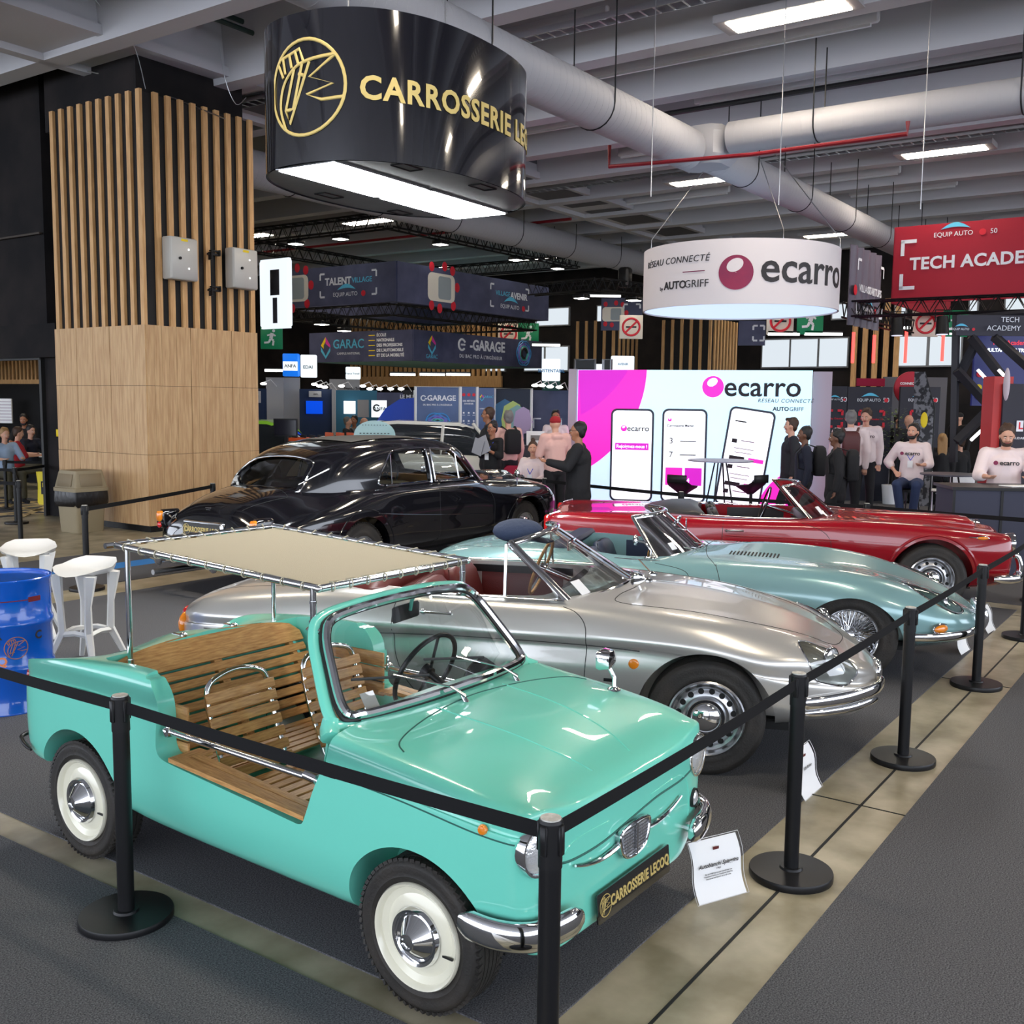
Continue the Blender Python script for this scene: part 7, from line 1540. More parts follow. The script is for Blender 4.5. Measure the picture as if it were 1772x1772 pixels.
# doorway room
for px,Y,yaw,H,lab,hr,hs,tp,sk in ((5,19.8,-.7,1.72,'blond person in a blue and grey shirt at the left photo edge',HBL,'short',C_SHR,SKIN),(27,20.8,.5,1.70,'seated person in a red polo shirt, back turned, in the doorway',HBR,'short',C_RED,SKIN),(50,21.9,-.5,1.72,'seated person with glasses in a dark polo shirt in the doorway',HB,'short',C_NVY,SKIN),(41,23.6,-PI*.45,1.82,'bearded person in black holding a phone in the room behind',HB,'short',C_BLK,SKIND)):
    person(lab,PX(px,Y),yaw,H,sk,hr,hs,top=tp,pose='sit',seat=.47 if Y<22 else .62,vox=.016,armL='table',armR='table',nod=.2,sleeve='short',trousers=C_OLV,beard=HB if Y>22 else None)
# ================================================================= STANDS AND BOOTHS
def wx(px,py,Y): return atY(px,py,Y)
LB=mat('lit_sky_print',sr(196,226,240),.5,emit=sr(190,226,244),es=.85); LM=mat('lit_magenta_print',sr(240,40,180),.5,emit=sr(238,35,175),es=.85); LP=mat('lit_purple_print',sr(195,30,185),.5,emit=sr(190,25,180),es=.8)
LW=mat('lit_white_print',sr(240,246,250),.5,emit=sr(235,244,250),es=.95); GREYP=mat('grey_stand_panel',sr(186,176,186),.7); 
# the lit wall
A_=wx(997,868,21.6); B_=wx(1397,868,20.5); A_.z=0;B_.z=0; ex=(B_-A_).normalized(); Lw=(B_-A_).length; HW=2.70
lw=thing('lit_wall','big backlit pale blue and magenta stand wall showing three telephones','display wall',A_,math.atan2(ex.y,ex.x)); M=frameM((0,-.065,0),(1,0,0),(0,0,1))
k=MB(); k.box((Lw/2,0,HW/2),(Lw,.12,HW)); k.build('light_box',LB,lw)
k=MB(); k.box((-.10,.02,HW/2),(.16,.3,HW+.02)); k.build('grey_edge',GREYP,lw); k=MB(); k.box((Lw+.20,.25,HW/2),(.36,.3,HW-.03)); k.build('grey_return',GREYP,lw)
def poly(name,pts,z,m,par,M=M): 
    k=MB(); k.M=M; n=len(pts); c=(sum(p[0] for p in pts)/n,sum(p[1] for p in pts)/n); k.prism(pts,0,z); return k.build(name,m,par,0)
arc=[(1.50-.20*t-.42*t*t,HW-.01-2.1*t**.9*.95) for t in [i/14 for i in range(15)]]
arc=[(.02+1.42*cos(a)**.9 if 0 else .0,0) for a in (0,)]
def carc(cx,cy,r,a0,a1,n=18): return [(cx+r*cos(a0+(a1-a0)*i/n),cy+r*sin(a0+(a1-a0)*i/n)) for i in range(n+1)]
poly('magenta_field',[(p[0],p[1]) for p in carc(-1.0,2.75,2.42,-.02,-1.14,24) if p[0]>0]+[(.01,.55),(.01,HW-.01)],.004,LM,lw)
poly('purple_field',[p for p in carc(-1.05,3.9,2.42,-.52,-1.12,20) if p[0]>0.01]+[(.01,HW-.01)],.006,LP,lw)
poly('magenta_corner',[(Lw-.02,.02)]+[(Lw-.02-.0,.78)]+carc(Lw+.05,-.25,1.05,PI*.55,PI*.93,12)+[(Lw-1.0,.02)],.004,LM,lw)
def logo_ec(par,M,x,y,s,ball=LM,hole=LW,ink=DKT,txt=True):
    f=lambda co:M@V((x+co.x,y+co.y,co.z)); ballmesh(.19*s,ball,hole,f,par,-.0,0)
    if txt: text('lettering','ecarro',.50*s,M@place((x+.86*s,y-.01*s,.004)),par,ink,bold=.012)
logo_ec(lw,M,2.75,HW-.33,1.12)
text('lettering','RÉSEAU CONNECTÉ',.105,M@place((Lw-.50,HW-.60,.004)),lw,DKT,shear=.2,space=1.15); text('lettering','AUTO',.11,M@place((Lw-.58,HW-.76,.004)),lw,DKT,bold=.03); text('lettering','GRIFF',.11,M@place((Lw-.28,HW-.76,.004)),lw,DKT)
def phone(cx,cy,w,h,rot,kind):
    R=M@place((cx,cy,0),rotm('Z',rot)); o=bez_rect(w/2,h/2,.10,6); k=MB(); k.M=R; k.tube([(a,b,.006) for a,b in o],.022,6,True); fr_=k.build('printed_phone',mat('phone_outline',sr(30,40,60),.4),lw)
    k=MB(); k.M=R; k.prism([(a*.96,b*.98) for a,b in o],0,.012); k.build('screen',LW,fr_)
    def tx(s,size,x,y,m=DKT,**kk): text('screen_lettering',s,size,R@place((x,y,.022)),fr_,m,**kk)
    def bar(x,y,w_,h_,m): k=MB(); k.M=R; k.box((x,y,.015),(w_,h_,.006)); k.build('screen_block',m,fr_)
    if kind==0: logo_ec(fr_,R@place((0,0,.014)),-.17,h/2-.38,.34); tx('Rejoignez-nous !',.095,0,.18,LW,bold=.02); bar(0,.18,w*.82,.14,LP); 
    if kind==1:
        ballmesh(.04,LM,LW,lambda co:R@V((co.x-.30,co.y+h/2-.20,co.z+.014)),fr_,0,0); tx('Carrosserie Martin',.07,-.08,h/2-.32,bold=.02); tx('3',.17,-.26,.30); tx('7',.17,-.26,.02); bar(.08,.30,.32,.02,DKT); bar(.08,.02,.32,.02,DKT)
        bar(-.19,-.42,.34,.36,LM); bar(.20,-.42,.34,.36,LP); tx('2',.13,-.27,-.50,LW); tx('4',.13,.10,-.50,LW)
    if kind==2:
        bar(-.2,h/2-.26,.22,.025,DKT); 
        for yy in (.32,-.20,-.70): bar(-.26,yy,.10,.08,DKT); bar(.0,yy+.02,.26,.02,GREYP); bar(-.05,yy-.14,.4,.015,GREYP); bar(-.05,yy-.22,.34,.015,GREYP); bar(-.16,yy-.34,.30,.08,DKT); bar(.22,yy-.34,.30,.08,LM)
phone(1.15,.96,.84,1.86,0,0); phone(2.21,.97,.86,1.86,0,1); phone(3.42,.95,.86,1.95,-.14,2)
# bar stools and high table in front of it
def hightable(P,lab,r=.55,h=1.08,m=None):
    t=thing('high_table',lab,'table',P,.2); k=MB(); k.lathe([(r,h-.02),(r,h),(.01,h)],40); k.build('table_top',m or mat('table_top_grey',sr(150,150,165),.4),t)
    for i in range(4): a=PI/4+i*PI/2; k=MB(); k.tube([(.10*cos(a),.10*sin(a),h-.03),(.30*cos(a),.30*sin(a),0)],.013,6); k.build('leg',BLACKP,t)
    return t
def swivel(P,yaw,lab):
    t=thing('bar_stool',lab,'stool',P,yaw,'black swivel bar stools'); k=MB(); k.lathe([(.22,0),(.215,.012),(.05,.03),(.03,.05)],32); k.cyl((0,0,.03),(0,0,.62),.026,None,14); k.build('pedestal',BLACKP,t)
    k=MB(); k.rings([[V((a*s,b*s,z+.10*max(0,-a/.2)**2*(1 if z>.7 else .6))) for a,b in bez_rect(.21,.21,.12,5)] for z,s in ((.60,.2),(.66,.55),(.72,.95),(.745,1.0),(.735,.85),(.73,.3))]); k.box((-.20,0,.86),(.025,.34,.13),bev=.012); k.build('seat',BLACKP,t,60); return t
hightable(PX(1250,17.6),'high round table with splayed black legs before the lit wall')
swivel(PX(1185,16.2),PI*.3,'black swivel bar stool, left of the high table'); swivel(PX(1305,16.4),PI*.7,'black swivel bar stool, right of the high table')
ot=thing('low_drum_table','low round pale drum table behind the red car tail','table',PX(1062,15.4),0); k=MB(); k.lathe([(.42,0),(.43,.01),(.43,.36),(.41,.375),(.40,.36),(.01,.36)],40); k.build('drum',mat('pale_grey_drum',sr(175,172,170),.5),ot)
arm=thing('armchair','crimson armchair behind the seated person with the bun','armchair',PX(905,17.6),-PI*.6); k=MB(); k.box((0,0,.22),(.7,.75,.40),bev=.05); k.build('seat',mat('crimson_cloth',sr(150,15,55),.8),arm); k=MB(); k.box((-.30,0,.55),(.16,.85,.75),bev=.06); k.build('back',MATS['crimson_cloth'],arm)
# dark counter at the right edge
c0=PX(1660,12.3); cn=thing('reception_counter','dark panelled reception counter at the right edge of the photo','counter',c0,-.10); k=MB(); k.box((1.2,.35,.52),(2.4,.7,1.04)); k.build('counter_body',mat('slate_counter',sr(46,48,66),.6),cn); k=MB(); k.box((1.2,.35,1.06),(2.46,.76,.035)); k.build('counter_top',BLACKP,cn); k=MB(); 
for x in (0.0,.55): k.box((x,-.005,.52),(.03,.012,1.04))
k.build('panel_joint',BLACKP,cn)
lf=thing('leaflets','white papers lying on the dark reception counter','paper',cn.matrix_basis@V((.9,.3,1.078)),0); k=MB(); k.box((0,0,.004),(.5,.25,.008),rot=rotm('Z',.2)); k.build('sheets',PAPER,lf)
t_=hightable(PX(1652,15.0),'dark high table with splayed legs beside the bearded seated person',.42,1.06,mat('dark_table_top',sr(60,58,70),.4)); t_.scale=(1.5,1,1) if 0 else (1,1,1)
stl=thing('high_stool','thin-legged stool under the bearded seated person','stool',PX(1583,16.6),0); k=MB(); k.lathe([(.19,.66),(.19,.70),(.01,.70)],24); k.build('seat',BLACKP,stl)
for i in range(4): a=PI/4+i*PI/2; k=MB(); k.tube([(.12*cos(a),.12*sin(a),.67),(.2*cos(a),.2*sin(a),0)],.012,6); k.build('leg',BLACKP,stl)
for (px,Y,yaw,lab) in ((1622,19.5,.4,'white shell chair behind the bearded person, left one'),(1652,18.7,2.6,'white shell chair behind the bearded person, middle one'),(1672,18.4,1.2,'white shell chair nearest the red column')):
    t=thing('shell_chair',lab,'chair',PX(px,Y),yaw,'white shell chairs'); k=MB(); k.rings([[V((a*s+ox,b*s,z)) for a,b in bez_rect(.22,.23,.08,4)] for z,s,ox in ((.44,.9,0),(.46,1,0),(.47,.95,0))]); k.box((-.22,0,.66),(.03,.40,.34),bev=.014); k.build('shell',WHITE,t)
    for i in range(4): a=PI/4+i*PI/2; k=MB(); k.tube([(.16*cos(a),.16*sin(a),.45),(.25*cos(a),.25*sin(a),0)],.011,6); k.build('leg',STEEL,t)
# ------------------------------------------------ generic booth panel
def panel(name,label,x0,x1,yt,Y,m,z0=0,th=.08,cat='display wall',top=None,rz=0,edge=None):
    a=wx(x0,yt,Y); b=wx(x1,yt,Y); w=(b-a).length; zt=top if top else a.z; t=thing(name,label,cat,V((a.x,a.y,z0)),rz); k=MB(); k.box((w/2,th/2,(zt-z0)/2),(w,th,zt-z0)); k.build('panel',m,t)
    if edge: k=MB(); k.tube([(0,-.01,0),(0,-.01,zt-z0),(w,-.01,zt-z0),(w,-.01,0)],.03,4); k.build('frame',edge,t)
    return t,w,zt-z0,frameM((0,-.012,0),(1,0,0),(0,0,1))
GPRINT=mat('garage_print',sr(58,72,104),.6,noise=(1.3,sr(80,100,140),.3,.7,(1,1,1)),emit=sr(58,72,104),es=.25)
t,w,h,Mp=panel('exhibition_panel','tall dark blue stand panel with a coloured orb and white lettering',719,796,669,22,GPRINT,edge=WHITE)
text('lettering','-GARAGE',.155,Mp@place((w*.56,h-.24,0)),t,WP,bold=.03); k=MB(); k.M=Mp; k.tube([(w*.18+.05*cos(a),h-.24+.05*sin(a),.004) for a in [.5+5*i/16 for i in range(17)]],.013,6); k.build('round_letter',WP,t); text('lettering',"DU BAC PRO À L'INGÉNIEUR",.048,Mp@place((w/2,h-.38,0)),t,WP,bold=.02); glowball(t,Mp,w*.5,h-.85,.75)
t,w,h,Mp=panel('exhibition_panel','narrow dark blue stand panel with rows of small white icons',797,826,669,22,GPRINT,edge=WHITE)
text('lettering','DES MÉTIERS',.045,Mp@place((w/2,h-.30,0)),t,WP,bold=.03); text('lettering',"D'AVENIR",.045,Mp@place((w/2,h-.36,0)),t,WP,bold=.03); k=MB(); k.M=Mp
for i in range(3):
    for j in range(4): k.box((w*(.2+.3*i),h-.55-.17*j,.003),(.035,.035,.004)); k.box((w*(.2+.3*i),h-.60-.17*j,.003),(.055,.010,.004))
k.build('icons',WP,t); glowball(t,Mp,w*.5,h-1.55,.35)
k=MB(); k.M=Mp; [k.cyl((w*(.2+.3*i),h-.17,0),(w*(.2+.3*i),h-.17,.004),.035,None,12) for i in range(3)]; k.build('round_badges',TOYR,t)
t,w,h,Mp=panel('exhibition_panel','narrow dark blue stand panel with a coloured shield logo at its top',827,855,671,22,GPRINT)
shield(t,Mp,w*.25,h-.20,.16); text('lettering','GARAC',.07,Mp@place((w*.62,h-.19,0)),t,SKY); text('lettering','HABILITATIONS',.036,Mp@place((w/2,h-.44,0)),t,WP,bold=.02); k=MB(); k.M=Mp; [k.box((w*.55,h-.6-.16*i,.003),(.03,.04,.004)) for i in range(3)]; k.build('icons',WP,t)
t,w,h,Mp=panel('exhibition_panel','dark poster panel with overlapping painted face profiles in blue, green and lilac',856,920,672,22.3,mat('dark_blue_poster',sr(18,32,52),.6),edge=WHITE)
def facep(cx,cy,s,m,z,nm='painted_profile'): pts=[(-.20,-.45),(-.26,0),(-.20,.30),(0,.42),(.16,.33),(.20,.14),(.27,.0),(.21,-.03),(.22,-.12),(.17,-.18),(.17,-.27),(.02,-.30),(.03,-.45)]; poly(nm,[(cx+a*s,cy+b*s) for a,b in pts],z,m,t,Mp)
facep(w*.28,h-.62,.95,mat('poster_blue',sr(52,98,135),.6),.004); facep(w*.50,h-.66,.95,mat('poster_green',sr(170,190,110),.6),.010); facep(w*.62,h-.70,.85,mat('poster_teal',sr(120,160,160),.6),.016); facep(w*.78,h-.72,.80,mat('poster_lilac',sr(170,150,185),.6),.022)
t,w,h,Mp=panel('exhibition_panel','dark speckled stand wall with white corner marks behind the counter',921,985,675,22.8,NAVYF); text('lettering','TALENT',.16,Mp@place((w*.30,h-1.02,0)),t,WP,bold=.03); text('lettering','VILLAGE',.10,Mp@place((w*.74,h-1.02,0)),t,SKY); k=MB(); k.M=Mp; k.box((.12,h-.62,.003),(.16,.03,.004)); k.box((w*.72,h-.62,.003),(.16,.03,.004)); k.box((w*.80,h-.72,.003),(.03,.22,.004)); k.box((.04,h-.72,.003),(.03,.22,.004)); k.build('corner_mark',WP,t)
c1=wx(892,756,19.5); t=thing('service_counter','dark grey counter with pale printed tiles behind the people','counter',V((c1.x,c1.y,0)),0); k=MB(); k.box((.48,.3,.60),(.96,.6,1.36) if 0 else (.96,.6,1.20)); k.build('counter_body',mat('graphite_counter',sr(52,54,60),.6),t); k=MB(); [k.box((x,-.006,.75),(.17,.012,.30)) for x in (.42,.66)]; k.build('printed_tiles',mat('pale_tile',sr(175,190,195),.6),t)
tb=thing('poster_board','tilted white printed board standing on the grey counter','board',V((c1.x+.24,c1.y+.2,1.20)),0); k=MB(); k.box((.14,0,.14),(.34,.02,.28),rot=rotm('X',-.35)); k.build('board',PAPER,tb); k=MB(); k.box((.16,-.016,.15),(.22,.008,.10),rot=rotm('X',-.35)); k.build('drawing',C_GRY,tb)
wc=thing('white_cabinet','white display cabinet with green drawings before the grey counter','cabinet',V((c1.x-.10,c1.y-.45,0)),0); k=MB(); k.box((.12,0,.50),(.26,.3,1.0)); k.build('cabinet_body',WHITE,wc); k=MB(); k.box((.12,-.155,.72),(.18,.01,.14)); k.build('drawing',mat('pale_green_print',sr(150,190,160),.6),wc)
# raised light boxes above the far walls
def lightbox(px0,px1,y0,y1,Y,lab,m,txt=None,tm=None,mid=None):
    a=wx(px0,y1,Y); b=wx(px1,y0,Y); w=abs(b.x-a.x); h=b.z-a.z; t=thing('light_box_sign',lab,'sign',a,0); k=MB(); k.box((w/2,.1,h/2),(w,.2,h),bev=.02); k.build('light_box',m,t); 
    Mx=frameM((0,-.012,0),(1,0,0),(0,0,1))
    if mid: k=MB(); k.M=Mx; k.box((w/2,h*.45,0),(w*.92,h*.4,.006)); k.build('white_band',LW,t)
    if txt: text('lettering',txt,h*.20,Mx@place((w/2,h*.45,.004)),t,tm or INK,bold=.02)
    return t
BOXW=emis('lit_box_white',(.86,.95,1),1.1)
lightbox(489,516,612,651,24,'blue light box with a white band above the back booths',mat('lit_blue',sr(20,110,220),.5,emit=sr(20,110,220),es=.8),'ANFA',C_NVY,True)
lightbox(520,546,614,653,24,'white light box with a grey ring emblem above the back booths',BOXW,'EDAI',mat('lit_ink',sr(60,90,110),.6)); lightbox(598,622,635,656,25,'small white light box above the pale blue booth',BOXW,'France Travail',mat('lit_ink',sr(60,90,110),.6))
lightbox(938,970,621,659,22,'white light box with blue lettering left of the lit wall',BOXW,'SUSTENTABIL',mat('lit_blue_ink',sr(20,110,170),.6)); lightbox(1058,1098,616,642,26,'white light box peeping over the lit wall',BOXW,'AVENIR',mat('lit_blue_ink',sr(20,110,170),.6)); lightbox(1030,1047,630,642,26,'tiny white light box peeping over the lit wall',BOXW)
lightbox(938,970,660,676,22,'dark green box below the white light box',mat('bottle_green',sr(30,75,70),.6))
for a,b in ((995,1030),(1044,1058)): 
    t,w,h,Mp=panel('exhibition_panel','black framed screen back standing above the lit wall, %s'%('wide one' if a<1000 else 'narrow one'),a,b,622,24.5,BLACKP,z0=2.4,edge=STEEL)
# back left booths
LGRY=mat('light_grey_booth',sr(172,172,176),.7); NVB=mat('navy_booth',sr(24,44,78),.6); BLB=mat('petrol_booth',sr(58,120,150),.6)
for x0,x1,yt,Y,m,lab in ((440,460,672,24.5,NVB,'navy booth panel beside the oak pillar'),(460,490,653,24.8,LGRY,'light grey booth wall, left part'),(490,518,653,24.9,LGRY,'light grey booth wall, right part'),(518,574,673,24.2,NVB,'navy booth wall with a blue screen'),(574,580,673,24.0,LGRY,'thin grey booth post'),(580,652,675,27.8,BLB,'petrol blue booth wall with posters'),(570,598,656,28.3,LGRY,'light grey booth tower left part'),(598,622,656,28.2,LGRY,'light grey booth tower with a small logo'),(652,697,679,26.5,NAVYF,'dark booth wall behind the blue bonnet'),(697,716,675,25,LW,'white booth panel beside the tall blue panel')):
    t,w,h,Mp=panel('booth_wall',lab,x0,x1,yt,Y,m)
    if 'logo' in lab: text('lettering','France Travail',.10,Mp@place((w*.65,h-.25,0)),t,INK,bold=.02)
    if 'beside the tall' in lab: text('lettering','LE MUR',.12,Mp@place((w*.5,h-.16,0)),t,WP,bold=.03); text('lettering',"L'EMPLOI",.09,Mp@place((w*.5,h-.30,0)),t,WP,bold=.03); k=MB(); k.M=Mp; k.box((w/2,h-.22,-.004),(w,.44,.004)); k.build('dark_header',INK,t)
def wallthing(name,lab,cat,x0,x1,y0,y1,Y,m,txt=None,tm=None,ring=False):
    a=wx(x0,y1,Y); b=wx(x1,y0,Y); w=abs(b.x-a.x); h=b.z-a.z; t=thing(name,lab,cat,a,0); k=MB(); k.box((w/2,0,h/2),(w,.05,h)); k.build('face',m,t); Mx=frameM((0,-.03,0),(1,0,0),(0,0,1))
    if txt: text('lettering',txt,h*.3,Mx@place((w*.55,h*.5,0)),t,tm or INK,bold=.02)
    if ring: k=MB(); k.M=Mx; k.tube([(w*.35+w*.2*cos(a_),h*.55+w*.2*sin(a_),0) for a_ in [.6+5*i/16 for i in range(17)]],.02,5); k.build('ring_emblem',INK,t)
    return t
BS=mat('blue_screen',sr(0,70,210),.3,emit=sr(0,70,210),es=.8)
wallthing('wall_screen','small blue screen on the navy booth wall','screen',530,558,694,716,24.1,BS); wallthing('logo_board','small pale logo board on the navy booth wall','board',535,556,677,687,24.1,LGRY,'ANFA'); wallthing('logo_board','pale logo board on the navy panel beside the oak pillar','board',441,451,677,697,24.3,LGRY,'E')
wallthing('poster','pale poster in the petrol blue booth, left','poster',595,615,694,716,27.6,LW); wallthing('poster','pale green poster in the petrol blue booth, middle','poster',619,638,692,722,27.5,LGRY); wallthing('poster','white poster with a ring emblem right of the petrol booth','poster',643,669,693,722,25.6,LW,'ANFA',None,True)
for px,py,l in ((456,664,'far left'),(544,665,'above the navy wall'),(553,668,'left of the grey tower'),(562,670,'second left of the tower'),(591,668,'before the grey tower'),(628,668,'right of the tower'),(640,673,'second right of the tower'),(657,673,'third right'),(676,673,'fourth right'),(694,673,'left of the tall blue panel'),(926,667,'left of the green box'),(938,667,'on the green box'),(952,669,'right of the green box'),(968,670,'nearest the lit wall')):
    t=thing('arm_spotlight','small lit arm spotlight over the booths, '+l,'lamp',wx(px,py,21.5 if px>900 else 24),0,'arm spotlights over the booths'); k=MB(); k.sphere((0,0,0),.055,12,scale=(1.4,1,.6)); k.build('lamp_head',emis('arm_spot',(1,.98,.93),4),t); k=MB(); k.tube([(0,0,.03),(.12,.2,.10),(.2,.45,-.05)],.01,5); k.build('arm',WHITE,t)
# laptop table and chair group
lt=hightable(PX(532,24.9),'white laptop table in the navy booth',.45,.98,WHITE)
lp=thing('laptop','grey laptop on the white booth table','laptop',PX(530,24.9)+V((0,0,.98)),.3); k=MB(); k.box((0,0,.012),(.32,.22,.02)); k.build('base',STEEL,lp); k=MB(); k.box((0,.12,.13),(.32,.012,.21),rot=rotm('X',-.2)); k.build('lid',STEEL,lp)
# monitor trolley
mt=thing('monitor_trolley','trolley with a black monitor, purple label and tool tray beside the green car','trolley',PX(490,18.6),0); k=MB(); k.box((0,0,.55),(.62,.5,1.10)); k.build('cabinet',BLACKP,mt)
k=MB(); k.box((.05,-.05,1.52),(.98*.42*1.0+.0,.06,.62) if 0 else (.42,.06,.32)); k.box((.05,0,1.30),(.06,.06,.2)); k.build('monitor',BLACKP,mt); k=MB(); k.box((.05,-.085,1.52),(.38,.006,.27)); k.build('screen',mat('dim_screen',sr(35,35,45),.2),mt)
k=MB(); k.box((-.06,-.256,1.02),(.34,.01,.10)); k.build('purple_label',mat('lilac_label',sr(185,150,200),.6),mt); text('lettering','MULTI CAR',.06,frameM((-.06,-.263,1.02),(1,0,0),(0,0,1)),mt,INK,bold=.02); text('lettering','GARAC',.07,frameM((-.04,-.258,.88),(1,0,0),(0,0,1)),mt,WP,bold=.02)
tt=thing('tool_tray','orange tool tray on a rack left of the limousine roof','tray',PX(545,19.6)+V((0,0,1.28)),0); k=MB(); k.box((0,0,0),(.9,.5,.06)); k.build('tray',mat('orange_tray',sr(235,95,40),.6),tt); 
for j in range(16): k=MB(); k.box((-.42+.054*j,-.1*(j%3),.05),(.04,.04,.06)); k.build('fitting',BLACKP,tt)
k=MB(); k.box((0,0,-.66),(.9,.4,1.24)); k.build('rack',LGRY,tt)
tt=thing('tool_tray','rack of black and orange fittings behind the limousine roof','tray',PX(622,18.9)+V((0,0,1.33)),0); k=MB(); k.box((0,0,0),(1.4,.5,.05)); k.build('tray',WHITE,tt); 
for j in range(20): k=MB(); k.box((-.6+.065*j,-.1*(j%3),.06),(.05,.05,.09)); k.build('fitting',mat('orange_black',sr(180,80,45),.6),tt)
k=MB(); k.box((0,0,-.68),(.9,.4,1.28)); k.build('rack',LGRY,tt)
# background cars, simplified but whole
def bgcar(name,label,P,yaw,m,L=3.9,W=1.7,H=1.5,hatch=False,glassm=None):
    t=thing(name,label,'car',P,yaw); a=L/2; s=[]
    def st(x,yb,zb,yw,zw,yt,zt,z0): s.append([(x,0,zb),(x,yb,zb),(x,yw,zw),(x,yt,zt),(x,yt*.6,z0),(x,0,z0)])
    st(-a,.5,.45,.62,.6,.55,.85,.88); st(-a+.12,.7,.3,.82,.6,.76,.98,1.02); st(-a+.8,.72,.25,W/2,.65,.78,1.0,1.05); st(0,.72,.25,W/2,.65,.78,.98,1.0); st(a-1.1,.72,.25,W/2,.65,.76,.95,.98); st(a-.35,.68,.3,.80,.58,.68,.80,.84); st(a,.4,.4,.6,.5,.5,.62,.65)
    me=loft(s,5,4); me=boolean(me,[archcut(x,.33,.36,-1.1,-.5) for x in (-a+.72,a-.75)]+[archcut(x,.33,.36,.5,1.1) for x in (-a+.72,a-.75)]); me.materials.clear(); me.materials.append(m); fin(me,35); link('body',me,t)
    g=[]
    def gt(x,yb,yt,z): g.append([(x,0,.9),(x,yb,.9),(x,(yb+yt)/2+.02,(.9+z)/2),(x,yt,z-.04),(x,0,z)])
    gt(-a+.15,.66,.62,1.08); gt(-a+.40,.72,.58,H-.06); gt(-a+1.0,.74,.58,H); gt(.25,.74,.58,H-.03); gt(.75,.74,.60,H-.22); gt(1.15,.70,.62,1.0)
    gm=loft(g,4,3); gm.materials.append(mat('dark_car_glass',(.02,.025,.03),.08,coat=1)); fin(gm,35); link('windows',gm,t)
    k=MB(); k.rings([[V((x,y,z+.012)) for y in (-.56,-.3,0,.3,.56)]+[V((x,y,z-.05)) for y in (.60,.3,0,-.3,-.60)] for x,z in ((-a+.38,H-.05),(-a+1.0,H+.0),(.25,H-.03),(.55,H-.12))]); k.build('roof',m,t)
    for sd in (-1,1):
        for x0,x1 in ((-a+.3,-a+.5),(-.1,-.05),(1.05,.55)): k=MB(); k.tube([(x0,sd*.76,.95),(x1,sd*.62,H-.05)],.035,6); k.build('roof_pillar',m,t)
    for x in (-a+.72,a-.75):
        for sd in (-1,1): w_,M_,hw=wheel(t,x,sd*.72,.31,.18,.20,'b',sd); k=MB(); k.lathe([(.19,.02),(.205,hw*1.02),(.19,hw*.9),(.03,hw*.9)],28,M_); k.build('rim',STEEL,w_)
    return t
wc_=bgcar('small_hatchback','white small car with open dark door and black windows behind the limousine',PX(772,21.0),.06,mat('white_car_paint',(.72,.72,.66),.25,coat=.6),3.9,1.7,1.62)
k=MB(); k.box((1.0,-1.15,.80),(.06,.95,.95),bev=.02); d=k.build('open_door',mat('white_car_paint'),wc_); k=MB(); k.tube([(1.0,-.72,1.25),(.95,-.75,1.62),(.95,-1.5,1.60),(1.0,-1.62,1.25)],.03,6); k.build('window_frame',BLACKP,d)
bgcar('small_hatchback','bright green and white small car mostly hidden by the oak pillar',PX(446,20.6),.1,mat('lime_white_paint',sr(150,215,60),.3,coat=.6),3.6,1.6,1.62)
bp=thing('engine_bonnet','pale blue stripped bonnet panel raised behind the limousine roof','car part',PX(648,17.8),0); k=MB(); k.rings([[V((x*s,y,1.38+z*s)) for x,z in [(.36*cos(a)*1.0,.30*sin(a)**.8) for a in [PI*i/16 for i in range(17)]]] for y,s in ((0,1),(.03,1),(.05,.8))]); k.box((0,.1,.7),(.06,.06,1.4)); k.build('panel',mat('pale_blue_panel_paint',sr(150,185,185),.4,coat=.3),bp); k=MB()
for j in range(9): k.box((-.24+.06*j,-.01,1.46),(.03,.012,.014)); k.box((-.20+.05*j,-.01,1.60),(.015,.012,.01))
k.build('slots',GAP,bp)
bv=thing('open_car_bonnet','bright blue raised car bonnet before the dark booth wall','car part',PX(690,23),0); k=MB(); k.rings([[V((x,y+.2*z,1.55+z)) for x,z in ((-.5,0),(-.3,.30),(0,.50),(.4,.55),(.55,.5),(.55,0))] for y in (0,.05)]); k.build('panel',mat('bright_blue_paint',sr(20,80,215),.3,coat=.6),bv); k=MB(); k.box((0,.1,.78),(1.0,.8,1.55)); k.build('engine_bay',BLACKP,bv)
# right hand stands
DKP=mat('dark_programme_panel',sr(34,34,46),.6)
for x0,x1,yt,lab in ((1423,1467,668,'dark programme panel beside the lit wall, left one'),(1468,1545,669,'wide dark programme panel, middle one'),(1559,1628,669,'dark programme panel behind the feather flag, right one')):
    t,w,h,Mp=panel('programme_panel',lab,x0,x1,yt,22,DKP); eqauto(t,Mp,w*.5,h-.28,.85*min(1,w/.9)); text('lettering','50',.14,Mp@place((w*.86,h-.28,0)),t,WP); corners(t,Mp,w*.55,h-.68,w*.55,.34,.10,TOYR); text('lettering','Thursday October 16',.055,Mp@place((w*.55,h-.68,0)),t,TOYR,bold=.01)
    k=MB(); k.M=Mp
    for j,(yy,ww) in enumerate(((1.0,.8),(1.06,.5),(1.2,.75),(1.26,.4),(1.45,.8),(1.51,.6),(1.57,.7),(1.75,.5))): k.box((.08+w*ww/2,h-yy,.002),(w*ww,.022,.004))
    k.build('text_lines',C_GRY,t)
panel('booth_wall','grey stand wall behind the programme panels',1530,1640,652,24,mat('mid_grey_stand',sr(84,82,88),.7)); wallthing('red_wall_block','crimson block above the programme panels','panel',1482,1531,655,668,23,mat('crimson_cloth'))
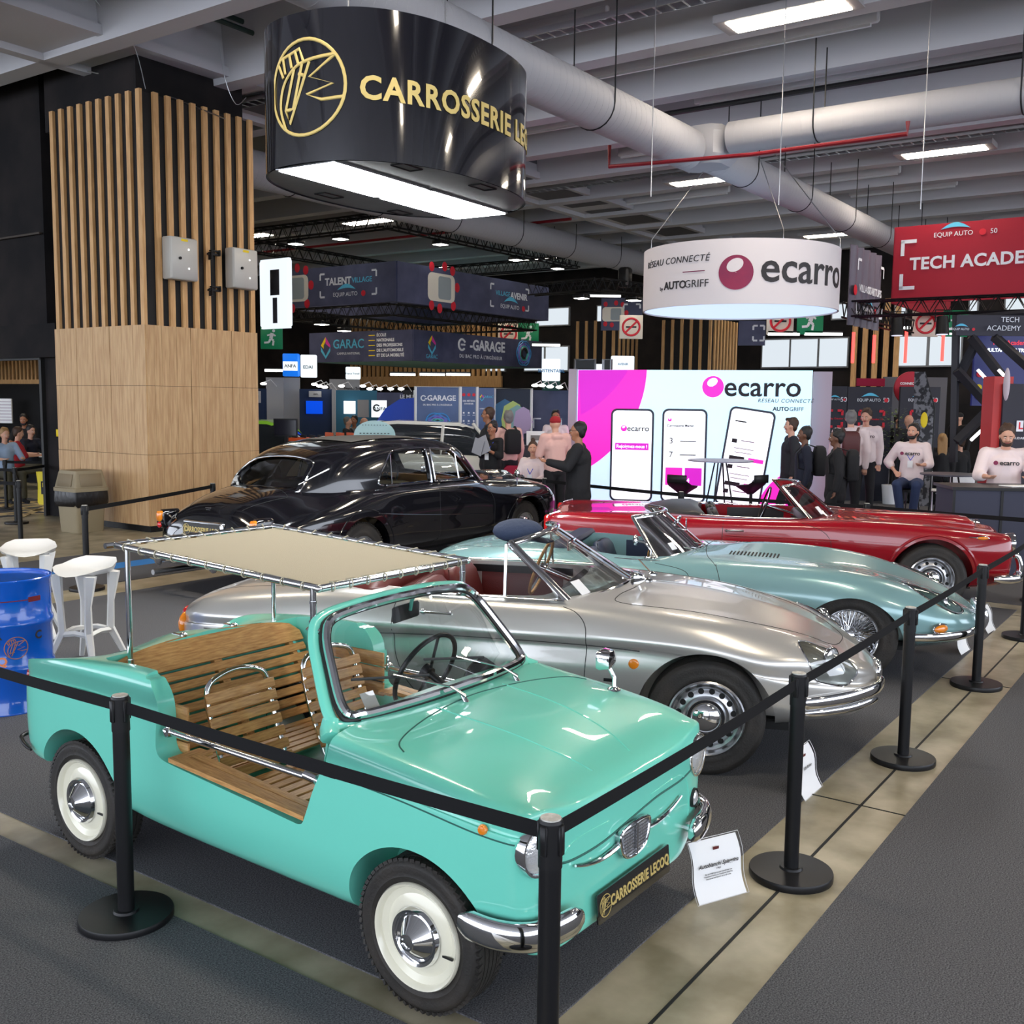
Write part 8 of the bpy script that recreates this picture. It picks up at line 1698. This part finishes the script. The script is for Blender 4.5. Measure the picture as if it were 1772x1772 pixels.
t=thing('round_sign','round red sign above the programme panels','sign',wx(1577,672,22.4),0); k=MB(); k.cyl((0,0,0),(0,.06,0),.36,None,40); k.build('disc',mat('crimson_banner'),t); text('lettering','CONNECTIVITE',.07,frameM((0,-.01,.10),(1,0,0),(0,0,1)),t,WP,bold=.02)
ff=thing('feather_flag','tall patterned grey feather flag with a yellow badge','flag',PX(1600,19.0),0); k=MB(); rr=[]
for i in range(16): z=.2+2.45*i/15; w=.17*(1-max(0,i-10)/6*.8); x=.0-.16*max(0,i-9)/6; rr.append((x-w,z)); 
rr2=[(.17-.05*max(0,i-11),.2+2.45*i/15) for i in range(15,-1,-1)]
k.M=frameM((0,0,0),(1,0,0),(0,0,1)); k.prism(rr+rr2,0,.012); k.build('flag_cloth',mat('patterned_grey_cloth',sr(40,40,44),.7,noise=(9,sr(120,120,125),.48,.55,(1,1,1))),ff); k=MB(); k.tube([(.17,.01,0)]+[(.19-.055*max(0,i-11),.01,.2+2.45*i/15) for i in range(16)],.018,6); k.lathe([(.2,0),(.2,.03),(.02,.04)],20); k.build('pole',BLACKP,ff); k=MB(); k.sphere((0,-.015,1.78),.11,16,scale=(.6,.1,1.3)); k.build('badge',YEL,ff)
pl=thing('potted_plant','green leafy plant between the programme panels','plant',PX(1550,21.4),0); k=MB(); k.lathe([(.16,0),(.2,.4),(.18,.4)],20); k.build('pot',WHITE,pl); k=MB(); rn=random.Random(2)
for j in range(220):
    a=rn.uniform(0,2*PI); z=rn.uniform(.9,2.0); r=.34*math.sqrt(max(.05,1-((z-1.5)/.6)**2)); c=V((r*cos(a)*rn.uniform(.3,1),r*sin(a)*rn.uniform(.3,1),z)); d=V((cos(a),sin(a),rn.uniform(-.3,.6))).normalized()*.08; s_=V((-sin(a),cos(a),0))*.02; k.add([c,c+d*.5+s_,c+d,c+d*.5-s_],[(0,1,2,3)])
k.build('foliage',mat('leaf_green',sr(120,140,85),.6),pl); k=MB(); k.tube([(0,0,.35),(0.02,0,1.0),(0,0,1.7)],.015,6); k.build('stem',BLACKP,pl)
# TECH ACADEMY stage
ta=thing('stage_gantry','dark stage gantry with diagonal beams and a title board','stage',wx(1655,945,17.5),0); ta.location.z=0; DG=mat('gantry_paint',sr(34,34,40),.5)
def gb(a,b,r=.10,nm='beam',m=DG):
    A=ta.matrix_basis.inverted()@wx(*a); Bq=ta.matrix_basis.inverted()@wx(*b); k=MB(); k.tube([A,Bq],r,4); k.build(nm,m,ta,20)
gb((1655,545,17.5),(1650,800,17.5),.07); gb((1652,552,17.5),(1790,540,17.5),.05)
P0=ta.matrix_basis.inverted()@wx(1655,545,17.4); P1=ta.matrix_basis.inverted()@wx(1790,582,17.4); k=MB(); k.box(((P0.x+P1.x)/2,P0.y,(P0.z+P1.z)/2),(P1.x-P0.x,.06,P0.z-P1.z)); k.build('title_board',mat('title_board',sr(44,42,54),.6),ta)
Mt=frameM(ta.matrix_basis.inverted()@wx(1748,562,17.3),(1,0,0),(0,0,1)); text('lettering','TECH',.12,Mt@place((.0,.08,0)),ta,WP); text('lettering','ACADEMY',.12,Mt@place((-.10,-.06,0)),ta,WP); eqauto(ta,Mt,-.80,-.08,.5)
for a,b in (((1680,582,17.4),(1772,700,17.4)),((1655,640,17.4),(1715,705,17.4)),((1715,705,17.4),(1655,765,17.4)),((1690,590,17.5),(1655,660,17.5)),((1720,582,17.4),(1785,640,17.4))): gb(a,b,.085)
sc_=thing('stage_screen','blue stage screen with red and white lettering behind the gantry','screen',wx(1680,702,18.3),0); a=wx(1790,582,18.3)-sc_.location; k=MB(); k.box((a.x/2,0,a.z/2),(a.x,.06,a.z)); k.build('display',mat('stage_blue',sr(24,28,80),.4,emit=sr(22,30,90),es=.5),sc_); Ms=frameM((0,-.04,0),(1,0,0),(0,0,1)); text('lettering','Tech Academy',.11,Ms@place((.62,a.z-.12,0)),sc_,emis('lit_red_ink',(1,.05,.1),.8),bold=.02); text('lettering','SIMULTANEOUS TRANSLATION',.085,Ms@place((.72,a.z-.25,0)),sc_,LW,bold=.03)
for (x,y),m in zip(((.10,.55),(.10,.32),(.10,.16)),(TOYR,YEL,TOYR)): k=MB(); k.M=Ms; k.cyl((x,y,0),(x,y,.01),.055,None,14); k.build('flag_dot',m,sc_)
for a,b,l in (((1692,640,17.1),(1712,662,17.1),'upper left'),((1728,640,17.1),(1745,658,17.1),'upper right'),((1680,762,17.1),(1712,732,17.1),'lower')):
    A=wx(*a); Bq=wx(*b); t=thing('light_rod','slanted white glowing rod on the gantry, '+l,'lamp',A,0,'white glowing rods on the gantry'); k=MB(); k.tube([V((0,0,0)),Bq-A],.025,6); k.build('tube',emis('white_rod',(1,1,1),4),t)
rc=thing('red_column','tall red stand column at the right','column',PX(1725,15.6),.1); k=MB(); k.box((0,0,1.24),(.30,.3,2.48)); k.build('column',mat('red_column_paint',sr(170,40,38),.5),rc); 
mc=thing('oval_disc','pale oval disc hung at the top of the red column','sign',wx(1742,665,15.2),0); k=MB(); k.sphere((0,0,0),.24,20,scale=(.16,.3,1)); k.build('disc',GREYP,mc)
t,w,h,Mp=panel('display_cabinet','dark display cabinet with small logos at the right edge',1738,1800,664,15.4,DKP,th=.5); text('lettering','STUDIOS',.09,Mp@place((.04,h-1.0,0),rotm('Z',PI/2)),t,SKY,bold=.02); k=MB(); k.M=Mp; k.box((.26,h-.62,.004),(.10,.16,.006)); k.build('logo_block',WP,t); text('lettering','L',.14,Mp@place((.27,h-.62,.008)),t,TOYR,bold=.03); text('lettering','SOLIDAIRES',.05,Mp@place((.27,h-.80,.004)),t,WP)
# room behind the doorway: table, screen, chairs
st_=thing('projection_screen','white striped projection screen in the room behind the doorway','screen',wx(-8,732,24),0); a=wx(20,690,24)-st_.location; k=MB(); k.box((a.x/2,0,a.z/2),(a.x,.05,a.z)); k.build('screen',WHITE,st_); k=MB(); [k.box((a.x/2,-.03,a.z*j/8),(a.x,.01,.02)) for j in range(1,8)]; k.build('slat_lines',GREYP,st_)
wt=thing('meeting_table','white meeting table in the room behind the doorway','table',PX(35,22.9),0); k=MB(); k.box((0,0,.73),(2.6,.8,.04)); k.build('table_top',WHITE,wt); [MB().box((x,y,.36),(.05,.05,.72)).build('leg',BLACKP,wt) for x in (-1.2,1.2) for y in (-.35,.35)]

for x0,x1,y0,y1,l in ((1040,1112,517,572,'beside the white ring sign, left'),(1277,1324,556,598,'peeping out below the white ring sign')):
    a=wx(x0,y1,30); b=wx(x1,y0,30); w=b.x-a.x; h=b.z-a.z; t=thing('hanging_fascia','small distant navy hanging sign '+l,'sign',a,-.25); k=MB(); k.box((w/2,0,h/2),(w,.06,h)); k.build('fascia',NAVYF,t); Mx=frameM((0,-.035,0),(1,0,0),(0,0,1)); 
    if x0<1100: topcar(t,Mx,w*.30,h*.5,.75)
    corners(t,Mx,w*.75,h*.5,w*.4,h*.6,.12)
w=bpy.data.worlds.new('world'); SC.world=w; w.use_nodes=True
w.node_tree.nodes['Background'].inputs[0].default_value=(.82,.88,1.0,1); w.node_tree.nodes['Background'].inputs[1].default_value=4.2
SC.view_settings.view_transform='Standard'; SC.view_settings.look='None'; SC.view_settings.exposure=.12; SC.view_settings.gamma=1
try: SC.cycles.max_bounces=8; SC.cycles.transparent_max_bounces=24; SC.cycles.sample_clamp_indirect=6; SC.cycles.caustics_reflective=False; SC.cycles.caustics_refractive=False
except Exception: pass
